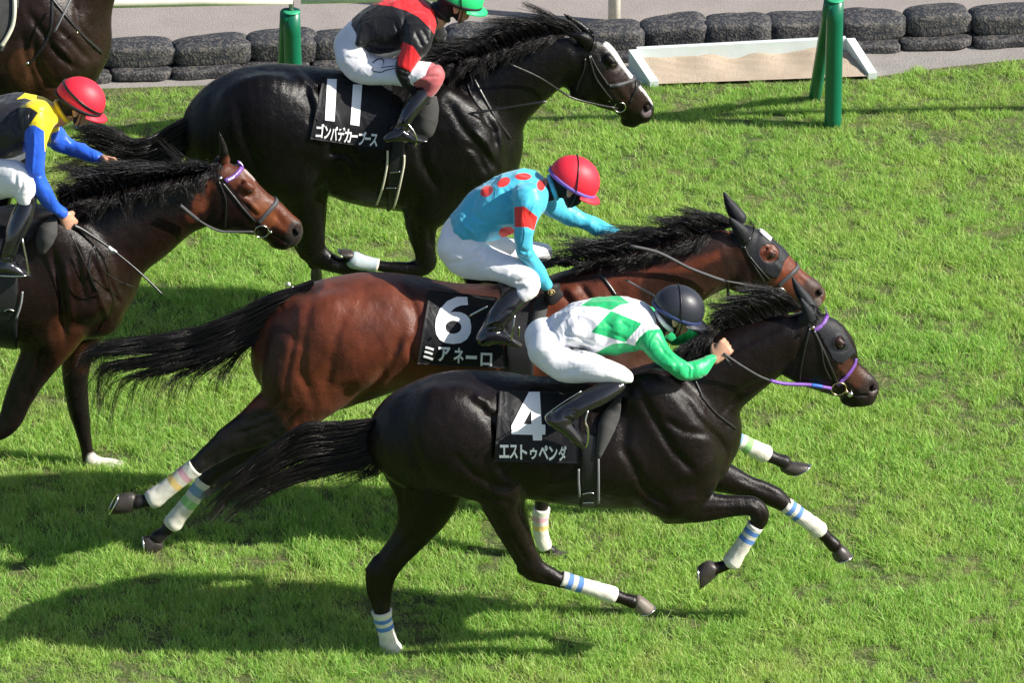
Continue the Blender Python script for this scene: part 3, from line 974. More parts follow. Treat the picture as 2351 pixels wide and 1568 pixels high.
h['lines'] = [
 ('D', [(1098, 930), (1130, 960), (1148, 1010), (1143, 1060), (1160, 1100)], 13, .014),
 ('D', [(1085, 905), (1118, 922), (1128, 955)], 14, -.012),
 ('D', [(1000, 880), (1060, 905), (1110, 940)], 10, .005),
 ('D', [(930, 960), (960, 1060), (1000, 1150)], 14, .006),
 ('D', [(1040, 1040), (1090, 1090), (1150, 1120), (1185, 1120)], 9, .006),
 ('D', [(1460, 880), (1500, 960), (1550, 1040), (1600, 1090)], 12, .012),
 ('D', [(1440, 960), (1430, 1030), (1480, 1120), (1540, 1170)], 14, .012),
 ('D', [(1520, 960), (1570, 990), (1640, 1000)], 10, .008),
 ('D', [(1560, 900), (1600, 960), (1650, 1010), (1668, 1040)], 10, .009),
 ('D', [(1797, 749), (1740, 775), (1690, 800), (1640, 850)], 7, .007),
 ('D', [(1760, 870), (1700, 900), (1650, 960)], 8, .006),
 ('D', [(1610, 1150), (1670, 1155), (1735, 1150)], 5, .005),
 ('D', [(1600, 1178), (1660, 1172), (1715, 1172)], 5, .004),
 ('D', [(1690, 1090), (1760, 1120)], 5, .004),
 ('D', [(1150, 1180), (1185, 1250), (1215, 1300)], 5, .005),
 ('D', [(1190, 1180), (1222, 1250), (1260, 1300)], 5, .004),
 ('D', [(1906, 800), (1925, 808), (1945, 800)], 4, .004),
 ('D', [(1900, 820), (1930, 850), (1950, 872)], 5, -.004),
 ('D', [(1912, 835), (1932, 862), (1948, 880)], 5, .005),
 ('D', [(1840, 770), (1835, 820), (1825, 870)], 6, .006),
 ('D', [(1240, 1140), (1300, 1120), (1360, 1115)], 16, .004),
]
h['paint'] = [('D', [(1945, 845), (1975, 870)], 22, (0.085, 0.034, 0.020), .8), ('D', [(1925, 785), (1935, 812)], 14, (0.05, 0.02, 0.015), .7),
              ('D', [(2000, 885), (1990, 915)], 22, (0.030, 0.022, 0.020), .8), ('D', [(2003, 902)], 7, (0.12, 0.09, 0.085), .7),
              ('D', [(901, 1488), (903, 1520)], 30, (0.55, 0.52, 0.47), 1.0)]
h['eye'] = ('D', 1931, 796)
h['nostril'] = [('D', [(2002, 889, 8, -.040, .010), (2009, 892, 6, -.036, .010)])]
h['hooves'] = [('D', (1453, 1398), (1472, 1366), (1503, 1393), (1466, 1409), -.15, 'hoof_pale'),
               ('D', (893, 1500), (917, 1496), (929, 1513), (893, 1518), .12, 'sock_white'),
               ('D', (1650, 1322), (1624, 1286), (1603, 1302), (1607, 1353), -.17),
               ('D', (1908, 1273), (1936, 1250), (1956, 1273), (1914, 1286), .13)]
h['bandages'] = [('D', [(1288, 1330, 18, -.15), (1320, 1340, 17, -.15), (1380, 1358, 17, -.15), (1405, 1366, 19, -.15), (1414, 1369, 15, -.15)], 'band_blue2'),
                 ('D', [(876, 1403, 22, .12), (880, 1425, 19, .12), (887, 1452, 18, .12), (893, 1478, 21, .12), (900, 1496, 24, .12), (904, 1506, 20, .12)], 'band_blue2s'),
                 ('D', [(1735, 1206, 18, -.17), (1717, 1234, 17, -.17), (1692, 1272, 18, -.17), (1680, 1291, 20, -.17), (1675, 1299, 15, -.17)], 'band_blue2'),
                 ('D', [(1801, 1158, 17, .13), (1822, 1173, 17, .13), (1860, 1201, 17, .13), (1880, 1217, 19, .13), (1887, 1224, 14, .13)], 'band_blue2')]
h['hair'] = [
 ('tail', dict(bias=1.35, rows=[[(900, 955), (886, 985), (880, 1040)], [(800, 972), (795, 1015), (812, 1075)], [(700, 978), (690, 1030), (735, 1095)], [(615, 1035), (605, 1082), (650, 1120)], [(535, 1095), (522, 1132), (580, 1160)], [(475, 1140), (482, 1195), (525, 1195)]], n=1512, mat='mane_brown', jit=(0.8, 1.7), lat=.045, r0=0.0019, cut=(.6, 1.05), clumps=26, ctight=.92)),
 ('tail_wisps', dict(rows=[[(890, 1000), (880, 1050)], [(850, 1050), (870, 1085)], [(800, 1085), (850, 1100)], [(760, 1110), (800, 1112)]], n=224, mat='mane_brown', jit=(1, 3), lat=.04, r0=0.0014)),
 ('mane', dict(ctight=.85, clumps=30, rows=[[(1655, 757, .01), (1720, 745, .01), (1780, 728, .01), (1838, 706, .01)], [(1640, 744), (1685, 712), (1738, 688), (1800, 674)], [(1625, 756), (1632, 728), (1655, 692), (1722, 658)]], n=1800, jit=(.6, 1.6), lat=.03, r0=0.0017, cut=(.6, 1.15))),
 ('mane_hang', dict(rows=[[(1560, 800, .0), (1600, 775, 0), (1650, 757, 0)], [(1550, 812, -.08), (1585, 800, -.09), (1625, 785, -.09)], [(1545, 850, -.13), (1575, 845, -.13), (1610, 830, -.125)]], n=630, jit=(.8, 1.6), lat=.015, r0=0.0017)),
 ('forelock', dict(rows=[[(1850, 700, 0), (1868, 702, 0)], [(1862, 706, -.04), (1880, 718, -.03)], [(1868, 740, -.08), (1890, 750, -.07)]], n=165, jit=(.5, 1.2), lat=.01)),
]
h['straps'] = [
 ('noseband', 'purple', [('D', [(1966, 824), (1963, 838), (1950, 858), (1934, 874), (1922, 886)], .020, True)]),
 ('browband', 'purple', [('D', [(1894, 706), (1899, 722), (1893, 738), (1880, 752), (1868, 758)], .020, True)]),
 ('bridle', 'leather', [('D', [(1868, 757), (1888, 800), (1908, 845), (1922, 878)], .013, True), ('D', [(1860, 752), (1848, 800), (1838, 850), (1836, 880)], .010, True),
                        ('D', [(1868, 757), (1885, 795), (1892, 840), (1908, 872)], .008, False)]),
 ('breast_strap', 'leather', [('Q5', [(1900, 1210), (1960, 1340), (2010, 1430)], .010, False), ('D', [(1608, 905), (1640, 945), (1668, 968), (1690, 985)], .010, False)]),
]
h['rings'] = [('bit_ring', 'brass', 'D', 1926, 893, -.068, .036, .0035)]
h['studs'] = [('bit_stud', 'brass', 'D', 1943, 899, -.072, .010), ('bit_cup', 'steel', 'D', 1952, 905, -.06, .016), ('buckle', 'brass', 'D', 1866, 752, -.10, .011)]
h['tubes'] = [('rein', 'rubber', [('D', [(1662, 812, -.18), (1700, 838, -.17), (1740, 862, -.15), (1768, 874, -.13)], .006)]),
              ('rein_webbing', 'purple', [('D', [(1768, 874, -.13), (1800, 881, -.11), (1845, 883, -.09), (1862, 884, -.085)], .0095), ('D', [(1885, 888, -.08), (1908, 892, -.07)], .0095)]),
              ('rein_coupling', 'blue_beads', [('D', [(1862, 884, -.085), (1876, 886, -.083), (1887, 888, -.08)], .010)])]
h['flines'] = [('D', [(985, 1180), (950, 1230), (905, 1285)], 6, .007), ('D', [(930, 1205), (895, 1255), (862, 1300)], 5, .006), ('D', [(858, 1330), (862, 1375), (866, 1400)], 4, .005),
               ('D', [(1690, 1095), (1740, 1118), (1790, 1140)], 5, .006), ('D', [(1680, 1120), (1730, 1138)], 5, .005)]
h['lines'] += [('D', [(1232, 1322), (1262, 1334), (1280, 1342)], 4, .005), ('D', [(1205, 1150), (1215, 1200), (1240, 1262), (1270, 1300)], 5, .005), ('D', [(1722, 1150), (1745, 1165), (1752, 1195)], 4, .005),
               ('D', [(1565, 1150), (1620, 1150), (1680, 1150)], 5, -.004), ('D', [(1100, 1130), (1150, 1150), (1180, 1160)], 7, .006)]
HORSES['4'] = h

# ============================ number 6, bay =====================================
h = dict(label='bright bay racehorse number 6 in a black ear hood, with long black tail', d0=1.15, base=(1000, 1260), coat=(0.135, 0.033, 0.015), mat='coat_bay')
h['lofts'] = [
 ('Ttrunk', 'D', vt([(640, 735, 880, .13), (665, 700, 925, .19), (715, 655, 950, .24), (780, 636, 935, .27), (850, 624, 912, .28), (925, 630, 892, .275), (1010, 645, 892, .27), (1090, 652, 905, .285), (1180, 650, 925, .30), (1260, 640, 935, .295), (1340, 630, 925, .26), (1400, 640, 910, .21), (1450, 680, 880, .15)]), .04),
 ('Tneck0', 'D', [(1320, 745, 125, 0, .19), (1400, 700, 110, 0, .155), (1470, 668, 100, 0, .13), (1540, 635, 88, 0, .115), (1600, 608, 78, 0, .10), (1660, 588, 70, 0, .088)], .05),
 ('Tchest', 'D', [(1430, 850, 60, -.10, .10), (1410, 880, 60, -.09, .10)], .05),
 ('Tchest2', 'D', [(1430, 850, 60, .10, .10), (1410, 880, 60, .09, .10)], .05),
 ('head', 'Q1', [(640, 800, 320, 0, .075), (765, 960, 405, 0, .082), (996, 1055, 318, 0, .092), (1254, 1234, 243, 0, .068), (1420, 1340, 215, 0, .056), (1540, 1400, 195, 0, .052), (1610, 1430, 150, 0, .047)], .02),
 ('jaw', 'Q1', [(720, 1150, 230, -.045, .035), (850, 1220, 200, -.045, .03)], .02),
 ('brow', 'Q1', [(1040, 865, 50, -.070, .014), (1110, 900, 42, -.070, .014)], .018),
 ('ear', 'Q1', [(760, 720, 70, -.055, .025), (720, 650, 85, -.06, .028), (650, 560, 55, -.065, .018), (590, 490, 22, -.07, .008), (575, 470, 8, -.07, .005)], .01),
 ('earfar', 'Q1', [(690, 470, 80, .05, .028), (620, 380, 75, .06, .026), (560, 280, 48, .062, .018), (520, 190, 20, .064, .01), (503, 160, 8, .064, .005)], .01),
 ('chin', 'Q1', [(1330, 1520, 90, 0, .035), (1420, 1560, 80, 0, .034)], .012),
 ('Trump', 'D', [(715, 790, 105, -.12, .13), (775, 790, 115, -.13, .14), (830, 820, 80, -.14, .13)], .05),
 ('Trump2', 'D', [(715, 780, 105, .12, .13), (775, 780, 115, .13, .14)], .05),
 ('nthigh', 'D', [(735, 820, 118, -.14, .12), (700, 880, 104, -.15, .115), (665, 930, 74, -.15, .095), (615, 965, 58, -.15, .075), (572, 990, 45, -.15, .06), (535, 1010, 36, -.15, .05), (505, 1030, 31, -.15, .042), (478, 1050, 26, -.15, .036), (448, 1073, 20, -.15, 0), (395, 1112, 14, -.15, 0), (350, 1145, 17, -.15, 0), (335, 1150, 14, -.15, 0), (312, 1153, 18, -.15, 0)], .03),
 ('nhockpt', 'D', [(505, 1003, 14, -.15, .02), (530, 985, 14, -.15, .018), (565, 955, 12, -.15, .016)], .012),
 ('fthigh', 'D', [(735, 830, 100, .12, .12), (690, 900, 84, .12, .11), (640, 970, 58, .12, .08), (590, 1010, 42, .12, .06), (545, 1045, 34, .12, .05), (515, 1070, 30, .12, .042), (492, 1085, 25, .12, .036), (470, 1105, 20, .12, 0), (430, 1160, 14, .12, 0), (394, 1203, 17, .12, 0), (378, 1222, 14, .12, 0), (362, 1235, 18, .12, 0)], .03),
 ('Tshoulder', 'D', [(1290, 760, 70, -.15, .10), (1340, 820, 85, -.17, .11), (1380, 880, 75, -.17, .11)], .05),
 ('Tshoulder2', 'D', [(1290, 750, 70, .15, .10), (1340, 810, 85, .17, .11), (1380, 870, 75, .17, .11)], .05),
 ('nfore', 'D', [(1350, 880, 70, -.13, .10), (1320, 940, 60, -.13, .09), (1290, 1000, 42, -.13, .065), (1268, 1060, 30, -.13, .05), (1252, 1110, 25, -.13, .042), (1246, 1145, 19, -.13, .038), (1243, 1170, 16, -.13, 0), (1241, 1210, 13, -.13, 0), (1247, 1243, 15, -.13, 0), (1252, 1256, 12, -.13, 0), (1264, 1266, 14, -.13, 0)], .025),
 ('ffore', 'D', [(1400, 870, 60, .13, .09), (1470, 905, 46, .13, .07), (1540, 940, 32, .13, .05), (1600, 965, 26, .13, .042), (1640, 982, 24, .13, .04), (1668, 997, 18, .13, .036), (1710, 1019, 13, .13, 0), (1758, 1043, 16, .13, 0), (1780, 1053, 14, .13, 0), (1800, 1061, 17, .13, 0)], .025),
]
h['carve'] = [('Q1', [(1650, 1370, 48, -.044, .014), (1680, 1350, 40, -.036, .012)], .008),
              ('Q1', [(1040, 800, 18, -.1, .02), (1000, 790, 15, -.1, .02)], .008)]
h['lines'] = [
 ('D', [(905, 650), (940, 680), (958, 730), (945, 790), (950, 830)], 12, .012),
 ('D', [(720, 680), (700, 760), (690, 850), (720, 930)], 13, .007),
 ('D', [(800, 700), (770, 780), (760, 850), (740, 900)], 14, .005),
 ('D', [(925, 760), (900, 830), (860, 880), (810, 925)], 11, .010),
 ('D', [(960, 740), (930, 800), (880, 850)], 9, -.006),
 ('D', [(1285, 665), (1310, 700), (1330, 730)], 8, .012), ('D', [(1330, 650), (1355, 690), (1372, 720)], 9, .012),
 ('D', [(1300, 655), (1340, 700), (1350, 740)], 8, -.008),
 ('D', [(1400, 640), (1480, 610), (1560, 585), (1620, 570)], 7, .006),
 ('D', [(640, 960), (585, 985), (530, 1000)], 5, .006),
 ('Q1', [(990, 960), (1080, 990), (1160, 950)], 22, .005), ('Q1', [(960, 830), (1050, 850), (1120, 880)], 20, .005),
 ('Q1', [(1100, 1010), (1250, 1150)], 30, -.004), ('Q1', [(1380, 1150), (1450, 1230), (1500, 1300)], 25, .004),
]
BK = (0.009, 0.007, 0.007)
h['paint'] = [('D', [(600, 1000), (500, 1040), (300, 1160)], 62, BK, 1.0), ('D', [(560, 1040), (480, 1100), (330, 1260)], 60, BK, 1.0),
              ('D', [(640, 960), (560, 1000)], 40, BK, .55),
              ('D', [(1290, 1040), (1240, 1280)], 60, BK, 1.0), ('D', [(1560, 950), (1860, 1090)], 60, BK, 1.0),
              ('D', [(640, 770), (620, 900)], 26, BK, .6), ('D', [(680, 655), (720, 650)], 25, BK, .7),
              ('Q1', [(1600, 1330), (1500, 1480)], 150, (0.045, 0.028, 0.024), .85), ('Q1', [(300, 700), (-200, 900)], 190, (0.03, 0.011, 0.008), .7),
              ('D', [(960, 650), (1240, 660)], 34, (0.03, 0.012, 0.009), .8),
              ('Q1', [(1640, 1480)], 50, (0.24, 0.18, 0.17), .8), ('Q1', [(1100, 950)], 90, (0.05, 0.02, 0.014), .6)]
h['eye'] = ('Q1', 1085, 925)
h['nostril'] = [('Q1', [(1648, 1372, 42, -.044, .011), (1680, 1350, 34, -.036, .010)])]
h['hooves'] = [('D', (297, 1181), (308, 1129), (275, 1136), (251, 1181), -.15), ('D', (374, 1262), (350, 1230), (330, 1234), (336, 1279), .12),
               ('D', (1254, 1274), (1270, 1262), (1311, 1272), (1290, 1283), -.13), ('D', (1789, 1082), (1820, 1060), (1858, 1067), (1812, 1091), .13)]
h['bandages'] = [('D', [(449, 1072, 20, -.15), (420, 1094, 19, -.15), (375, 1128, 20, -.15), (352, 1145, 23, -.15), (342, 1151, 18, -.15)], 'band_py'),
                 ('D', [(472, 1104, 20, .12), (447, 1138, 18, .12), (412, 1182, 19, .12), (397, 1201, 21, .12), (390, 1209, 17, .12)], 'band_bg'),
                 ('D', [(1244, 1167, 18, -.13), (1241, 1195, 17, -.13), (1243, 1230, 15, -.13), (1249, 1250, 16, -.13), (1252, 1259, 14, -.13)], 'band_py'),
                 ('D', [(1674, 1000, 17, .13), (1700, 1014, 17, .13), (1740, 1035, 19, .13), (1757, 1043, 20, .13), (1764, 1047, 16, .13)], 'band_bg')]
h['hair'] = [
 ('tail', dict(bias=1.35, key='F', rows=[[(1165, 145), (1150, 190), (1130, 250), (1080, 300)], [(950, 225), (930, 290), (920, 360), (970, 400)], [(700, 340), (680, 420), (700, 490), (860, 460)], [(430, 400), (400, 480), (420, 560), (790, 560)], [(150, 430), (130, 510), (240, 620), (740, 650)], [(20, 500), (90, 640), (190, 840), (730, 740)]], n=1836, jit=(.8, 1.8), lat=.06, r0=0.0019, cut=(.55, 1.05), clumps=30, ctight=.92)),
 ('mane', dict(ctight=.85, clumps=30, rows=[[(1300, 610), (1400, 592), (1480, 568), (1560, 545), (1640, 528), (1690, 515)], [(1275, 598), (1355, 575), (1435, 553), (1520, 530), (1600, 503), (1655, 498)], [(1225, 608), (1275, 584), (1340, 558), (1410, 542), (1545, 500), (1590, 492)]], n=2100, jit=(.8, 2.2), lat=.04, r0=0.0017, cut=(.6, 1.2))),
 ('mane_hang', dict(rows=[[(1330, 604), (1430, 585), (1530, 555), (1640, 528)], [(1320, 612, -.06), (1420, 600, -.08), (1530, 575, -.08), (1625, 550, -.08)], [(1300, 620, -.09), (1400, 615, -.12), (1500, 600, -.12), (1600, 580, -.12)]], n=1200, jit=(.8, 1.5), lat=.015, r0=0.0016)),
]
h['straps'] = [
 ('noseband', 'rubber', [('Q1', [(1392, 1015), (1400, 1060), (1330, 1140), (1240, 1220), (1165, 1290)], .024, True)]),
 ('browband', 'leather', [('Q1', [(835, 515), (870, 570), (865, 640), (820, 710), (770, 770)], .012, True)]),
 ('bridle', 'leather', [('Q1', [(745, 810), (800, 930), (900, 1100), (1000, 1250)], .011, True), ('Q1', [(810, 930), (930, 1080), (1060, 1220)], .009, False)]),
 ('breast_strap', 'leather', [('E', [(1480, 930), (1540, 1010), (1610, 1110)], .016, False)]),
]
h['rings'] = [('bit_ring', 'steel', 'Q1', 1165, 1385, -.066, .036, .0035)]
h['studs'] = [('bit_stud', 'steel', 'Q1', 1248, 1420, -.07, .010), ('buckle', 'steel', 'Q1', 1060, 1290, -.07, .009)]
h['tubes'] = [('rein', 'rubber', [('Q1', [(-640, 800, -.16), (-300, 880, -.15), (60, 1060, -.14), (340, 1170, -.13), (500, 1225, -.12)], .0085), ('Q1', [(500, 1225, -.12), (760, 1270, -.1), (1080, 1345, -.07)], .005)]),
              ('rein_keeper', 'leather', [('Q1', [(545, 1230, -.1), (550, 1320, -.09), (550, 1400, -.08)], .008)])]
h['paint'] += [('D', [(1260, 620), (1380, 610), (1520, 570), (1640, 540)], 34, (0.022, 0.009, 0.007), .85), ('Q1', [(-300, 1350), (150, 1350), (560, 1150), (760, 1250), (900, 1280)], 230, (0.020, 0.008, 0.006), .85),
               ('Q1', [(600, 850), (700, 1100)], 160, (0.018, 0.007, 0.006), .8), ('D', [(1300, 850), (1450, 830)], 60, (0.03, 0.011, 0.008), .8), ('D', [(840, 930), (1000, 905), (1150, 915)], 28, (0.035, 0.012, 0.008), .7)]  # lower shoulder and belly strokes: shade painted into the coat colour
h['lines'] += [('D', [(660, 900), (620, 945), (560, 975)], 7, .006), ('D', [(700, 930), (640, 985), (590, 1010)], 6, .006), ('D', [(520, 1020), (490, 1045), (460, 1068)], 4, .005), ('D', [(680, 760), (665, 830), (650, 900)], 9, .006)]
h['studs'] += [('tail_ribbon', 'hood_patch', 'F', 1052, 158, -.02, .010), ('tail_ribbon', 'hood_patch', 'F', 1072, 176, -.03, .008)]
HORSES['6'] = h

# ============================ number 11, black ==================================
h = dict(label='black racehorse number 11 with white blaze and a folded foreleg', d0=3.55, base=(850, 760), coat=(0.0040, 0.0032, 0.0034), mat='coat_black')
h['lofts'] = [
 ('Ttrunk', 'D', vt([(478, 235, 400, .14), (505, 203, 430, .20), (555, 165, 445, .245), (615, 146, 440, .27), (690, 149, 425, .275), (765, 156, 442, .27), (840, 165, 470, .285), (910, 172, 482, .295), (980, 176, 492, .29), (1045, 184, 508, .26), (1095, 205, 505, .21), (1130, 245, 480, .15)]), .04),
 ('Tneck0', 'D', [(1030, 290, 118, 0, .19), (1085, 255, 104, 0, .155), (1126, 228, 95, 0, .135), (1170, 196, 84, 0, .12), (1215, 165, 74, 0, .105), (1262, 138, 66, 0, .092), (1300, 125, 60, 0, .082)], .05),
 ('Tchest', 'D', [(1100, 385, 62, -.10, .10), (1075, 430, 62, -.09, .10)], .05),
 ('Tchest2', 'D', [(1105, 375, 60, .10, .10), (1075, 420, 62, .09, .10)], .05),
 ('head', 'N', [(470, 500, 300, 0, .075), (580, 650, 372, 0, .082), (810, 865, 300, 0, .088), (1000, 990, 236, 0, .066), (1130, 1130, 205, 0, .055), (1210, 1180, 180, 0, .05), (1255, 1190, 140, 0, .046)], .02),
 ('jaw', 'N', [(500, 860, 210, -.045, .035), (620, 930, 180, -.045, .03)], .02),
 ('brow', 'N', [(800, 560, 60, -.068, .018), (870, 615, 58, -.068, .018)], .018),
 ('ear', 'N', [(590, 400, 70, -.05, .025), (540, 330, 80, -.06, .028), (450, 290, 50, -.065, .02), (360, 275, 25, -.07, .01), (300, 272, 8, -.07, .005)], .01),
 ('earfar', 'N', [(570, 240, 60, .05, .025), (480, 170, 60, .06, .024), (370, 90, 42, .062, .016), (290, 30, 14, .064, .008)], .01),
 ('chin', 'N', [(1030, 1290, 75, 0, .035), (1110, 1310, 70, 0, .034)], .012),
 ('Trump', 'D', [(555, 300, 105, -.12, .13), (615, 290, 120, -.13, .14), (670, 320, 85, -.14, .13)], .05),
 ('Trump2', 'D', [(555, 285, 105, .12, .13), (615, 280, 115, .13, .14)], .05),
 ('nthigh', 'D', [(600, 320, 115, -.15, .11), (640, 370, 98, -.165, .11), (680, 410, 68, -.17, .10), (700, 450, 54, -.16, .08), (708, 500, 42, -.16, .065), (712, 540, 36, -.155, .052), (716, 568, 32, -.15, .043), (730, 588, 29, -.15, .038), (760, 603, 22, -.15, 0), (800, 618, 18, -.15, 0), (850, 638, 15, -.15, 0), (890, 655, 17, -.15, 0), (915, 668, 14, -.15, 0)], .03),
 ('nstifle', 'D', [(700, 385, 38, -.2, .06), (708, 410, 34, -.2, .06)], .04),
 ('nhockpt', 'D', [(700, 585, 14, -.15, .02), (694, 560, 12, -.15, .016), (690, 520, 10, -.155, .014)], .012),
 ('fthigh', 'D', [(600, 330, 100, .12, .11), (640, 400, 80, .12, .11), (670, 460, 56, .12, .08), (690, 510, 38, .12, .055), (698, 545, 30, .12, .045), (706, 570, 26, .12, .038), (716, 590, 18, .12, 0), (722, 605, 15, .12, 0)], .03),
 ('Tshoulder', 'D', [(990, 250, 70, -.15, .10), (1050, 320, 88, -.17, .11), (1080, 390, 78, -.17, .11)], .05),
 ('Tshoulder2', 'D', [(990, 240, 70, .15, .10), (1050, 310, 88, .17, .11), (1080, 380, 78, .17, .11)], .05),
 ('ntriceps', 'D', [(985, 380, 75, -.17, .09), (1000, 440, 68, -.18, .09), (985, 480, 52, -.18, .08)], .04),
 ('nfore', 'D', [(1030, 420, 60, -.15, .10), (985, 470, 56, -.17, .09), (968, 510, 40, -.17, .07), (971, 550, 30, -.17, .052), (976, 580, 25, -.17, .045), (977, 603, 25, -.17, .043), (958, 616, 21, -.17, .04), (925, 617, 17, -.17, 0), (885, 612, 14, -.17, 0), (845, 606, 13, -.17, 0), (815, 598, 16, -.17, 0), (803, 592, 15, -.17, 0)], .025),
 ('ffore', 'D', [(1080, 430, 55, .13, .09), (1110, 500, 42, .13, .07), (1140, 560, 28, .13, .05), (1160, 600, 24, .13, .042), (1175, 640, 18, .13, .036), (1190, 700, 14, .13, 0), (1195, 740, 16, .13, 0), (1205, 755, 15, .13, 0)], .025),
 ('nelbow', 'D', [(945, 480, 18, -.17, .035), (970, 478, 26, -.17, .04)], .025),
]
h['carve'] = [('N', [(1260, 1150, 48, -.042, .014), (1300, 1130, 40, -.034, .012)], .008),
              ('N', [(1010, 1225, 10, -.06, .02), (1090, 1262, 12, -.05, .02), (1190, 1270, 12, -.045, .02)], .008)]
h['lines'] = [
 ('D', [(720, 190), (752, 215), (765, 260), (750, 310), (770, 360)], 11, .014),
 ('D', [(675, 160), (715, 195), (730, 240), (728, 290)], 12, -.012),
 ('D', [(700, 210), (715, 250), (712, 290)], 8, .009),
 ('D', [(735, 230), (745, 255), (738, 275)], 6, .012), ('D', [(722, 265), (735, 300), (742, 330)], 7, -.009),
 ('D', [(540, 210), (560, 310), (600, 400)], 14, .006),
 ('D', [(745, 355), (768, 350), (800, 355), (820, 385)], 9, .008), ('D', [(770, 370), (795, 385), (800, 410)], 7, .006),
 ('D', [(1020, 220), (1060, 290), (1110, 350), (1150, 400)], 10, .010),
 ('D', [(960, 290), (970, 370), (1010, 440)], 13, .010),
 ('D', [(1100, 250), (1130, 300), (1140, 340)], 9, .010), ('D', [(1070, 330), (1095, 350), (1120, 400)], 8, .009),
 ('D', [(1130, 260), (1150, 300), (1155, 350)], 7, -.008), ('D', [(1085, 300), (1120, 330), (1135, 370)], 7, -.007),
 ('D', [(1320, 165), (1280, 190), (1240, 205)], 8, .006),
 ('D', [(950, 500), (958, 560), (965, 590)], 5, .006), ('D', [(985, 520), (990, 570)], 5, .006),
 ('N', [(720, 430), (740, 560), (800, 620), (880, 690)], 30, .005), ('N', [(860, 700), (930, 660), (940, 560)], 22, .004),
 ('N', [(850, 800), (950, 900), (1050, 1050)], 34, -.004), ('N', [(1060, 830), (1060, 960), (1110, 1040)], 26, .005),
 ('N', [(880, 960), (960, 1020), (1040, 1060)], 24, .004),
]
h['paint'] = [('N', [(800, 390), (905, 510), (1000, 640), (1100, 770)], 34, (0.75, 0.74, 0.72), 1.0), ('N', [(1190, 900), (1260, 970), (1345, 1090)], 16, (0.70, 0.66, 0.64), 1.0),
              ('N', [(900, 760), (1000, 900), (1150, 1060)], 130, (0.024, 0.012, 0.010), .65), ('N', [(1270, 1200)], 55, (0.22, 0.17, 0.18), .8)]
h['eye'] = ('N', 870, 640)
h['nostril'] = [('N', [(1258, 1152, 42, -.042, .011), (1300, 1130, 34, -.034, .010)])]
h['hooves'] = [('D', (812, 596), (806, 573), (779, 574), (794, 589), -.17), ('D', (713, 613), (738, 611), (740, 638), (713, 640), .12),
               ('D', (908, 675), (925, 662), (945, 672), (915, 682), -.15), ('D', (1195, 765), (1213, 758), (1230, 768), (1200, 772), .13)]
h['bandages'] = [('D', [(866, 610, 16, -.17), (850, 606, 15, -.17), (830, 602, 17, -.17), (812, 596, 19, -.17), (802, 591, 15, -.17)], 'band_pale')]
h['hair'] = [
 ('tail', dict(bias=1.35, rows=[[(492, 232), (474, 268), (468, 325)], [(405, 285), (398, 320), (405, 365)], [(325, 325), (318, 350), (325, 395)], [(272, 305), (252, 335), (255, 400)], [(228, 285), (190, 320), (185, 400)], [(190, 278), (150, 330), (130, 415)]], n=1512, jit=(.8, 1.8), lat=.06, r0=0.0020, cut=(.6, 1.08), clumps=30, ctight=.92)),
 ('mane', dict(ctight=.85, clumps=30, rows=[[(1030, 176), (1100, 150), (1180, 112), (1250, 84), (1335, 72)], [(1005, 145), (1070, 110), (1145, 76), (1220, 50), (1300, 46)], [(980, 150), (1005, 112), (1100, 80), (1150, 52), (1215, 32)]], n=2250, jit=(.8, 1.9), lat=.035, r0=0.0019, cut=(.6, 1.15))),
 ('mane_hang', dict(rows=[[(1040, 172), (1110, 145), (1190, 112), (1300, 80)], [(1020, 160, -.08), (1090, 140, -.1), (1170, 118, -.1), (1270, 90, -.09)], [(1010, 185, -.13), (1065, 175, -.15), (1140, 150, -.14), (1240, 115, -.12)]], n=1350, jit=(.8, 1.6), lat=.018, r0=0.0017)),
]
h['straps'] = [
 ('noseband', 'rubber', [('N', [(1130, 780), (1110, 815), (1010, 855), (900, 880), (830, 885)], .020, True)]),
 ('browband', 'leather', [('N', [(600, 200), (650, 260), (655, 360), (630, 450), (600, 500)], .012, True)]),
 ('bridle', 'leather', [('N', [(600, 515), (690, 690), (760, 790), (820, 880)], .011, True), ('N', [(590, 520), (660, 770), (760, 920), (860, 1050)], .009, True),
                        ('N', [(545, 560), (530, 700), (470, 830), (440, 940)], .008, True), ('N', [(1150, 830), (1150, 930), (1110, 1000), (1080, 1080)], .010, False)]),
 ('breast_strap', 'leather', [('I', [(1080, 450), (1140, 560), (1220, 690), (1300, 805)], .016, False), ('I', [(1045, 480), (1080, 570), (1150, 650)], .010, False)]),
]
h['rings'] = [('bit_ring', 'steel', 'N', 955, 1135, -.062, .030, .0035)]
h['studs'] = [('buckle', 'steel', 'N', 830, 1050, -.07, .010), ('buckle', 'brass', 'N', 815, 880, -.075, .009), ('buckle', 'steel', 'N', 570, 1072, -.05, .007)]
h['tubes'] = [('rein', 'leather', [('N', [(-350, 620, -.18), (0, 780, -.14), (280, 960, -.1), (390, 1020, -.09), (570, 1075, -.08), (930, 1150, -.065)], .0055)]),]
HORSES['11'] = h

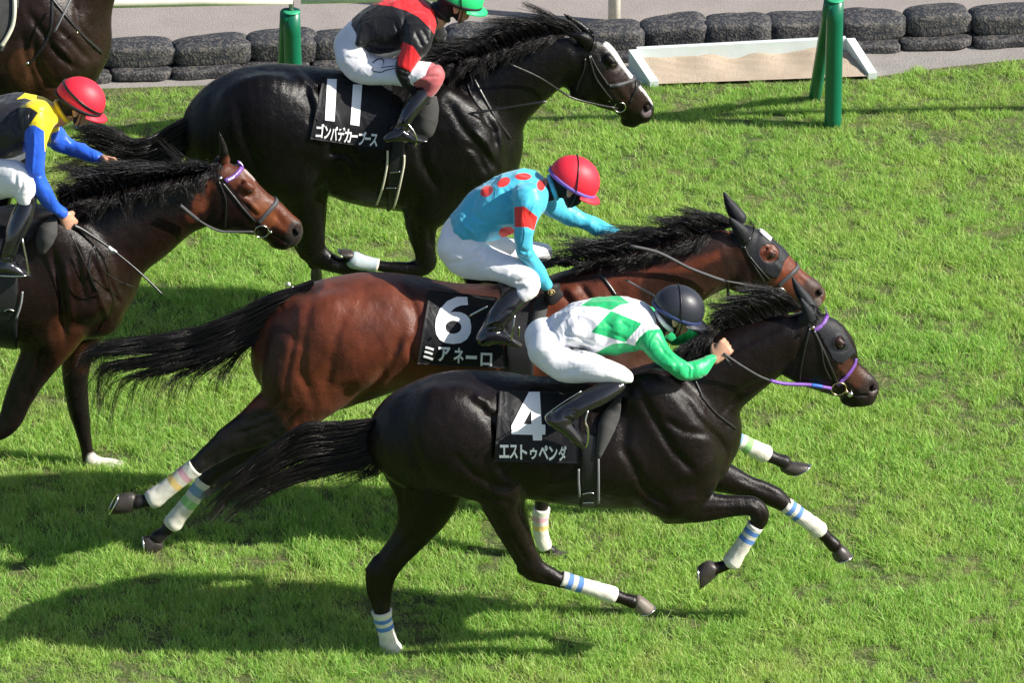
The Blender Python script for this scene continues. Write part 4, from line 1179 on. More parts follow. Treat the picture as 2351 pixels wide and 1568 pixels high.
# ============================ dark bay with red head, left =======================
h = dict(label='dark bay racehorse with reddish head and white jewelled browband, at left edge', d0=2.13, base=(60, 1090), coat=(0.015, 0.0062, 0.0048), mat='coat_brown')
dx, dy = -1375, -365
def sh(rows): return [(r[0] + dx, r[1] + dy) + tuple(r[2:]) for r in rows]
h['lofts'] = [
 ('Ttrunk', 'D', vt([(-470, 570, 710, .14), (-425, 525, 755, .215), (-370, 497, 775, .255), (-315, 484, 775, .275), (-245, 486, 773, .275), (-175, 495, 775, .27), (-95, 495, 785, .285), (-15, 482, 790, .30), (65, 470, 800, .295), (135, 470, 800, .26), (190, 500, 795, .22), (235, 560, 785, .15)]), .04),
 ('Tneck0', 'D', [(150, 625, 128, 0, .20), (210, 575, 116, 0, .165), (265, 543, 104, 0, .14), (325, 512, 92, 0, .12), (392, 476, 76, 0, .10), (445, 460, 66, 0, .085)], .05),
 ('Tchest', 'D', [(225, 690, 60, -.10, .10), (215, 730, 62, -.09, .10)], .05),
 ('Tchest2', 'D', [(230, 680, 58, .10, .10), (215, 720, 60, .09, .10)], .05),
 ('head', 'P', [(520, 590, 310, 0, .075), (663, 712, 375, 0, .082), (889, 846, 300, 0, .09), (1119, 949, 232, 0, .067), (1290, 1080, 205, 0, .055), (1400, 1140, 185, 0, .051), (1440, 1150, 150, 0, .046)], .02),
 ('jaw', 'P', [(640, 890, 210, -.045, .035), (760, 960, 180, -.045, .03)], .02),
 ('brow', 'P', [(900, 600, 60, -.072, .018), (970, 650, 58, -.072, .018)], .018),
 ('ear', 'P', [(670, 340, 60, -.05, .025), (680, 260, 52, -.055, .025), (665, 160, 38, -.06, .018), (635, 60, 22, -.065, .010), (615, 5, 8, -.065, .005)], .01),
 ('earfar', 'P', [(700, 330, 50, .05, .022), (690, 250, 40, .06, .02), (660, 130, 26, .06, .01)], .01),
 ('chin', 'P', [(1240, 1230, 70, 0, .035), (1320, 1250, 70, 0, .034)], .012),
 ('Trump', 'D', sh([(985, 985, 105, -.12, .13), (1040, 1000, 118, -.13, .14), (1100, 1040, 95, -.14, .13)]), .05),
 ('Trump2', 'D', sh([(985, 965, 100, .12, .13), (1040, 980, 110, .13, .14)]), .05),
 ('nthigh', 'D', sh([(1030, 1010, 110, -.15, .11), (1060, 1090, 95, -.165, .11), (1060, 1150, 62, -.17, .09), (1010, 1220, 44, -.16, .06), (950, 1270, 33, -.155, .05), (915, 1300, 30, -.15, .042), (870, 1340, 19, -.15, 0), (800, 1390, 14, -.15, 0), (760, 1420, 16, -.15, 0), (745, 1430, 15, -.15, 0)]), .03),
 ('fthigh', 'D', sh([(960, 1020, 105, .12, .11), (1000, 1110, 90, .12, .11), (1000, 1180, 60, .12, .08), (960, 1250, 38, .12, .055), (920, 1300, 32, .12, .045), (880, 1350, 19, .12, 0), (840, 1410, 14, .12, 0), (810, 1450, 16, .12, 0), (800, 1460, 15, .12, 0)]), .03),
 ('Tshoulder', 'D', [(105, 540, 70, -.15, .10), (160, 620, 88, -.17, .11), (190, 690, 78, -.17, .11)], .05),
 ('Tshoulder2', 'D', [(105, 530, 70, .15, .10), (160, 610, 88, .17, .11), (190, 680, 78, .17, .11)], .05),
 ('ntriceps', 'D', [(85, 660, 78, -.17, .09), (100, 730, 70, -.18, .09), (110, 770, 56, -.18, .09)], .04),
 ('nfore', 'D', [(150, 740, 56, -.16, .10), (115, 785, 56, -.17, .09), (88, 830, 46, -.17, .07), (60, 880, 37, -.17, .055), (38, 925, 31, -.17, .048), (26, 958, 28, -.17, .045), (5, 985, 23, -.17, .04), (-30, 1000, 16, -.17, 0), (-90, 1010, 14, -.17, 0), (-130, 1000, 16, -.17, 0), (-145, 990, 15, -.17, 0)], .025),
 ('ffore', 'D', [(195, 740, 55, .12, .09), (182, 790, 42, .12, .07), (174, 840, 33, .12, .055), (174, 890, 28, .12, .045), (180, 935, 25, .12, .043), (186, 965, 22, .12, .038), (193, 1000, 17, .12, 0), (201, 1035, 15, .12, 0), (206, 1052, 17, .12, 0), (222, 1060, 14, .12, 0), (240, 1063, 13, .12, 0)], .025),
]
h['carve'] = [('P', [(1465, 1115, 48, -.044, .014), (1500, 1090, 40, -.036, .012)], .008),
              ('P', [(1210, 1150, 10, -.06, .02), (1300, 1190, 12, -.05, .02), (1380, 1240, 12, -.045, .02)], .008)]
h['lines'] = [
 ('D', [(120, 560), (135, 640), (145, 720), (150, 790)], 9, .012), ('D', [(170, 560), (185, 640), (200, 700)], 8, .010),
 ('D', [(205, 580), (230, 640), (255, 690)], 8, .010), ('D', [(150, 600), (160, 680), (165, 740)], 8, -.008),
 ('D', [(215, 640), (235, 700), (250, 730)], 7, -.008), ('D', [(240, 620), (262, 670), (275, 700)], 6, .008),
 ('D', [(178, 810), (176, 860), (178, 910)], 5, .008), ('D', [(100, 800), (80, 860), (50, 930)], 6, .006),
 ('P', [(870, 700), (960, 730), (1040, 690)], 20, .005), ('P', [(880, 760), (980, 900), (1050, 960)], 30, .007),
 ('P', [(860, 720), (980, 830), (1100, 920)], 26, -.005), ('P', [(850, 560), (890, 600), (930, 570)], 22, .005),
 ('P', [(1200, 900), (1300, 990), (1350, 1080)], 26, .005), ('P', [(540, 560), (530, 680), (450, 800)], 26, .006),
 ('P', [(900, 470), (1050, 640)], 18, .004),
]
RED = (0.125, 0.036, 0.017)
h['paint'] = [('D', [(200, 490), (320, 455), (430, 440)], 55, BK, .85), ('D', [(60, 560), (180, 560), (300, 520)], 50, BK, .5), ('P', [(760, 420), (960, 640), (1200, 880), (1420, 1010)], 130, RED, .9), ('P', [(1080, 880), (1160, 960)], 110, (0.19, 0.06, 0.022), .8),
              ('P', [(500, 640), (420, 820)], 90, RED, .8), ('P', [(330, 950)], 70, RED, .6), ('P', [(680, 760), (760, 950), (960, 1090)], 150, (0.014, 0.006, 0.005), .9), ('P', [(660, 240), (625, 20)], 60, BK, .9),  # the near-black cheek stroke puts the cheek's shade into its coat colour
              ('P', [(1470, 1080), (1430, 1220)], 90, (0.035, 0.028, 0.027), .9), ('P', [(910, 440), (1010, 540)], 14, (0.5, 0.4, 0.38), .9),
              ('D', [(150, 760), (170, 830)], 40, (0.08, 0.026, 0.012), .55), ('D', [(60, 880), (20, 1000)], 45, BK, .8), ('D', [(178, 900), (210, 1040)], 45, BK, .9),
              ('D', [(216, 1058), (260, 1064)], 18, (0.7, 0.66, 0.6), 1.0)]
h['eye'] = ('P', 965, 678)
h['nostril'] = [('P', [(1462, 1118, 46, -.044, .011), (1495, 1095, 38, -.036, .010)])]
h['hooves'] = [('D', (228, 1072), (246, 1052), (284, 1062), (262, 1076), .12, 'sock_white'), ('D', (-132, 1010), (-146, 975), (-165, 980), (-170, 1010), -.17)]
h['hair'] = [
 ('mane', dict(ctight=.85, clumps=30, rows=[[(140, 478), (240, 445), (330, 415), (410, 400), (490, 385)], [(130, 440), (220, 408), (320, 385), (400, 385), (470, 375)], [(120, 450), (150, 400), (250, 372), (340, 385), (430, 372)]], n=2550, jit=(1, 2.4), lat=.06, r0=0.0019, cut=(.6, 1.2))),
 ('mane_hang', dict(rows=[[(170, 470), (260, 440), (350, 412), (430, 400), (500, 380)], [(160, 480, -.09), (255, 460, -.12), (345, 440, -.12), (425, 425, -.11), (480, 410, -.09)], [(160, 495, -.13), (255, 480, -.15), (340, 465, -.14), (420, 455, -.13), (460, 450, -.11)]], n=2250, jit=(.8, 1.9), lat=.018, r0=0.0017)),
 ('forelock', dict(rows=[[(495, 362), (510, 358)], [(490, 380, -.05), (506, 372, -.05)], [(480, 400, -.09), (500, 390, -.09)]], n=210, jit=(.5, 1.2), lat=.012)),
 ('tail', dict(bias=1.35, rows=[[(-475, 590), (-490, 640)], [(-570, 600), (-560, 680)], [(-680, 640), (-650, 730)], [(-760, 720), (-720, 800)]], n=280, jit=(1, 3), lat=.05)),
]
h['straps'] = [
 ('noseband', 'rubber', [('P', [(1245, 740), (1255, 790), (1200, 860), (1120, 950), (1060, 1020)], .024, True)]),
 ('browband', 'purple', [('P', [(830, 345), (875, 380), (860, 440), (790, 510), (690, 565)], .022, True)]),
 ('browband_jewels', 'print_white', [('P', [(850, 352), (882, 390), (862, 445), (795, 512), (720, 552)], .010, True)]),
 ('bridle', 'leather', [('P', [(660, 580), (790, 740), (900, 880), (1020, 1010)], .012, True), ('P', [(620, 560), (700, 760), (700, 920), (690, 1080)], .008, True)]),
 ('breast_strap', 'leather', [('O', [(640, 1230), (610, 1330), (610, 1430), (660, 1540)], .010, False)]),
]
h['rings'] = [('bit_ring', 'steel', 'P', 1090, 1115, -.066, .036, .0035)]
h['studs'] = [('bit_stud', 'steel', 'P', 1188, 1120, -.068, .009), ('buckle', 'steel', 'P', 640, 530, -.1, .012), ('buckle', 'steel', 'P', 990, 980, -.075, .008)]
h['tubes'] = [('rein', 'rubber', [('P', [(200, 825, -.15), (300, 910, -.14), (400, 990, -.12)], .010), ('P', [(400, 990, -.12), (520, 1060, -.1), (650, 1110, -.08), (800, 1115, -.07), (1000, 1115, -.065)], .006)]),
              ('martingale', 'leather', [('O', [(640, 1230, -.3), (690, 1380, -.3), (780, 1460, -.26), (920, 1520, -.2)], .004), ('O', [(480, 1150, -.3), (600, 1400, -.33), (650, 1520, -.31), (700, 1560, -.28)], .004)])]
HORSES['3'] = h

# ============================ brown horse, top left ==============================
h = dict(label='dark brown horse cut off by the upper left corner, only its chest and shoulder showing', d0=5.15, base=(-120, 520), coat=(0.017, 0.0085, 0.0065), mat='coat_brown')
h['lofts'] = [
 ('Ttrunk', 'D', vt([(-510, 20, 160, .14), (-470, -35, 205, .215), (-410, -65, 225, .255), (-350, -75, 225, .275), (-280, -70, 220, .275), (-200, -60, 225, .27), (-120, -65, 235, .285), (-40, -80, 245, .30), (40, -95, 252, .295), (95, -85, 250, .26), (140, -40, 240, .22), (180, 30, 220, .15)]), .04),
 ('Tneck0', 'D', [(110, 60, 120, 0, .20), (150, 0, 108, 0, .17), (185, -60, 92, 0, .14), (220, -120, 80, 0, .115), (255, -170, 68, 0, .095), (285, -200, 60, 0, .085)], .05),
 ('head', 'D', [(305, -195, 56, 0, .075), (345, -165, 75, 0, .082), (390, -130, 60, 0, .085), (430, -100, 46, 0, .06), (470, -70, 36, 0, .052), (490, -60, 30, 0, .046)], .02),
 ('Tchest', 'D', [(178, 135, 56, -.10, .10), (165, 175, 56, -.09, .10)], .05),
 ('Tchest2', 'D', [(182, 125, 54, .10, .10), (165, 165, 56, .09, .10)], .05),
 ('Tshoulder', 'D', [(70, 10, 70, -.15, .10), (110, 80, 80, -.17, .11), (135, 150, 68, -.17, .11)], .05),
 ('Tshoulder2', 'D', [(70, 0, 70, .15, .10), (110, 70, 80, .17, .11), (135, 140, 68, .17, .11)], .05),
 ('nfore', 'D', [(110, 190, 55, -.15, .10), (85, 240, 42, -.15, .07), (65, 290, 29, -.15, .05), (50, 330, 24, -.15, .042), (40, 360, 18, -.15, .036), (20, 410, 13, -.15, 0), (10, 445, 16, -.15, 0), (8, 465, 15, -.15, 0)], .025),
 ('ffore', 'D', [(100, 180, 55, .12, .10), (60, 240, 42, .12, .07), (20, 290, 29, .12, .05), (-10, 330, 24, .12, .042), (-30, 360, 18, .12, .036), (-60, 400, 13, .12, 0), (-80, 430, 16, .12, 0), (-85, 445, 15, .12, 0)], .025),
 ('nthigh', 'D', [(-440, 50, 100, -.14, .12), (-420, 130, 90, -.15, .11), (-440, 200, 60, -.15, .08), (-480, 260, 36, -.15, .055), (-510, 300, 28, -.15, .042), (-540, 340, 18, -.15, 0), (-580, 390, 14, -.15, 0), (-600, 420, 16, -.15, 0)], .03),
 ('fthigh', 'D', [(-440, 40, 100, .12, .12), (-400, 130, 90, .12, .11), (-400, 200, 60, .12, .08), (-430, 270, 36, .12, .055), (-450, 310, 28, .12, .042), (-460, 350, 18, .12, 0), (-470, 410, 14, .12, 0), (-475, 440, 16, .12, 0)], .03),
]
h['lines'] = [('D', [(60, 20), (95, 70), (140, 130), (190, 165)], 10, .010), ('D', [(75, 80), (85, 150), (120, 200)], 11, .010),
              ('D', [(110, 90), (150, 120), (170, 150)], 8, -.009), ('D', [(130, 60), (170, 100), (205, 140)], 8, .007), ('D', [(50, 70), (60, 130), (80, 190)], 10, .008),
              ('D', [(170, 0), (180, 60), (210, 100)], 8, .006)]
h['paint'] = [('D', [(60, 150), (110, 220)], 40, (0.085, 0.036, 0.018), .6)]
h['hooves'] = [('D', (-2, 478), (14, 462), (22, 490), (0, 492), -.15)]
h['hair'] = [('mane', dict(ctight=.85, clumps=30, rows=[[(60, -110), (130, -140), (190, -200), (240, -240)], [(50, -130), (110, -165), (165, -215), (215, -255)], [(45, -100), (85, -140), (140, -185), (190, -225)]], n=360, jit=(1, 2), lat=.03)),
             ('tail', dict(bias=1.35, rows=[[(-515, 30), (-530, 80)], [(-600, 60), (-600, 130)], [(-680, 120), (-660, 200)]], n=172, jit=(1, 3), lat=.05))]
h['straps'] = [('breast_strap', 'leather', [('J', [(380, -30), (380, 100), (360, 250), (270, 400), (200, 470)], .014, False), ('J', [(360, -40), (480, 110), (610, 260), (745, 385)], .018, False)]),]
h['tubes'] = [('rein', 'greypipe', [('J', [(520, -20, -.3), (460, 100, -.33), (395, 230, -.33)], .006)])]
h['studs'] = [('buckle', 'steel', 'J', 200, 455, -.36, .010), ('buckle', 'brass', 'J', 560, 235, -.27, .008)]
HORSES['5'] = h
for key in ('4', '6', '11', '3', '5'):
    hc = HORSES[key]; mm = dict(MT); mm['coat'] = MT[hc['mat']]
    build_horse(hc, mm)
P_VOX = 0.0058
def mirror_loft(C, a, b, d0):
    C2 = C - 2 * ((C @ ND) - d0)[:, None] * ND
    return C2, a, b

def hand_lofts(W, d, p, s, sc=1.0):
    """fist: wrist W, knuckle direction d, palm-facing direction p, thumb side s"""
    d, p, s = nrm(d), nrm(p), nrm(s)
    out = []
    K = W + 0.078 * sc * d
    out.append((np.array([W, W + 0.03 * sc * d, W + 0.06 * sc * d, K]), np.array([.020, .018, .017, .014]) * sc, np.array([.026, .034, .040, .040]) * sc, s))
    for i, lf in enumerate((0.92, 1.0, 0.95, 0.78)):
        b = K + s * (0.030 - 0.020 * i) * sc - d * 0.004 * i
        p1 = b + (d * 0.55 + p * 0.80) * 0.038 * lf * sc
        p2 = p1 + (p * 0.55 - d * 0.85) * 0.028 * lf * sc
        p3 = p2 + (-p * 0.35 - d * 0.90) * 0.020 * lf * sc
        C = catmull(np.array([b, p1, p2, p3]), np.linspace(0, 3, 10))
        r = np.interp(np.linspace(0, 3, 10), [0, 1, 2, 3], [.0105, .0098, .009, .0078]) * sc
        out.append((C, r, r, s))
    t0 = W + 0.022 * sc * d + s * 0.026 * sc
    t1 = t0 + (d * 0.6 + s * 0.55 + p * 0.5) * 0.036 * sc
    t2 = t1 + (d * 0.75 + p * 0.55 - s * 0.45) * 0.032 * sc
    C = catmull(np.array([t0, t1, t2]), np.linspace(0, 2, 8)); r = np.linspace(.0135, .0095, 8) * sc
    out.append((C, r, r, s))
    return out

def head_lofts(C, f, u, n, neck, sc=1.0):
    S = sc
    L = []
    def seg(pts, a, b, k=0.012):
        L.append((np.array(pts), np.array(a) * S, np.array(b) * S, n, k))
    seg([C - .035 * f * S + .01 * u * S, C + .005 * f * S + .015 * u * S, C + .03 * f * S + .005 * u * S], [.080, .092, .082], [.070, .076, .068])
    seg([C + .045 * f * S - .03 * u * S, C + .05 * f * S - .07 * u * S, C + .058 * f * S - .105 * u * S], [.050, .044, .022], [.060, .050, .026], .02)
    seg([C + .01 * f * S - .06 * u * S, C + .05 * f * S - .095 * u * S], [.028, .020], [.058, .034], .02)
    seg([C + .092 * f * S - .018 * u * S, C + .104 * f * S - .04 * u * S, C + .112 * f * S - .055 * u * S], [.009, .011, .012], [.010, .012, .017], .01)
    seg([C + .084 * f * S + .006 * u * S, C + .088 * f * S + .002 * u * S], [.012, .012], [.048, .046], .012)
    seg([C + .088 * f * S - .078 * u * S, C + .09 * f * S - .082 * u * S], [.007, .006], [.024, .022], .006)
    seg([C + .085 * f * S - .090 * u * S, C + .087 * f * S - .092 * u * S], [.007, .006], [.020, .019], .006)
    for q in (-1, 1):
        seg([C + .052 * f * S - .035 * u * S + q * .045 * n * S, C + .06 * f * S - .045 * u * S + q * .04 * n * S], [.022, .018], [.020, .02], .02)
        e = C - .008 * f * S - .03 * u * S + q * .088 * n * S
        seg([e + .020 * u * S - .004 * f * S, e, e - .024 * u * S + .006 * f * S], [.019, .021, .012], [.007, .008, .007], .006)
    seg([C - .03 * f * S - .05 * u * S, neck], [.052, .054], [.054, .060], .03)
    return L

def helmet_parts(C, f, u, n, root, col, band, strap_ang=None, sc=1.0, rim=False):
    """jockey helmet: domed shell, peak, elastic band, chin strap"""
    R = np.array([.132, .108, .116]) * sc
    seg, rows = 48, 16
    V = []; F = []
    ang = np.arange(seg) * 2 * math.pi / seg
    ths = np.linspace(0, math.radians(106), rows)
    for th in ths[1:]:
        for a in ang:
            e = math.sin(th)
            V.append(C + f * R[0] * e * math.cos(a) + n * R[1] * e * math.sin(a) + u * R[2] * math.cos(th))
    V.append(C + u * R[2]); top = len(V) - 1
    for i in range(rows - 2):
        for k in range(seg):
            a = i * seg + k; b = i * seg + (k + 1) % seg
            F.append((a, a + seg, b + seg, b))
    for k in range(seg): F.append((top, k, (k + 1) % seg))
    # rolled lower edge: inner lip
    m = (rows - 2) * seg
    base = len(V)
    for k in range(seg):
        p = np.array(V[m + k]); V.append(C + (p - C) * 0.93 + u * 0.006)
    for k in range(seg): F.append((m + k, base + k, base + (k + 1) % seg, m + (k + 1) % seg))
    sh = part('helmet', (np.array(V), F), col, root)
    # peak
    V2 = []; rows2 = 6; na = 26
    aa = np.linspace(-math.radians(72), math.radians(72), na)
    for lay in (0, 1):
        for j in range(rows2):
            t = j / (rows2 - 1)
            for a in aa:
                ext = 0.046 * sc * t * (math.cos(a * 1.15) ** 0.7 if abs(a * 1.15) < math.pi / 2 else 0)
                r0 = 0.985
                hgt = -0.018 * sc - 0.012 * sc * t - 0.004 * lay - 0.010 * math.sin(abs(a)) ** 2 * t
                V2.append(C + f * ((R[0] * r0) * math.cos(a) + ext * math.cos(a * 0.6)) + n * ((R[1] * r0) * math.sin(a) + ext * 0.5 * math.sin(a)) + u * hgt)
    F2 = []
    for lay in (0, 1):
        o = lay * rows2 * na
        for j in range(rows2 - 1):
            for k in range(na - 1):
                q = (o + j * na + k, o + j * na + k + 1, o + (j + 1) * na + k + 1, o + (j + 1) * na + k)
                F2.append(q if lay == 1 else q[::-1])
    for k in range(na - 1):
        a = (rows2 - 1) * na + k; F2.append((a, a + 1, a + 1 + rows2 * na, a + rows2 * na))
    part('peak', (np.array(V2), F2), col, sh)
    # elastic band just above the edge
    th = math.radians(99)
    Cb = []
    for a in np.linspace(0, 2 * math.pi, 61)[:-1]:
        Cb.append(C + f * R[0] * math.sin(th) * 1.012 * math.cos(a) + n * R[1] * math.sin(th) * 1.012 * math.sin(a) + u * (R[2] * math.cos(th) - 0.002 + 0.004 * math.cos(a)))
    Cb = np.array(Cb + [Cb[0]])
    v, fc, _ = tube(Cb, .0095 * sc, .004, 8, caps=False)
    part('helmet_band', (v, fc), band, sh)
    if rim:
        Cr = []
        for a in np.linspace(0, 2 * math.pi, 61):
            th2 = math.radians(80 + 12 * math.cos(a)); Cr.append(C + f * R[0] * math.sin(th2) * 1.012 * math.cos(a) + n * R[1] * math.sin(th2) * 1.012 * math.sin(a) + u * R[2] * math.cos(th2))
        v, fc, _ = tube(np.array(Cr), .0075 * sc, .0035, 8, caps=False)
        part('goggle_strap', (v, fc), MT['leather'], sh)
        return sh
    # strap round the shell
    Cs = []
    for a in np.linspace(-100, 100, 40):
        th = math.radians(a); tilt = -0.42
        Cs.append(C + 1.008 * (n * R[1] * math.sin(th) + (u * R[2] * math.cos(tilt) + f * R[0] * math.sin(tilt)) * math.cos(th)))
    v, fc, _ = tube(np.array(Cs), .005 * sc, .003, 8, lat=u)
    part('goggle_strap', (v, fc), MT['leather'], sh)
    return sh

def poly_sd(px, py, pts):
    pts = np.array(pts, float); n = len(pts)
    best = np.full(len(px), 1e9); ins = np.zeros(len(px), bool)
    for i in range(n):
        p0, p1 = pts[i], pts[(i + 1) % n]; e = p1 - p0
        u = np.clip(((px - p0[0]) * e[0] + (py - p0[1]) * e[1]) / (e @ e + 1e-9), 0, 1)
        best = np.minimum(best, np.hypot(px - p0[0] - u * e[0], py - p0[1] - u * e[1]))
        c = ((p0[1] > py) != (p1[1] > py)) & (px < (p1[0] - p0[0]) * (py - p0[1]) / (p1[1] - p0[1] + 1e-12) + p0[0])
        ins ^= c
    return np.where(ins, best, -best)

def loft_dist(V, lofts):
    best = np.full(len(V), 1e9)
    for C, a, b in lofts:
        for i in range(len(C)):
            best = np.minimum(best, np.linalg.norm(V - C[i], axis=1) - min(a[i], b[i]))
    return best

def surface_of(lofts, grow, lines, d0, vox=P_VOX, k=0.02, cuts=(), smooth=2, keepfield=False, rough=None):
    lo = np.min([(C - np.maximum(a, b)[:, None]).min(0) for C, a, b, *_ in lofts], axis=0) - 0.03
    hi = np.max([(C + np.maximum(a, b)[:, None]).max(0) for C, a, b, *_ in lofts], axis=0) + 0.03
    f = Field(lo, hi, vox)
    for L in lofts:
        C, a, b = L[:3]; lat = L[3] if len(L) > 3 else None; kk = L[4] if len(L) > 4 else k
        f.loft(C, a, b, kk, grow, lat)
    for key, pts, w, dep in lines:
        q = [cv(key, *p) for p in pts]; f.line([p[:2] for p in q], w * q[0][2] * .9, dep * 1.35, d0)
    if rough: f.rough(*rough)
    if cuts:
        X, Y, Z = [f.lo[k_] + f.h * np.arange(f.n[k_]) for k_ in range(3)]
        for pt, nn in cuts:   # keep the side opposite to nn
            pl = (X[:, None, None] - pt[0]) * nn[0] + (Y[None, :, None] - pt[1]) * nn[1] + (Z[None, None, :] - pt[2]) * nn[2]
            f.F = np.maximum(f.F, pl.astype(np.float32))
    r = surface_nets(f.F, f.h, f.lo, smooth)
    return (r, f) if keepfield else r

def build_person(c):
    d0 = c['d0']
    bx, by = c['base']; bp = P(bx, by, d0)
    root = thing('jockey', c['label'], 'person', bp, 'jockeys riding the horses')
    G = {}
    for tagn, key, pts, mir in c['lofts']:
        C, a, b = dense(*stations(key, pts, d0), step=0.02)
        G.setdefault(tagn, []).append((C, a, b))
        if mir: G[tagn].append(mirror_loft(C, a, b, d0))
    # head frame
    hx, hy, ang, ho = c['head'][1:5]
    x, y, _ = cv(c['head'][0], hx, hy)
    HC = P(x, y, d0 + ho)
    al = math.radians(ang); yw = math.radians(c.get('head_yaw', 0))
    f = nrm((TD * math.cos(yw) - ND * math.sin(yw)) * math.cos(al) - UP * math.sin(al)); n = nrm(np.cross(UP, f)); u = np.cross(f, n)
    rl = math.radians(c.get('head_roll', 0))
    n, u = n * math.cos(rl) + u * math.sin(rl), u * math.cos(rl) - n * math.sin(rl)
    sc = c.get('head_scale', 1.0)
    nk = c['neck']; x, y, _ = cv(nk[0], nk[1], nk[2]); NK = P(x, y, d0 + nk[3])
    SK = HC - u * 0.012
    HL = head_lofts(SK, f, u, n, NK, 0.98 * sc)
    hands = []
    hand_objs = []
    for side in ('near', 'far'):
        if side not in c['hands']: continue
        key, wx, wy, wo, kx, ky, ko, glove = c['hands'][side][:8]
        x, y, _ = cv(key, wx, wy); W = P(x, y, d0 + wo)
        x, y, _ = cv(key, kx, ky); K = P(x, y, d0 + ko)
        dd = nrm(K - W); sgn = 1 if side == 'near' else -1
        pn = nrm(sgn * ND * 0.75 - UP * 0.6); pn = nrm(pn - (pn @ dd) * dd); ss = np.cross(dd, pn)
        if ss[2] < 0: ss = -ss
        hl = hand_lofts(W - dd * .01, dd, pn, ss, 1.06)
        hands.append((hl, glove))
    # the body under the clothes: one continuous mesh
    allb = []
    for k_ in ('J', 'A', 'P', 'B', 'N'):
        for C, a, b in G.get(k_, []):
            g = {'N': 0.0, 'P': -0.02, 'B': -0.02}.get(k_, -0.022)
            allb.append((C, np.maximum(a + g, .012), np.maximum(b + g, .012)))
    for L_ in HL: allb.append(L_)
    for hl, gl in hands:
        for C, a, b, s_ in hl: allb.append((C, a, b, s_, 0.004))
    V, Q = surface_of(allb, 0.0, [], d0, k=0.015)
    part('body', (V, Q), MT['skin'], root)
    # jersey
    jl = G['J'] + G.get('A', [])
    V, Q = surface_of(jl, 0.0, c.get('jlines', []), d0, k=0.03, cuts=c.get('jcuts', ()), rough=(.0058, 11.0, True, (1, 1, .55)))
    px, py = proj(V); lat = V @ ND - d0
    attrs = {}
    for attr, shapes in c.get('pats', []):
        val = np.full(len(V), -50.0)
        for sp in shapes:
            if sp[0] == 'poly':
                pts = [cv(sp[1], *p)[:2] for p in sp[2]]; v = poly_sd(px, py, pts)
                if len(sp) > 3: v = np.where((lat > sp[3][0]) & (lat < sp[3][1]), v, -20)
            elif sp[0] == 'ell':
                cx, cy, q = cv(sp[1], sp[2], sp[3]); ca, sa = math.cos(math.radians(sp[6])), math.sin(math.radians(sp[6]))
                ex, ey = (px - cx) * ca + (py - cy) * sa, -(px - cx) * sa + (py - cy) * ca
                rx, ry = sp[4] * q, sp[5] * q
                kk = np.sqrt((ex / rx) ** 2 + (ey / ry) ** 2); v = (1 - kk) * min(rx, ry)
                v = np.where(lat < 0.12, v, -20)
            elif sp[0] == 'region':
                dT = loft_dist(V, G['J']); dA = loft_dist(V, G['A']); v = (dT - dA + sp[1]) / 0.0021
                if len(sp) > 2: v = np.where((lat > sp[2][0]) & (lat < sp[2][1]), v, -20)
            val = np.maximum(val, v)
        attrs[attr] = val
    part('jersey', (V, Q), c['jmat'], root, attrs=attrs)
    (V, Q), c['pfield'] = surface_of(G['P'], 0.0, c.get('plines', []), d0, k=0.03, keepfield=True, rough=(.0032, 10.0, True, (.6, 1, 1)))
    px, py = proj(V)
    pat = np.full(len(V), -50.0)
    if 'ppat' in c: pat = poly_sd(px, py, [cv(c['ppat'][0], *p)[:2] for p in c['ppat'][1]])
    part('breeches', (V, Q), c.get('pmat', MT['breeches']), root, attrs={'pa': pat})
    for B in G['B']:
        pass
    for key_, lst in c['boots']:
        bl = []
        for key, pts in lst:
            bl.append(dense(*stations(key, pts, d0), step=0.015))
        for mir in ((0, 1) if key_ == 'both' else (0,)):
            b2 = [mirror_loft(*b_, d0) if mir else b_ for b_ in bl]
            V, Q = surface_of(b2, 0.004, [] if mir else c.get('blines', []), d0, vox=0.006, k=0.018)
            bo = part('boot', (V, Q), MT['boot'], root)
    ax = nrm(SK - NK); cc = NK + (SK - NK) * c.get('collar_t', .32)
    v, fc = ring_mesh(cc, ax, .056, .013, 28, 10); part('collar', (v, fc), MT.get(c.get('cmat', '')) or c['jmat'], root, attrs={a_: np.full(len(v), 50.0 if (a_ == 'yel') else -50.0) for a_, _s in c.get('pats', [])})
    # gloves
    for hl, gl in hands:
        if gl:
            V, Q = surface_of([(C, a, b, s_) for C, a, b, s_ in hl], 0.0035, [], d0, vox=0.0045, k=0.006)
            part('glove', (V, Q), MT['glove'], root)
    # hood / liner behind the face
    back = [(L_[0], L_[1], L_[2], L_[3], 0.015) for L_ in ([HL[0], HL[1], HL[2], HL[-1]] + ([HL[4], HL[7], HL[9]] if c.get('full_hood') else []))]
    V, Q = surface_of(back, 0.0045, [], d0, vox=0.006, cuts=[(SK + f * c.get('face_cut', 0.012) - u * 0.0, nrm(f + u * 0.25))])
    part('helmet_liner', (V, Q), MT['liner'], root)
    sh = helmet_parts(HC, f, u, n, root, c['hcol'], c['hband'], sc=sc, rim=c.get('rim', False))
    cs_ = catmull(np.array([SK + q_ * n * .082 * sc - u * a_ * sc + f * b_ * sc for q_, a_, b_ in ((1, .0, .02), (.93, .05, .035), (.55, .105, .05), (0, .125, .055), (-.55, .105, .05), (-.93, .05, .035), (-1, .0, .02))]), np.linspace(0, 6, 37))
    v, fc, _ = tube(cs_, .0075, .003, 8, lat=f); part('chin_strap', (v, fc), MT['leather'], root)
    # goggles
    A = np.linspace(-math.radians(75), math.radians(75), 24)
    gc = SK - u * .008 * sc
    Cg = np.array([gc + (f * .108 * math.cos(a) + n * .082 * math.sin(a)) * sc for a in A])
    v, fc, _ = tube(Cg, .021 * sc, .007 * sc, 12, lat=f)
    # section: tall across u, thin outward
    part('goggles', (v, fc), MT['goggle'], root)
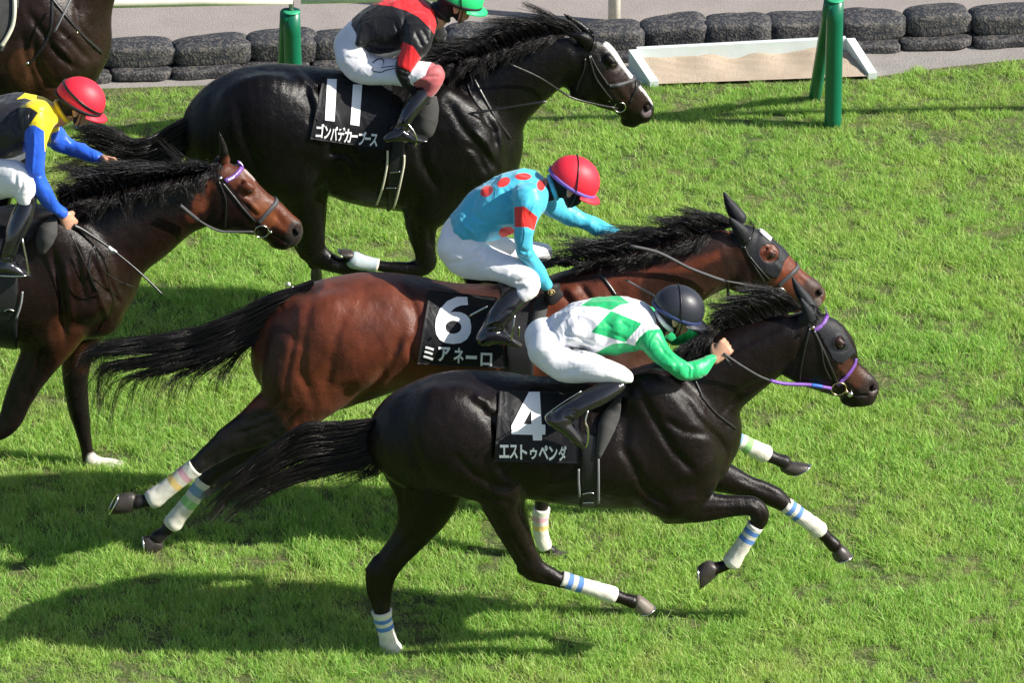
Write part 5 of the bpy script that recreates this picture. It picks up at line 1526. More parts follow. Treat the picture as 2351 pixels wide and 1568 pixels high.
    for nm, mt, lst in c.get('tubes', []):
        ps = []
        for key, pts, r in lst:
            Cc = path3(key, pts, d0, 5); v, fc, _ = tube(Cc, r, None, 8); ps.append((v, fc))
        part(nm, merge(ps), MT[mt], root)
    for fn in c.get('extra', []): fn(root, HC, f, u, n, d0)
    return root

def skin_mat():
    m, nt, b = mat_new('skin')
    v = n_coord(nt); n1 = n_noise(nt, 60, 4, 0.6, v)
    c = n_mix(nt, n_ramp(nt, n1.outputs[0], [(0.3, 0.0), (0.7, 1.0)]), (0.42, 0.22, 0.14), (0.52, 0.29, 0.19))
    nt.links.new(c, b.inputs["Base Color"]); b.inputs["Roughness"].default_value = 0.5
    b.inputs["Subsurface Weight"].default_value = 0.1; b.inputs["Subsurface Radius"].default_value = (.01, .004, .002)
    n_bump(nt, b, n1.outputs[0], 0.25, 0.002); return m
MT['skin'] = skin_mat()
MT['breeches'] = cloth_mat('white_breeches', (0.86, 0.86, 0.88), (), 0.55, 0.2, 0.35, (5, 5, 9), 0.3)
MT['breeches_pink'] = cloth_mat('muddied_breeches', (0.78, 0.78, 0.82), (('pa', (0.42, 0.10, 0.11)),), 0.55, 0.2, 0.4, (5, 5, 9), 0.3)
MT['boot'] = simple('patent_black', (0.010, 0.010, 0.012), 0.14, 0.6, coat=0.6, bump=0.35, bscale=22, bdist=0.006)
MT['glove'] = simple('black_glove', (0.014, 0.013, 0.015), 0.6, 0.3, bump=0.4, bscale=160)
MT['liner'] = simple('black_liner', (0.010, 0.010, 0.013), 0.7, 0.3, bump=0.4, bscale=160)
MT['goggle'] = simple('goggle_lens', (0.008, 0.008, 0.010), 0.1, 0.6, coat=0.5)
MT['whip'] = simple('whip_black', (0.018, 0.018, 0.02), 0.35, 0.5)
MT['white_rubber'] = simple('white_rubber', (0.8, 0.8, 0.8), 0.5, 0.4)
MT['gold_thread'] = simple('gold_thread', (0.55, 0.42, 0.18), 0.5, 0.5)
MT['helm_red'] = simple('red_helmet_cover', (0.70, 0.022, 0.045), 0.5, 0.4, bump=0.15, bscale=18, var=.04, bdist=.01)
MT['helm_green'] = simple('green_helmet_cover', (0.02, 0.50, 0.16), 0.5, 0.4, bump=0.15, bscale=18, var=.04, bdist=.01)
MT['helm_black'] = simple('black_helmet_cover', (0.022, 0.024, 0.034), 0.42, 0.4, bump=0.15, bscale=18, var=.05, bdist=.01)
MT['band_violet'] = simple('violet_elastic', (0.16, 0.11, 0.42), 0.6, 0.3)
MT['band_navy'] = simple('navy_elastic', (0.02, 0.035, 0.11), 0.6, 0.3)
MT['band_black'] = simple('black_elastic', (0.010, 0.010, 0.012), 0.6, 0.3)
MT['yellow_tape'] = simple('yellow_tape', (0.75, 0.50, 0.03), 0.6, 0.3)

GREEN = (0.012, 0.42, 0.14); LBLUE = (0.07, 0.48, 0.66); RED2 = (0.72, 0.028, 0.022)
PEOPLE = {}
# ------------------------------------------------ rider of 4: white with green diamonds
p = dict(label='jockey crouching in white with green diamonds, green sleeves and black helmet', d0=0.0, base=(1330, 880))
p['lofts'] = [
 ('J', 'Q5', [(360, 700, 165, 0, .145), (520, 620, 212, 0, .15), (700, 605, 262, 0, .16), (900, 620, 316, 0, .175), (1100, 605, 306, 0, .185), (1250, 590, 270, 0, .185), (1370, 585, 195, 0, .16), (1440, 590, 125, 0, .12)], 0),
 ('A', 'Q5', [(1385, 745, 158, -.15), (1460, 840, 138, -.19), (1580, 975, 117, -.24), (1690, 1060, 108, -.26), (1785, 1112, 104, -.25), (1910, 1090, 98, -.23), (2015, 1035, 80, -.2), (2108, 966, 60, -.17)], 0),
 ('A', 'Q5', [(1330, 500, 130, .16), (1500, 620, 105, .24), (1690, 740, 88, .27), (1830, 710, 76, .24), (1960, 690, 60, .18)], 0),
 ('P', 'Q5', [(360, 700, 150, 0, .14), (280, 780, 195, 0, .15), (270, 860, 190, 0, .16)], 0),
 ('P', 'Q5', [(290, 880, 212, -.07, .10), (400, 985, 208, -.10, .10), (520, 1040, 195, -.14, .09), (700, 1065, 172, -.19, .08), (900, 1098, 143, -.23, .07), (1080, 1138, 104, -.25, .06), (1180, 1168, 62, -.25, .05)], 1),
 ('B', 'Q6', [(1330, 190, 90, -.26, .05), (1300, 215, 95, -.27, .055), (1150, 300, 100, -.30, .06), (1000, 380, 95, -.32, .055), (870, 460, 88, -.335, .045)], 1),
 ('N', 'Q5', [(1400, 580, 90, 0), (1560, 620, 88, 0)], 0),
]
p['head'] = ('Q5', 1722, 420, 27, 0.0); p['neck'] = ('Q5', 1500, 610, 0.0); p['head_scale'] = 0.97
p['hands'] = {'near': ('Q5', 2120, 965, -.165, 2215, 862, -.15, False), 'far': ('Q5', 1980, 700, .17, 2060, 660, .14, False)}
p['boots'] = [('both', [('Q6', [(1370, 170, 60, -.26, .045), (1310, 205, 92, -.27, .055), (1150, 290, 100, -.30, .06), (1000, 370, 96, -.32, .055), (880, 450, 90, -.335, .045), (790, 500, 84, -.34, .042)]),
                         ('Q6', [(665, 525, 55, -.345, .036), (740, 560, 80, -.345, .042), (850, 640, 72, -.345, .042), (940, 735, 58, -.345, .042), (1000, 800, 32, -.345, .034)])])]
p['blines'] = [('Q6', [(800, 460), (850, 440), (940, 460)], 14, .006), ('Q6', [(790, 490), (860, 480), (930, 500)], 14, .006), ('Q6', [(790, 520), (850, 530), (900, 550)], 14, .006)]
p['jmat'] = cloth_mat('silks_white_green', (0.80, 0.80, 0.84), (('dia', GREEN), ('slv', GREEN)), 0.42, 0.2, 0.6, (7, 7, 3.5), 0.35)
p['pats'] = [('dia', [('poly', 'Q5', [(980, 450), (1318, 588), (1135, 795), (765, 682)]), ('poly', 'Q5', [(645, 398), (790, 300), (950, 200), (1190, 366), (1080, 385), (980, 445), (840, 405)]),
                      ('poly', 'Q5', [(820, 912), (920, 850), (1010, 810), (1135, 800), (1300, 850), (1300, 1000), (860, 1000)], (-.3, .3))]),
             ('slv', [('poly', 'Q5', [(1525, 645), (1380, 660), (1290, 740), (1250, 800), (1250, 900), (1300, 960), (1700, 1400), (2400, 1200), (2300, 800), (1700, 800)], (-.6, .6)), ('region', -.01, (.1, .6))])]
p['jlines'] = [('Q5', [(1300, 880), (1400, 980), (1560, 1100)], 22, .007), ('Q5', [(1480, 760), (1560, 900), (1700, 1040)], 20, .006), ('Q5', [(1780, 1000), (1830, 1090), (1820, 1190)], 18, .006),
               ('Q5', [(1860, 1010), (1880, 1090), (1870, 1180)], 16, .005), ('Q5', [(480, 700), (650, 760), (850, 830)], 20, .008), ('Q5', [(540, 780), (700, 850), (850, 890)], 18, .008),
               ('Q5', [(1080, 560), (1150, 620), (1200, 640)], 14, .005), ('Q5', [(900, 560), (960, 610), (1000, 640)], 14, .004), ('Q5', [(1000, 700), (1100, 740), (1180, 790)], 18, .006),
               ('Q5', [(1250, 860), (1290, 760), (1370, 680), (1500, 640)], 14, .006), ('Q5', [(600, 420), (620, 600), (600, 700)], 14, .003)]
p['plines'] = [('Q5', [(290, 540), (400, 680), (500, 800)], 14, .005), ('Q5', [(520, 800), (560, 880), (700, 930)], 22, .010), ('Q5', [(360, 1150), (480, 1130), (620, 1080)], 20, .004), ('Q5', [(900, 950), (1020, 1080), (1080, 1180)], 16, .004)]
p['hcol'] = MT['helm_black']; p['hband'] = MT['band_navy']
PEOPLE['4'] = p
# ------------------------------------------------ rider of 6: light blue with red spots
p = dict(label='jockey in light blue silks with red spots and red armband, red helmet', d0=1.15, base=(1150, 680))
p['lofts'] = [
 ('J', 'E', [(500, 590, 130, 0, .14), (560, 560, 160, 0, .145), (655, 515, 192, 0, .15), (780, 452, 210, 0, .165), (900, 390, 205, 0, .18), (990, 350, 160, 0, .18), (1050, 320, 105, 0, .14)], 0),
 ('A', 'E', [(960, 390, 125, -.16), (965, 440, 112, -.19), (950, 530, 84, -.22), (940, 620, 70, -.24), (938, 710, 66, -.245), (955, 790, 64, -.24), (1005, 880, 58, -.22), (1060, 970, 50, -.21), (1105, 1035, 40, -.2)], 0),
 ('A', 'E', [(1030, 330, 110, .15), (1120, 430, 88, .19), (1240, 500, 76, .21), (1400, 580, 64, .19), (1520, 628, 55, .16), (1620, 668, 38, .12)], 0),
 ('P', 'E', [(520, 590, 130, 0, .13), (455, 680, 135, 0, .14), (430, 740, 120, 0, .15)], 0),
 ('P', 'E', [(440, 760, 132, -.06, .10), (520, 820, 152, -.10, .10), (640, 862, 130, -.14, .09), (800, 905, 110, -.19, .08), (900, 950, 102, -.23, .07), (965, 1005, 94, -.25, .06), (970, 1050, 84, -.262, .055), (925, 1088, 70, -.27, .05)], 0),
 ('P', 'E', [(470, 720, 120, .06, .10), (620, 750, 110, .12, .09), (820, 760, 80, .19, .08), (980, 770, 68, .23, .07), (1085, 790, 58, .25, .06), (1050, 840, 50, .26, .05)], 0),
 ('B', 'A', [(1290, 310, 85, -.26, .055), (1210, 390, 85, -.29, .06), (1140, 470, 78, -.32, .055), (1090, 560, 66, -.335, .045)], 1),
 ('N', 'E', [(1040, 330, 70, 0), (1130, 330, 66, 0)], 0),
]
p['head'] = ('Q7', 775, 640, 35, 0.0); p['neck'] = ('E', 1080, 340, 0.0)
p['hands'] = {'near': ('E', 1120, 1055, -.195, 1175, 1140, -.18, True), 'far': ('E', 1625, 668, .12, 1740, 690, .08, True)}
p['boots'] = [('both', [('A', [(1330, 290, 70, -.25, .05), (1280, 330, 86, -.26, .055), (1210, 400, 84, -.29, .06), (1140, 480, 78, -.32, .055), (1090, 570, 70, -.335, .045), (1060, 615, 66, -.34, .042)]),
                         ('A', [(1020, 640, 40, -.345, .036), (1100, 615, 55, -.345, .042), (1180, 620, 52, -.345, .042), (1250, 650, 36, -.345, .04), (1300, 675, 20, -.345, .03)])])]
p['blines'] = [('A', [(1050, 560), (1120, 540), (1180, 560)], 12, .006), ('A', [(1050, 590), (1120, 580), (1180, 590)], 12, .006), ('A', [(1150, 480), (1200, 430), (1260, 420)], 12, .004)]
p['jmat'] = cloth_mat('silks_blue_spots', LBLUE, (('dots', RED2),), 0.44, 0.2, 0.6, (7, 7, 3.5), 0.35)
p['pats'] = [('dots', [('ell', 'E', 930, 237, 60, 26, 0), ('ell', 'E', 788, 278, 52, 32, -28), ('ell', 'E', 665, 343, 50, 38, -35), ('ell', 'E', 810, 642, 57, 40, -10), ('ell', 'E', 1060, 300, 30, 40, 0),
                       ('poly', 'E', [(866, 458), (940, 455), (1035, 532), (1010, 630), (960, 605), (868, 605)], (-.6, -.12))])]
p['jlines'] = [('E', [(780, 330), (830, 400), (870, 460)], 12, .006), ('E', [(830, 330), (860, 390), (900, 440)], 12, .005), ('E', [(520, 480), (640, 560), (800, 600)], 24, .006), ('E', [(580, 620), (700, 600), (860, 620)], 24, .006),
               ('E', [(460, 540), (520, 610), (600, 690)], 12, -.005), ('E', [(900, 760), (950, 790), (1000, 770)], 12, .006), ('E', [(900, 810), (960, 840), (1010, 820)], 12, .005),
               ('E', [(1320, 540), (1340, 580), (1380, 630)], 12, .006), ('E', [(1370, 530), (1400, 570), (1430, 620)], 12, .005), ('E', [(950, 480), (1000, 560), (990, 640)], 14, .004), ('E', [(700, 420), (740, 500), (760, 580)], 18, .004)]
p['plines'] = [('E', [(370, 870), (480, 860), (640, 800)], 14, .005), ('E', [(400, 800), (500, 800), (620, 750)], 14, .004), ('E', [(640, 740), (670, 800), (640, 880)], 14, .004), ('E', [(820, 960), (880, 920), (900, 870)], 12, .005), ('E', [(870, 1010), (930, 990), (1010, 990)], 14, .007)]
p['hcol'] = MT['helm_red']; p['hband'] = MT['band_violet']; p['face_cut'] = 0.075; p['full_hood'] = True
p['collar'] = 1
def glove_mark(key, x, y, o):
    def fn(root, HC, f, u, n, d0):
        xx, yy, _ = cv(key, x, y); part('glove_emblem', ring_mesh(P(xx, yy, d0 + o), ND + .3 * UP, .016, .0028, 20, 6), MT['gold_thread'], root)
        part('glove_button', ball(P(xx, yy, d0 + o), .008, 8), MT['gold_thread'], root)
    return fn
p['extra'] = [glove_mark('E', 1135, 1080, -.222)]
PEOPLE['6'] = p
# ------------------------------------------------ rider of 11: red and black
p = dict(label='jockey in black silks with red sash, green helmet and muddied knee at the top edge', d0=3.55, base=(890, 200))
p['lofts'] = [
 ('J', 'M', [(330, 350, 135, 0, .14), (420, 330, 185, 0, .145), (600, 292, 262, 0, .155), (800, 235, 282, 0, .175), (960, 195, 245, 0, .185), (1060, 180, 185, 0, .16), (1130, 160, 110, 0, .12)], 0),
 ('A', 'M', [(1000, 330, 170, -.15), (975, 420, 150, -.19), (925, 530, 118, -.22), (880, 620, 98, -.24), (835, 710, 92, -.25), (870, 820, 84, -.245), (960, 930, 70, -.23), (1070, 1050, 56, -.22), (1140, 1110, 46, -.21)], 0),
 ('A', 'M', [(1040, 180, 150, .15), (1150, 330, 105, .22), (1210, 420, 90, .24), (1350, 470, 80, .2), (1500, 500, 60, .16)], 0),
 ('P', 'M', [(340, 360, 140, 0, .13), (290, 470, 170, 0, .14), (300, 540, 170, 0, .15)], 0),
 ('P', 'M', [(300, 600, 172, -.07, .10), (400, 690, 172, -.10, .10), (560, 725, 155, -.14, .09), (760, 745, 140, -.19, .08), (950, 770, 138, -.23, .07), (1090, 775, 130, -.25, .065), (1160, 780, 100, -.255, .06), (1100, 900, 95, -.26, .06), (1060, 960, 80, -.265, .055), (1030, 1000, 60, -.27, .05)], 1),
 ('B', 'M', [(1040, 950, 85, -.26, .055), (950, 1060, 90, -.29, .06), (870, 1180, 80, -.32, .055), (830, 1280, 68, -.335, .045)], 1),
 ('N', 'M', [(1060, 180, 110, 0), (1180, 180, 105, 0)], 0),
]
p['head'] = ('Q8', 1120, -110, 24, 0.0); p['neck'] = ('M', 1140, 190, 0.0); p['head_scale'] = 1.0
p['hands'] = {'near': ('M', 1160, 1130, -.205, 1290, 1230, -.19, True), 'far': ('M', 1520, 500, .16, 1640, 480, .12, True)}
p['boots'] = [('both', [('M', [(1080, 920, 70, -.25, .05), (1040, 960, 90, -.26, .055), (950, 1070, 92, -.29, .06), (870, 1190, 80, -.32, .055), (830, 1290, 72, -.335, .045), (810, 1340, 68, -.34, .042)]),
                         ('M', [(660, 1430, 45, -.345, .036), (740, 1400, 66, -.345, .042), (850, 1400, 68, -.345, .042), (960, 1430, 48, -.345, .042), (1070, 1445, 26, -.345, .034)])])]
p['blines'] = [('M', [(740, 1330), (820, 1310), (900, 1330)], 14, .006), ('M', [(740, 1360), (820, 1350), (900, 1365)], 14, .006)]
p['jmat'] = cloth_mat('silks_black_red', (0.008, 0.008, 0.010), (('red', (0.72, 0.025, 0.03)),), 0.46, 0.1, 0.6, (7, 7, 3.5), 0.3)
p['pats'] = [('red', [('poly', 'M', [(470, 42), (560, -60), (900, -90), (1060, 10), (1150, 110), (1175, 260), (1150, 350), (1110, 290), (990, 170), (860, 105), (720, 60), (560, 42)]),
                      ('poly', 'M', [(822, 428), (935, 478), (1015, 600), (985, 640), (905, 745), (778, 680), (770, 560)], (-.6, -.12))])]
p['jlines'] = [('M', [(850, 80), (840, 220), (820, 400)], 18, .006), ('M', [(740, 230), (780, 320), (800, 420)], 16, .007), ('M', [(950, 320), (1000, 420), (1030, 480)], 16, .007), ('M', [(1020, 300), (1070, 380), (1090, 440)], 16, .006),
               ('M', [(800, 700), (860, 740), (900, 740)], 16, .008), ('M', [(790, 760), (860, 790), (930, 790)], 14, .006), ('M', [(900, 860), (960, 860), (1000, 880)], 12, .005), ('M', [(400, 440), (600, 500), (780, 480)], 24, .006)]
p['plines'] = [('M', [(1050, 770), (1100, 700), (1200, 650)], 16, .008), ('M', [(1000, 800), (1100, 790), (1210, 790)], 14, .005), ('M', [(240, 570), (330, 570), (400, 600)], 18, -.005), ('M', [(300, 760), (400, 680), (480, 640)], 14, .004), ('M', [(450, 820), (550, 760), (640, 700)], 14, .004)]
p['pmat'] = MT['breeches_pink']; p['ppat'] = ('M', [(1150, 610), (1085, 700), (1060, 780), (930, 860), (980, 960), (1080, 1040), (1300, 1040), (1400, 700), (1250, 580)])
p['hcol'] = MT['helm_green']; p['hband'] = MT['band_black']
def breeches_mark(root, HC, f, u, n, d0):
    ps = []
    for pts, r in (([(515, 650, -.235), (560, 615, -.235), (610, 610, -.235), (625, 650, -.235), (612, 675, -.235)], .005), ([(515, 700, -.24), (530, 735, -.24), (600, 745, -.24), (650, 725, -.24), (740, 705, -.25)], .0028), ([(600, 700, -.24), (660, 690, -.245), (740, 680, -.25)], .0028)):
        C = path3('M', pts, d0, 5); fld = PEOPLE['11']['pfield']
        px, py = proj(C); W, ok = fld.hit(np.stack([px, py], 1), 0.0015, d0)
        v, fc, _ = tube(W, r, .0012, 8); ps.append((v, fc))
    part('stitched_emblem', merge(ps), MT['boot'], root)
p['extra'] = [glove_mark('M', 1165, 1165, -.235), breeches_mark]
PEOPLE['11'] = p
# ------------------------------------------------ rider at the left: black, yellow, blue
p = dict(label='jockey in black silks with yellow shoulders, blue sleeves and red helmet at left edge', d0=2.13, base=(0, 500))
p['lofts'] = [
 ('J', 'O', [(-200, 540, 120, 0, .14), (-130, 500, 165, 0, .145), (-10, 440, 208, 0, .16), (110, 400, 208, 0, .18), (210, 370, 175, 0, .185), (280, 345, 125, 0, .15), (340, 330, 90, 0, .11)], 0),
 ('A', 'O', [(250, 370, 130, -.15), (255, 430, 95, -.19), (245, 520, 72, -.22), (240, 640, 64, -.24), (243, 750, 60, -.245), (285, 850, 60, -.24), (355, 945, 52, -.22), (415, 1010, 42, -.21)], 0),
 ('A', 'O', [(290, 370, 110, .15), (370, 490, 78, .22), (470, 550, 62, .23), (580, 600, 50, .18), (675, 635, 38, .14)], 0),
 ('P', 'O', [(-180, 560, 120, 0, .13), (-230, 650, 140, 0, .14), (-240, 720, 130, 0, .15)], 0),
 ('P', 'O', [(-230, 750, 140, -.07, .10), (-120, 780, 150, -.11, .09), (20, 775, 138, -.17, .08), (120, 785, 125, -.22, .075), (165, 810, 95, -.25, .065), (165, 870, 72, -.26, .055), (180, 930, 55, -.262, .05)], 1),
 ('B', 'O', [(190, 900, 60, -.26, .055), (150, 1020, 72, -.29, .06), (105, 1140, 66, -.32, .055), (65, 1260, 56, -.335, .045)], 1),
 ('N', 'O', [(290, 340, 80, 0), (420, 340, 70, 0)], 0),
]
p['head'] = ('O', 548, 235, 31, 0.0); p['neck'] = ('O', 370, 350, 0.0); p['head_scale'] = 0.98
p['hands'] = {'near': ('O', 435, 1030, -.2, 505, 1120, -.185, False), 'far': ('O', 690, 642, .14, 800, 665, .11, False)}
p['boots'] = [('both', [('O', [(200, 900, 45, -.255, .05), (185, 950, 62, -.26, .055), (150, 1040, 72, -.29, .06), (105, 1150, 66, -.32, .055), (65, 1260, 56, -.335, .045), (50, 1310, 52, -.34, .042)]),
                         ('O', [(-60, 1390, 36, -.345, .036), (20, 1370, 48, -.345, .042), (90, 1385, 46, -.345, .042), (150, 1410, 32, -.345, .04), (200, 1430, 18, -.345, .03)])])]
p['blines'] = [('O', [(10, 1320), (60, 1310), (110, 1330)], 10, .006), ('O', [(10, 1345), (60, 1340), (110, 1355)], 10, .005)]
p['jmat'] = cloth_mat('silks_black_yellow_blue', (0.010, 0.010, 0.014), (('blu', (0.015, 0.10, 0.62)), ('yel', (0.80, 0.60, 0.015))), 0.42, 0.15, 0.5, (7, 7, 3.5), 0.45)
p['pats'] = [('blu', [('poly', 'O', [(170, 450), (215, 405), (300, 440), (325, 600), (350, 830), (500, 1000), (400, 1100), (190, 900), (150, 640)], (-.6, -.08)), ('region', 0.0, (.1, .6))]),
             ('yel', [('poly', 'O', [(112, 235), (165, 195), (180, 150), (290, 150), (440, 250), (440, 430), (350, 470), (345, 540), (305, 595), (300, 450), (235, 410), (195, 415), (260, 325), (205, 290), (132, 288), (180, 262), (215, 240), (170, 225)], (-.6, .16))])]
p['jlines'] = [('O', [(60, 320), (80, 400), (110, 470)], 9, .007), ('O', [(120, 300), (130, 390), (150, 450)], 9, .007), ('O', [(170, 300), (175, 380), (185, 440)], 9, .006), ('O', [(210, 310), (200, 370), (200, 420)], 9, .006),
               ('O', [(235, 430), (230, 600), (215, 750)], 9, -.005), ('O', [(210, 790), (250, 760), (290, 750)], 9, .006), ('O', [(430, 520), (460, 540), (480, 600)], 8, .006), ('O', [(480, 530), (510, 570), (520, 620)], 8, .005), ('O', [(540, 560), (560, 600), (565, 640)], 8, .005)]
p['plines'] = [('O', [(90, 860), (110, 820), (115, 760)], 9, .005), ('O', [(130, 880), (150, 830), (150, 760)], 9, .005), ('O', [(60, 640), (110, 700), (100, 800)], 12, .003)]
p['hcol'] = MT['helm_red']; p['hband'] = MT['band_black']; p['rim'] = True; 
PEOPLE['3'] = p
for key in ('4', '6', '11', '3'):
    build_person(PEOPLE[key])
def cell(x0, x1, y0, y1, sh=0.0, tilt=0.0):
    """glyph cell: sh = sideways slant per height, tilt = drop per width"""
    return [(x0 + sh * (y1 - y0), y0), (x1 + sh * (y1 - y0), y0 + tilt * (x1 - x0)), (x1, y1 + tilt * (x1 - x0)), (x0, y1)]

def cpts(key, pts): return [cv(key, *p)[:2] for p in pts]

def ell_pts(cx, cy, rx, ry, n=28): return [(cx + rx * math.cos(t), cy + ry * math.sin(t)) for t in np.linspace(0, 2 * math.pi, n, endpoint=False)]

TACK = {
 '4': dict(cloth=('Q6', [(150, 245), (985, 262), (950, 985), (92, 968)]),
   digits=[('Q6', [[(445, 258), (555, 258), (575, 590), (612, 592), (612, 693), (578, 693), (578, 752), (487, 752), (483, 695), (270, 690), (268, 602)], [(470, 440), (388, 587), (470, 587)]])],
   text=('Q6', [('エ', 145, 245, 795, 932), ('ス', 248, 332, 795, 940), ('ト', 356, 428, 795, 945), ('ゥ', 456, 528, 830, 945), ('ペ', 545, 640, 802, 948), ('ン', 645, 735, 810, 958), ('ダ', 745, 828, 806, 960)], 0.0, 0.0),
   pad=('D', [(1150, 700), (1425, 700), (1425, 890), (1320, 905), (1150, 900)]), saddle=('D', [(1215, 700), (1420, 700), (1430, 860), (1400, 900), (1260, 890)]),
   girth=('Q6', [(955, 700), (1150, 700), (1168, 1520), (972, 1520)]), pipe=[('Q6', [(950, 1045), (950, 1180), (962, 1330)]), ('Q6', [(1150, 925), (1152, 1150), (1152, 1395)])], pipemat='greypipe',
   buckles=[('Q6', [(990, 1300), (1050, 1282), (1105, 1290)]), ('Q6', [(990, 1388), (1050, 1384), (1100, 1388)])],
   suede=('Q6', [(1365, 310), (1320, 420), (1255, 560), (1205, 720), (1150, 930)], (.02, .055, .085, .085, .06, .02)),
   stirrup=[('Q6', [(1045, 450, -.37), (1020, 560, -.385), (1045, 640, -.39), (1045, 760, -.385), (1015, 835, -.37)], .005), ('Q6', [(980, 250, -.36), (800, 360, -.38), (650, 470, -.39), (605, 530, -.385)], .0025)]),
 '6': dict(cloth=('A', [(640, 280), (1130, 335), (1205, 852), (552, 818)]),
   digits=[('A', [[(915, 330), (840, 328), (770, 360), (715, 420), (688, 490), (682, 550), (690, 602), (715, 642), (755, 665), (812, 673), (870, 665), (915, 637), (940, 592), (945, 545), (935, 492), (905, 458), (870, 442), (830, 438), (792, 442), (828, 408), (870, 392), (922, 388)], ell_pts(815, 550, 58, 48)])],
   text=('A', [('ミ', 595, 672, 688, 790), ('ア', 702, 790, 692, 800), ('ネ', 815, 888, 700, 812), ('ー', 905, 985, 755, 782), ('ロ', 1010, 1095, 735, 832)], 0.04, 0.04),
   pad=('A', [(640, -100), (1350, -100), (1350, 400), (1060, 360), (640, 300)]), saddle=('A', [(690, -100), (1320, -100), (1320, 330), (1200, 330), (690, 230)]),
   girth=('D', [(1160, 650), (1225, 650), (1225, 950), (1160, 950)]), pipe=[], pipemat='greypipe', buckles=[],
   suede=('D', [(1250, 672), (1242, 700), (1232, 740), (1220, 785)], (.03, .07, .075, .06, .03)),
   stirrup=[('A', [(1262, 460, -.36), (1250, 560, -.385), (1240, 650, -.38), (1310, 690, -.36)], .005), ('A', [(1290, 545, -.36), (1290, 620, -.36)], .006), ('A', [(1060, 400, -.36), (930, 470, -.33)], .005)]),
 '11': dict(cloth=('L', [(172, 215), (860, 300), (760, 925), (48, 822)]),
   digits=[('L', [[(213, 238), (305, 240), (283, 652), (190, 640)]]), ('L', [[(462, 290), (551, 293), (523, 697), (436, 682)]])],
   text=('L', [('ゴ', 98, 175, 672, 808), ('ン', 178, 238, 692, 822), ('バ', 240, 305, 698, 838), ('デ', 310, 375, 706, 845), ('カ', 372, 440, 722, 858), ('ー', 444, 506, 782, 806), ('ブ', 510, 582, 745, 882), ('ー', 576, 632, 805, 830), ('ス', 620, 695, 770, 895)], 0.10, 0.06),
   pad=('L', [(150, -400), (1250, -400), (1250, 250), (860, 330), (170, 245)]), saddle=('L', [(250, -400), (1200, -400), (1250, 200), (1050, 380), (280, 180)]),
   girth=('L', [(800, 700), (965, 700), (965, 1000), (925, 1250), (840, 1650), (680, 1650), (770, 1200), (800, 1000)]), pipe=[('L', [(795, 935), (795, 1050), (770, 1200), (735, 1340), (690, 1465)]), ('L', [(958, 980), (955, 1080), (920, 1250), (890, 1380), (855, 1500)])], pipemat='cream',
   buckles=[('L', [(822, 1150), (870, 1146), (915, 1140)]), ('L', [(785, 1300), (835, 1298), (880, 1300)])],
   suede=('L', [(1230, 400), (1200, 500), (1160, 620), (1130, 730), (1050, 790)], (.05, .11, .14, .13, .04)),
   stirrup=[('L', [(990, 670, -.37), (1050, 750, -.385), (1080, 830, -.385), (1070, 890, -.37)], .005)]),
 '3': dict(pad=('D', [(-170, 300), (105, 300), (110, 520), (60, 600), (60, 780), (-170, 770)]), saddle=('D', [(-120, 300), (95, 300), (95, 500), (-120, 510)]),
   girth=('D', [(-20, 600), (42, 600), (42, 860), (-20, 860)]), pipe=[('H', [(140, 250), (130, 330), (100, 420)])], pipemat='greypipe', buckles=[('H', [(25, 375), (50, 360), (90, 372)])],
   suede=('O', [(375, 1020), (345, 1090), (310, 1180), (280, 1290)], (.02, .06, .10, .09, .03)),
   stirrup=[('O', [(150, 1180, -.36), (185, 1350, -.38), (198, 1430, -.385)], .006), ('O', [(-80, 1430, -.36), (60, 1440, -.38), (180, 1440, -.385)], .006)]),
 '5': dict(pad=('D', [(-170, -300), (40, -300), (45, 10), (35, 60), (5, 115), (-170, 90)]), pipe=[('J', [(98, -60), (106, 30), (98, 160), (62, 250), (8, 335)])], pipemat='cream'),
}
for key, t in TACK.items():
    c = HORSES[key]; root = c['root']; d0 = c['d0']
    if 'pad' in t: part('saddle_pad', solid_slab(c, t['pad'][0], t['pad'][1], .009), MT['cloth_black' if key != '5' else 'suede'], root)
    if 'saddle' in t:
        part('saddle', solid_slab(c, t['saddle'][0], t['saddle'][1], .034, inner=0.0), MT['leather'], root)
    if 'girth' in t:
        g = part('girth', solid_slab(c, t['girth'][0], t['girth'][1], .012), MT['girth_black'], root)
    else: g = root
    for k, pts in t.get('pipe', []):
        part('piping', strap(c['trunk'], k, pts, .011 if key != '5' else .022, d0, off=.017), MT[t['pipemat']], g)
    for k, pts in t.get('buckles', []):
        part('girth_buckle', strap(c['trunk'], k, pts, .005, d0, off=.018), MT['steel'], g)
    if 'suede' in t:
        k, pts, wl = t['suede']
        part('saddle_flap', strap(c['trunk'], k, pts, .05, d0, off=.021, wl=wl), MT['suede'], root)
    if 'cloth' in t:
        vf, surf = draped(c, t['cloth'][0], t['cloth'][1], .015)
        cl = part('number_cloth', vf, MT['cloth_black'], root)
        for k, loops in t['digits']:
            xy, f = flat_shape(cpts(k, loops[0]), [cpts(k, l) for l in loops[1:]])
            part('number', print_on(surf, k, [(xy, f)]), MT['print_white'], cl)
        k, chars, slant, tilt = t['text']
        shapes = []
        for ch, x0, x1, y0, y1 in chars:
            cl4 = cell(x0, x1, y0, y1, slant, tilt)
            xy, f = glyph(ch, cpts(k, cl4), 0.030)
            shapes.append((xy, f))
        part('lettering', print_on(surf, k, shapes), MT['print_white'], cl)
    if 'stirrup' in t:
        ps = []
        for k, pts, r in t['stirrup']:
            C = path3(k, pts, d0, 5); v, fc, _ = tube(C, r, None, 8); ps.append((v, fc))
        part('stirrup', merge(ps), MT['steel'], root)

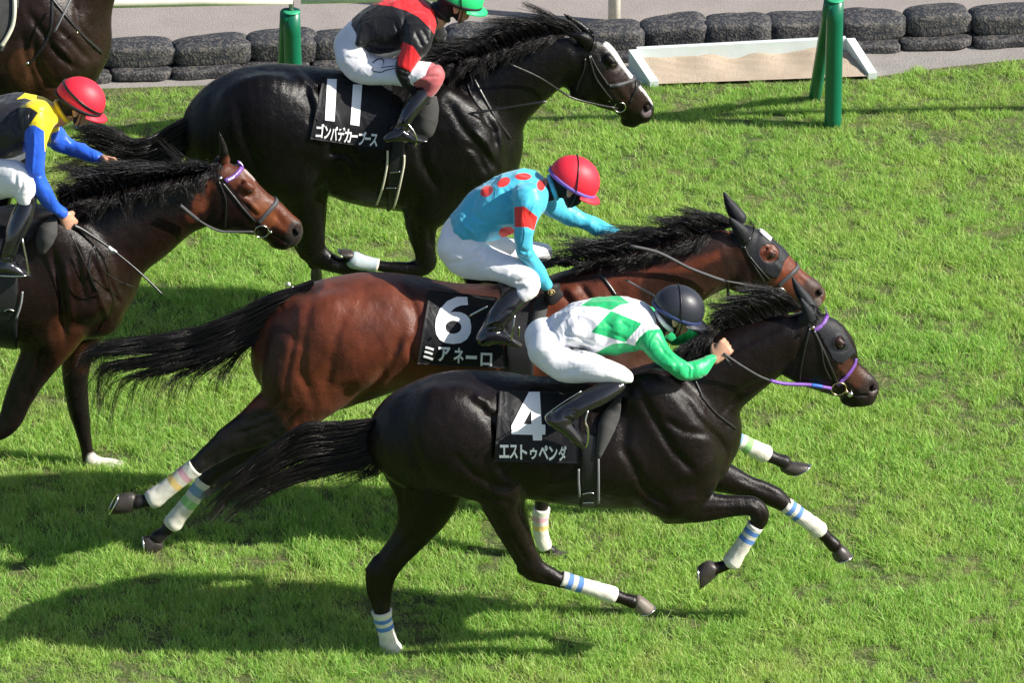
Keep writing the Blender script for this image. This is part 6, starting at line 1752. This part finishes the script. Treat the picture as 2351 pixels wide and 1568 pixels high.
def hood(key, k, poly, hole, ears):
    """fitted hood: the head surface inside a traced outline, lifted 3 mm off the skin"""
    c = HORSES[key]; V, Q = c['surf']; d0 = c['d0']
    lat = V @ ND - d0
    Vn = V - 2 * np.maximum(lat, 0)[:, None] * ND
    px, py = proj(Vn)
    pp = [cv(k, *p)[:2] for p in poly]
    sel = poly_sd(px, py, pp)
    hx, hy, q = cv(k, hole[0], hole[1])
    ex = np.hypot((px - hx) / hole[2], (py - hy) / hole[3]) / q
    ok = (sel > -3) & (ex > 1 - 3 / (hole[2] * q))
    Qs = Q[np.all(ok[Q], axis=1)]
    used = np.unique(Qs); mp = np.full(len(V), -1); mp[used] = np.arange(len(used))
    Nn = c['field'].grad(V[used])
    bm = bmesh.new()
    vs = [bm.verts.new(tuple(p)) for p in V[used] + Nn * .0032]
    for f in mp[Qs]:
        try: bm.faces.new([vs[t] for t in f])
        except ValueError: pass
    bmesh.ops.subdivide_edges(bm, edges=bm.edges[:], cuts=1, use_grid_fill=True)
    W = np.array([v.co[:] for v in bm.verts]); la = W @ ND - d0
    px, py = proj(W - 2 * np.maximum(la, 0)[:, None] * ND)
    o2 = (poly_sd(px, py, pp) > 0) & (np.hypot((px - hx) / hole[2], (py - hy) / hole[3]) > q)
    bm.verts.ensure_lookup_table()
    bmesh.ops.delete(bm, geom=[v for v, t in zip(bm.verts, o2) if not t], context='VERTS')
    bmesh.ops.solidify(bm, geom=bm.faces[:], thickness=.002)
    bm.verts.index_update()
    W = np.array([v.co[:] for v in bm.verts]); F = [[v.index for v in f.verts] for f in bm.faces]; bm.free()
    part('hood', (W, F), MT['hood'], c['root'])
    for nm, kk, pts, kf in c['lofts']:
        if nm in ears:
            C, a, b = dense(*stations(kk, pts, c['d0']))
            V2, Q2 = surface_of([(C, a, b)], .0045, [], c['d0'], vox=.006, k=.01)
            part('ear_cover', (V2, Q2), MT['hood'], c['root'])
hood('6', 'Q1', [(700, 400), (830, 470), (960, 560), (1320, 880), (1240, 990), (1200, 1110), (1150, 1205), (1060, 1180), (960, 1120), (850, 980), (740, 860), (600, 740), (560, 560)], (1055, 890, 112, 112), ('ear', 'earfar'))
hood('4', 'Q2', [(420, 150), (640, 210), (800, 410), (930, 600), (1040, 810), (960, 880), (880, 960), (800, 940), (740, 880), (640, 700), (560, 560), (450, 500), (380, 380)], (835, 690, 62, 85), ('ear', 'earfar'))
c6 = HORSES['6']; W, ok = c6['field'].hit([cv('Q1', 975, 640)[:2], cv('Q1', 1040, 705)[:2]], .004, c6['d0'])
v, f = strap(c6['field'], 'Q1', [(925, 592), (970, 632), (1030, 684), (1075, 722)], .026, c6['d0'], off=.0055, th=.0015)
part('hood_patch', (v, f), MT['hood_patch'], c6['root'])
W, ok = HORSES['4']['field'].hit([cv('d', 270, 250)[:2]], 0, 0)

def whip(label, cat, d0, key, pts, radii, collar=None):
    C = path3(key, pts, d0, 6)
    r = np.interp(np.linspace(0, 1, len(C)), np.linspace(0, 1, len(radii)), radii)
    t = thing('riding_whip', label, cat, C[0], 'whips held by the jockeys')
    v, f, _ = tube(C, r, None, 10)
    part('shaft', (v, f), MT['whip'], t)
    if collar:
        C2 = path3(key, collar, d0, 3); v, f, _ = tube(C2, .0095, None, 10); part('grip_collar', (v, f), MT['white_rubber'], t)
whip('black whip with white collar held low in the bare hand of the blue sleeved jockey', 'whip', 2.13, 'O', [(500, 1095, -.2), (570, 1130, -.2), (735, 1240, -.22), (900, 1370, -.25), (1020, 1480, -.27), (1110, 1570, -.29)], (.011, .0105, .007, .005, .006, .005), [(738, 1242, -.22), (792, 1282, -.225)])
whip('black whip pointing forward under the gloved hand of the green helmeted jockey', 'whip', 3.55, 'I', [(880, 690, -.2), (960, 672, -.21), (1150, 645, -.24), (1350, 612, -.26), (1505, 590, -.27)], (.008, .007, .006, .005, .008))
whip('thin black whip sticking up behind the black helmet of the green sleeved jockey', 'whip', 0.0, 'Q5', [(1145, 115, .16), (1300, 200, .15), (1470, 305, .12), (1700, 520, .08), (1980, 720, .0), (2110, 830, -.1), (2290, 1050, -.17)], (.005, .005, .006, .007, .007, .008, .009))
# ------------------------------------------------ ground, track border, road
def sheet(name, pts, z, mat, kind='structure'):
    v = [(p[0], p[1], z) for p in pts]
    o = new_mesh(name, v, [tuple(range(len(v)))], mat, smooth=False)
    o['kind'] = kind
    return o
DGR = Gz(315, 192) @ ND        # foot of the sandbag wall, measured across the track
EDGE = np.array([Gz(*q) for q in ((-900, 240), (-100, 216), (300, 204), (600, 194), (1000, 192), (1500, 196), (1750, 190), (2000, 180), (2170, 157), (2351, 138), (2700, 112), (3300, 85))])
ES, ED = EDGE @ TD, EDGE @ ND  # far edge of the turf
def TP(s, d, z=0.0): return TD * s + ND * d + UP * z
def ground_mat(name, c1, c2, c3, s1, s2, bump, rough=0.9):
    m, nt, b = mat_new(name)
    v = n_coord(nt)
    a = n_noise(nt, s1, 6, 0.65, v); g = n_noise(nt, s2, 3, 0.7, v)
    c = n_mix(nt, n_ramp(nt, a.outputs[0], [(0.35, 0.0), (0.65, 1.0)]), c1, c2)
    c = n_mix(nt, n_ramp(nt, g.outputs[0], [(0.5, 0.0), (0.72, 1.0)]), c, c3)
    nt.links.new(c, b.inputs["Base Color"]); b.inputs["Roughness"].default_value = rough
    b.inputs["Specular IOR Level"].default_value = 0.2
    n_bump(nt, b, g.outputs[0], bump, 0.02)
    return m
soil = ground_mat('soil', (0.035, 0.07, 0.018), (0.11, 0.13, 0.04), (0.26, 0.23, 0.12), 2.5, 60, 0.6)
roadm = ground_mat('tan_road', (0.285, 0.250, 0.232), (0.330, 0.292, 0.272), (0.21, 0.185, 0.172), 3.5, 130, 0.5)
conc = ground_mat('border_concrete', (0.24, 0.22, 0.21), (0.30, 0.28, 0.26), (0.17, 0.16, 0.16), 5, 90, 0.4)
sheet('ground', [TP(-400, -300), TP(400, -300), TP(400, 600), TP(-400, 600)], -0.012, soil)
sheet('turf', [TP(-60, -40), TP(60, -40), TP(60, ED[-1])] + [TP(a, b) for a, b in list(zip(ES, ED))[::-1]] + [TP(-60, ED[0])], 0.010, soil)
sheet('border_strip', [TP(-60, DGR - 2.5), TP(60, DGR - 2.5), TP(60, DGR + .3), TP(-60, DGR + .3)], 0.002, conc)
sheet('road', [TP(-200, DGR + 0.22), TP(200, DGR + 0.22), TP(200, DGR + 60), TP(-200, DGR + 60)], 0.008, roadm)

# ------------------------------------------------ sandbags
def bag_mat():
    m, nt, b = mat_new('mesh_sandbag')
    v = n_coord(nt)
    vo = nt.nodes.new("ShaderNodeTexVoronoi"); vo.inputs["Scale"].default_value = 85; nt.links.new(v, vo.inputs["Vector"])
    n1 = n_noise(nt, 90, 3, 0.7, v)
    c = n_mix(nt, n_ramp(nt, vo.outputs["Color"], [(0.45, 0.0), (0.75, 1.0)]), (0.018, 0.020, 0.026), (0.095, 0.086, 0.078))
    c = n_mix(nt, n_ramp(nt, n1.outputs[0], [(0.60, 0.0), (0.75, 0.5)]), c, (0.26, 0.235, 0.20))
    nt.links.new(c, b.inputs["Base Color"]); b.inputs["Roughness"].default_value = 0.7
    n_bump(nt, b, vo.outputs["Distance"], 0.35, 0.008); return m
bagm = bag_mat()
def make_bag(seed):
    r = np.random.default_rng(seed)
    bm = bmesh.new(); bmesh.ops.create_cube(bm, size=2)
    bmesh.ops.subdivide_edges(bm, edges=bm.edges[:], cuts=15, use_grid_fill=True)
    V = np.array([v.co[:] for v in bm.verts])
    p = 6.0
    k = (np.abs(V) ** p).sum(1) ** (1 / p); V = V / k[:, None]
    x = V[:, 0]
    V[:, 2] *= 1 - 0.22 * np.abs(x) ** 4; V[:, 1] *= 1 - 0.12 * np.abs(x) ** 3
    ph = r.random(8) * 6.28
    bump = 0.045 * np.sin(x * 3 + ph[0]) + 0.035 * np.sin(V[:, 1] * 4 + x * 2.3 + ph[1]) + 0.02 * np.sin(x * 9 + ph[2]) * np.sin(V[:, 1] * 7 + ph[3]) + 0.012 * r.normal(size=len(V)).cumsum() * 0
    V = V * (1 + bump)[:, None]
    faces = [[v.index for v in f.verts] for f in bm.faces]; bm.free()
    return V, faces
protos = [make_bag(s) for s in range(6)]
bag_meshes = {}
def put_bag(s, d, z, L, W, H, k, rot, lab, grp):
    V, f = protos[k % 6]
    me_key = (k % 6, round(L, 2), round(H, 2))
    o = new_mesh('sandbag', V * np.array([L / 2, W / 2, H / 2]), f, bagm)
    o.location = TP(s, d, z + H / 2 - 0.006); o.rotation_euler = (0.06 * math.sin(k * 2.1), 0.03 * math.sin(k * 1.7), YAW + rot)
    tag(o, lab, 'sandbag', grp)
mpp_b = 0.00241
ORD = ['first', 'second', 'third', 'fourth', 'fifth', 'sixth', 'seventh', 'eighth', 'ninth', 'tenth']
bx = [-50, 110, 229, 399, 572, 724, 875, 1027, 1180, 1330, 1474, 1620, 1765, 1922, 2074, 2225, 2385, 2540]
def bag_label(row, x0, x1):
    xm = (x0 + x1) / 2
    tint = 'dark mesh sandbag' if row == 'upper' else 'dusty half buried sandbag'
    if xm < 229: return tint + (' of the %s row behind the brown horse, against the left edge' if xm < 60 else ' of the %s row behind the brown horse chest') % row
    if xm < 1180: return '%s, %s from the brown horse in the %s row' % (tint, ORD[int((xm - 229) // 160)], row)
    if xm < 2351: return '%s, %s from the right edge in the %s row' % (tint, ORD[int((2390 - xm) // 155)], row)
    return tint + ' of the %s row past the right edge' % row
seen_lab = {}
for i in range(len(bx) - 1):
    xm = (bx[i] + bx[i + 1]) / 2; L = (bx[i + 1] - bx[i]) * mpp_b
    dU = DGR + 0.20
    s = P(xm, 110, dU) @ TD
    put_bag(s, dU + 0.01 * math.sin(i * 3.3), 0.046, L * 1.10, 0.22, 0.142 + 0.008 * math.sin(i * 1.9), i, 0.03 * math.sin(i * 2.7), bag_label('upper', bx[i], bx[i + 1]), 'upper row of sandbags')
dLw = DGR + 0.13
x = -60.0; k = 0
while x < 2440:
    w = 152 + 16 * math.sin(k * 2.3)
    s = P(x + w / 2, 150, dLw) @ TD
    put_bag(s, dLw, 0.004, w * mpp_b * 1.02, 0.24, 0.062, k + 3, 0.02 * math.sin(k * 1.3), bag_label('bottom', x, x + w), 'bottom row of sandbags')
    x += w; k += 1

# ------------------------------------------------ rail, posts, pole
gpaint = simple('green_post_paint', (0.002, 0.125, 0.068), 0.35, 0.5, bump=0.1, bscale=14, var=.08, coat=.15)
gcap = simple('green_post_cap', (0.03, 0.33, 0.17), 0.45, 0.4)
wpaint = simple('white_rail_paint', (0.78, 0.78, 0.66), 0.4, 0.5, bump=0.1, bscale=20)
HP = 0.85
base2 = Gz(1912, 291); top2 = Gz(1917, -1, HP); lb2 = Gz(1868, 223); lt2 = Gz(1906, 2, HP)
def rail_post(shift, lab):
    b = base2 + shift
    t = thing('rail_post', lab, 'post', b, None)
    for nm, p0, p1, r in (('post', b, top2 + shift, .0485), ('brace', lb2 + shift, lt2 + shift, .036)):
        C = np.linspace(p0 - UP * 0.05, p1, 8)
        v, f, _ = tube(C, r, None, 28, caps=True); o = part(nm, (v, f), gpaint, t)
        if nm == 'post':
            C = np.array([p1, p1 + UP * .006, p1 + UP * 0.010]); v, f, _ = tube(C, [r * 1.03, r * 1.03, r * .8], None, 28); part('cap', (v, f), gcap, o)
    p1 = top2 + shift
    C = np.array([p1, p1 + UP * .03, p1 + UP * .06]); v, f, _ = tube(C, .014, None, 12); part('neck', (v, f), simple('neck_steel', (.25, .30, .24), .4, .5, metal=.5), t)
rail_post(np.zeros(3), 'green rail post at right, in front of the sand filled trough')
top1 = Gz(669, 26, HP); sh1 = top1 - top2; sh1 = TD * (sh1 @ TD) + ND * (sh1 @ ND) * 1.0
rail_post(sh1, 'green rail post at left, above the rump of the black horse')
ra = top2 + UP * .078; dirr = nrm((top1 - top2) * np.array([1, 1, 0]))
rr = thing('running_rail', 'cream white tubular running rail at the upper left on green posts', 'rail', ra + dirr * 3)
for i, (a, b) in enumerate(((-3.0, 2.985), (3.03, 8.5))):
    C = np.array([ra + dirr * t for t in np.linspace(a, b, 12)]); v, f, _ = tube(C, .030, None, 20); part('rail_tube', (v, f), wpaint, rr)
pb = Gz(1410, 54)
C = np.array([pb - UP * .1, pb + UP * .5, pb + UP * 1.4]); v, f, _ = tube(C, .0365, None, 24)
o = new_mesh('pole', v, f, simple('pole_paint', (.70, .68, .56), .4, .5), loc=pb); tag(o, 'slim white pole standing behind the sandbags above the black horse', 'pole')

# ------------------------------------------------ trough of sand
trm = simple('trough_plastic', (0.60, 0.66, 0.66), 0.5, 0.4, bump=0.2, bscale=30, var=.06)
def trough():
    zt = 0.15
    tl = Gz(1463, 112, zt); tr = Gz(1943, 87, zt)
    bl = Gz(1512, 196, 0.02); br = Gz(1994, 178, 0.02)
    t = thing('sand_trough', 'pale grey open trough heaped with sand in front of the sandbags', 'trough', (bl + br) / 2)
    th = 0.035
    ax = nrm(tr - tl); up_b = None
    def board(pa, pb, pc, pd, nrmv):
        V = [pa, pb, pc, pd] + [q + nrmv * th for q in (pa, pb, pc, pd)]
        f = [(0, 1, 2, 3), (7, 6, 5, 4), (0, 4, 5, 1), (1, 5, 6, 2), (2, 6, 7, 3), (3, 7, 4, 0)]
        me = (np.array(V), f)
        return me
    # back wall, standing up from the ground
    bb0 = np.array([tl[0], tl[1], -0.02]); bb1 = np.array([tr[0], tr[1], -0.02])
    back = nrm(np.cross(ax, UP)); back = back if back @ ND > 0 else -back
    part('back_board', board(bb0, bb1, tr, tl, back), trm, t, smooth=False)
    for nm, top_, bot_ in (('end_board', tl, bl), ('end_board', tr, br)):
        sgn = -1 if top_ is tl else 1
        b0 = np.array([top_[0], top_[1], -0.02]); f0 = np.array([bot_[0], bot_[1], -0.02])
        V = np.array([b0, f0, bot_ + UP * .03, top_]); n_ = ax * sgn * 0.05
        V2 = np.vstack([V, V + n_]); f = [(0, 1, 2, 3), (7, 6, 5, 4), (0, 4, 5, 1), (1, 5, 6, 2), (2, 6, 7, 3), (3, 7, 4, 0)]
        part(nm, (V2, f), trm, t, smooth=False)
    # heaped sand
    nu, nv = 60, 26; V = []
    r2 = np.random.default_rng(3)
    for i in range(nu):
        for j in range(nv):
            u, v_ = i / (nu - 1), j / (nv - 1)
            p = (bl * (1 - u) + br * u) * (1 - v_) + (tl * (1 - u) + tr * u) * v_
            p = p.copy(); h = 0.032 + (0.052 + 0.010 * math.sin(u * 9) + 0.007 * math.sin(u * 23 + 1)) * v_
            h += 0.010 * math.sin(u * 31 + v_ * 9) * math.sin(v_ * 12 + u * 5) * v_
            p[2] = h; V.append(p)
    f = [(i * nv + j, (i + 1) * nv + j, (i + 1) * nv + j + 1, i * nv + j + 1) for i in range(nu - 1) for j in range(nv - 1)]
    sm = ground_mat('trough_sand', (0.42, 0.335, 0.25), (0.50, 0.41, 0.32), (0.34, 0.27, 0.20), 6, 130, 0.6)
    part('sand', (np.array(V), f), sm, t)
trough()

# ------------------------------------------------ grass
def grass_mat():
    m, nt, b = mat_new('grass_blades')
    oi = nt.nodes.new("ShaderNodeObjectInfo"); ge = nt.nodes.new("ShaderNodeNewGeometry")
    n1 = n_noise(nt, 1.1, 4, 0.6, ge.outputs["Position"]); n2 = n_noise(nt, 9, 3, 0.6, ge.outputs["Position"])
    a = nt.nodes.new("ShaderNodeAttribute"); a.attribute_name = 'bl'
    c = n_mix(nt, oi.outputs["Random"], (0.235, 0.44, 0.085), (0.39, 0.61, 0.155))
    c = n_mix(nt, n_ramp(nt, n1.outputs[0], [(0.42, 0.0), (0.64, 0.7)]), c, (0.42, 0.58, 0.15))
    c = n_mix(nt, n_ramp(nt, n2.outputs[0], [(0.55, 0.0), (0.75, 0.6)]), c, (0.12, 0.27, 0.045))
    n4 = n_noise(nt, 2.3, 5, 0.7, ge.outputs["Position"], 0.5)
    c = n_mix(nt, n_ramp(nt, n4.outputs[0], [(0.54, 0.0), (0.70, 0.45)]), c, (0.50, 0.52, 0.22))
    # straw-coloured blades
    st = n_ramp(nt, a.outputs["Fac"], [(0.82, 0.0), (0.86, 0.8)])
    c = n_mix(nt, st, c, (0.42, 0.40, 0.18))
    nt.links.new(c, b.inputs["Base Color"])
    b.inputs["Roughness"].default_value = 0.5; b.inputs["Specular IOR Level"].default_value = 0.25
    tr = nt.nodes.new("ShaderNodeBsdfTranslucent")
    hs = n_mix(nt, 1.0, c, (1.15, 1.25, 0.6), 'MULTIPLY')
    nt.links.new(hs, tr.inputs["Color"])
    mx = nt.nodes.new("ShaderNodeMixShader"); mx.inputs[0].default_value = 0.38
    nt.links.new(b.outputs[0], mx.inputs[1]); nt.links.new(tr.outputs[0], mx.inputs[2])
    out = nt.nodes["Material Output"]; nt.links.new(mx.outputs[0], out.inputs[0])
    return m
gm = grass_mat()
tuft_col = bpy.data.collections.new("grass_tufts")
def make_tuft(seed, n=52, rad=0.055):
    r = np.random.default_rng(seed); V, F, B = [], [], []
    for i in range(n):
        a = r.random() * 6.28; q = rad * math.sqrt(r.random())
        base = np.array([q * math.cos(a), q * math.sin(a), -0.004])
        h = r.uniform(0.026, 0.078); la = r.random() * 6.28; ln = r.uniform(0.1, 1.0) ** 1.2 * h * 0.95
        ld = np.array([math.cos(la), math.sin(la), 0]); w = r.uniform(0.0012, 0.0024)
        fa = r.random() * 3.14; wd = np.array([math.cos(fa), math.sin(fa), 0]) * w
        bl = r.random(); o = len(V)
        for t, ww in ((0, 1), (0.4, 0.9), (0.75, 0.6)):
            c = base + UP * h * (t - 0.18 * t * t) + ld * ln * t * t
            V += [c - wd * ww, c + wd * ww]; B += [bl, bl]
        V.append(base + UP * h * 0.82 + ld * ln); B.append(bl)
        F += [(o, o + 1, o + 3, o + 2), (o + 2, o + 3, o + 5, o + 4), (o + 4, o + 5, o + 6)]
    me = bpy.data.meshes.new('grass_tuft'); me.from_pydata([tuple(v) for v in V], [], F); me.update()
    at = me.attributes.new('bl', 'FLOAT', 'POINT'); at.data.foreach_set('value', np.array(B, np.float32))
    me.materials.append(gm)
    o = bpy.data.objects.new('grass_tuft', me); tuft_col.objects.link(o)
NT = 8
for s in range(NT): make_tuft(100 + s)

def vnoise(x, y, s, seed):
    r = np.random.default_rng(seed); G = r.random((64, 64))
    X, Y = x * s, y * s; i, j = np.floor(X).astype(int), np.floor(Y).astype(int); fx, fy = X - i, Y - j
    fx = fx * fx * (3 - 2 * fx); fy = fy * fy * (3 - 2 * fy)
    g = lambda a, b: G[a % 64, b % 64]
    return (g(i, j) * (1 - fx) + g(i + 1, j) * fx) * (1 - fy) + (g(i, j + 1) * (1 - fx) + g(i + 1, j + 1) * fx) * fy
def grass_points():
    S0, S1 = -4.6, 4.9; D0, D1 = -2.0, float(ED.max())
    n = int((S1 - S0) * (D1 - D0) * 540)
    s = rng.uniform(S0, S1, n); d = rng.uniform(D0, D1, n)
    edge = np.interp(s, ES, ED) - 0.05 + 0.03 * np.sin(s * 5) + 0.02 * np.sin(s * 13) + 0.06 * (vnoise(s, s * 0, 3, 9) - .5)
    keep = d < edge
    W = s[:, None] * TD + d[:, None] * ND
    px, py = proj(W)
    near = np.clip((D1 - d) / 3.5, 0, 1)        # the strip by the rail is mown smoother
    worn = vnoise(s, d, 1.7, 21) * 0.6 + vnoise(s, d, 5.0, 22) * 0.4
    keep &= ~((worn > 0.74) & (rng.random(n) < 0.42 * near))
    gap = vnoise(s, d, 9.0, 31)
    keep &= ~((gap > 0.80) & (rng.random(n) < 0.75 * near))
    sc = (0.72 + 0.45 * vnoise(s, d, 3.5, 5) + rng.normal(0, .1, n)) * (0.72 + 0.30 * near)
    sc *= np.where(worn > 0.66, 0.7, 1.0)
    return W[keep], sc[keep]
W, gsc = grass_points()
pts = bpy.data.meshes.new('grass'); pts.vertices.add(len(W)); pts.vertices.foreach_set('co', W.astype(np.float32).ravel())
for nm, val in (('gsc', np.clip(gsc, .35, 1.5)), ('gz', rng.random(len(W)) * 6.28), ('gx', rng.normal(0, .16, len(W))), ('gy', rng.normal(-0.05, .16, len(W)))):
    at = pts.attributes.new(nm, 'FLOAT', 'POINT'); at.data.foreach_set('value', np.asarray(val, np.float32))
at = pts.attributes.new('gi', 'INT', 'POINT'); at.data.foreach_set('value', rng.integers(0, NT, len(W)).astype(np.int32))
grass = bpy.data.objects.new('grass', pts); COL.objects.link(grass); grass['kind'] = 'stuff'
grass['label'] = 'short bright green racecourse turf'; 
ng = bpy.data.node_groups.new('grass_scatter', 'GeometryNodeTree')
ng.interface.new_socket('Geometry', in_out='INPUT', socket_type='NodeSocketGeometry'); ng.interface.new_socket('Geometry', in_out='OUTPUT', socket_type='NodeSocketGeometry')
N_ = ng.nodes; gi = N_.new('NodeGroupInput'); go = N_.new('NodeGroupOutput')
m2p = N_.new('GeometryNodeMeshToPoints'); iop = N_.new('GeometryNodeInstanceOnPoints'); ci = N_.new('GeometryNodeCollectionInfo')
ci.inputs['Collection'].default_value = tuft_col; ci.inputs['Separate Children'].default_value = True; ci.inputs['Reset Children'].default_value = True
def named(nm, ty='FLOAT'):
    q = N_.new('GeometryNodeInputNamedAttribute'); q.data_type = ty; q.inputs['Name'].default_value = nm; return q.outputs[0]
cx = N_.new('ShaderNodeCombineXYZ'); lk = ng.links
lk.new(named('gx'), cx.inputs[0]); lk.new(named('gy'), cx.inputs[1]); lk.new(named('gz'), cx.inputs[2])
lk.new(gi.outputs[0], m2p.inputs['Mesh']); lk.new(m2p.outputs[0], iop.inputs['Points']); lk.new(ci.outputs[0], iop.inputs['Instance'])
iop.inputs['Pick Instance'].default_value = True
lk.new(named('gi', 'INT'), iop.inputs['Instance Index']); lk.new(cx.outputs[0], iop.inputs['Rotation']); lk.new(named('gsc'), iop.inputs['Scale'])
lk.new(iop.outputs[0], go.inputs[0])
md = grass.modifiers.new('scatter', 'NODES'); md.node_group = ng
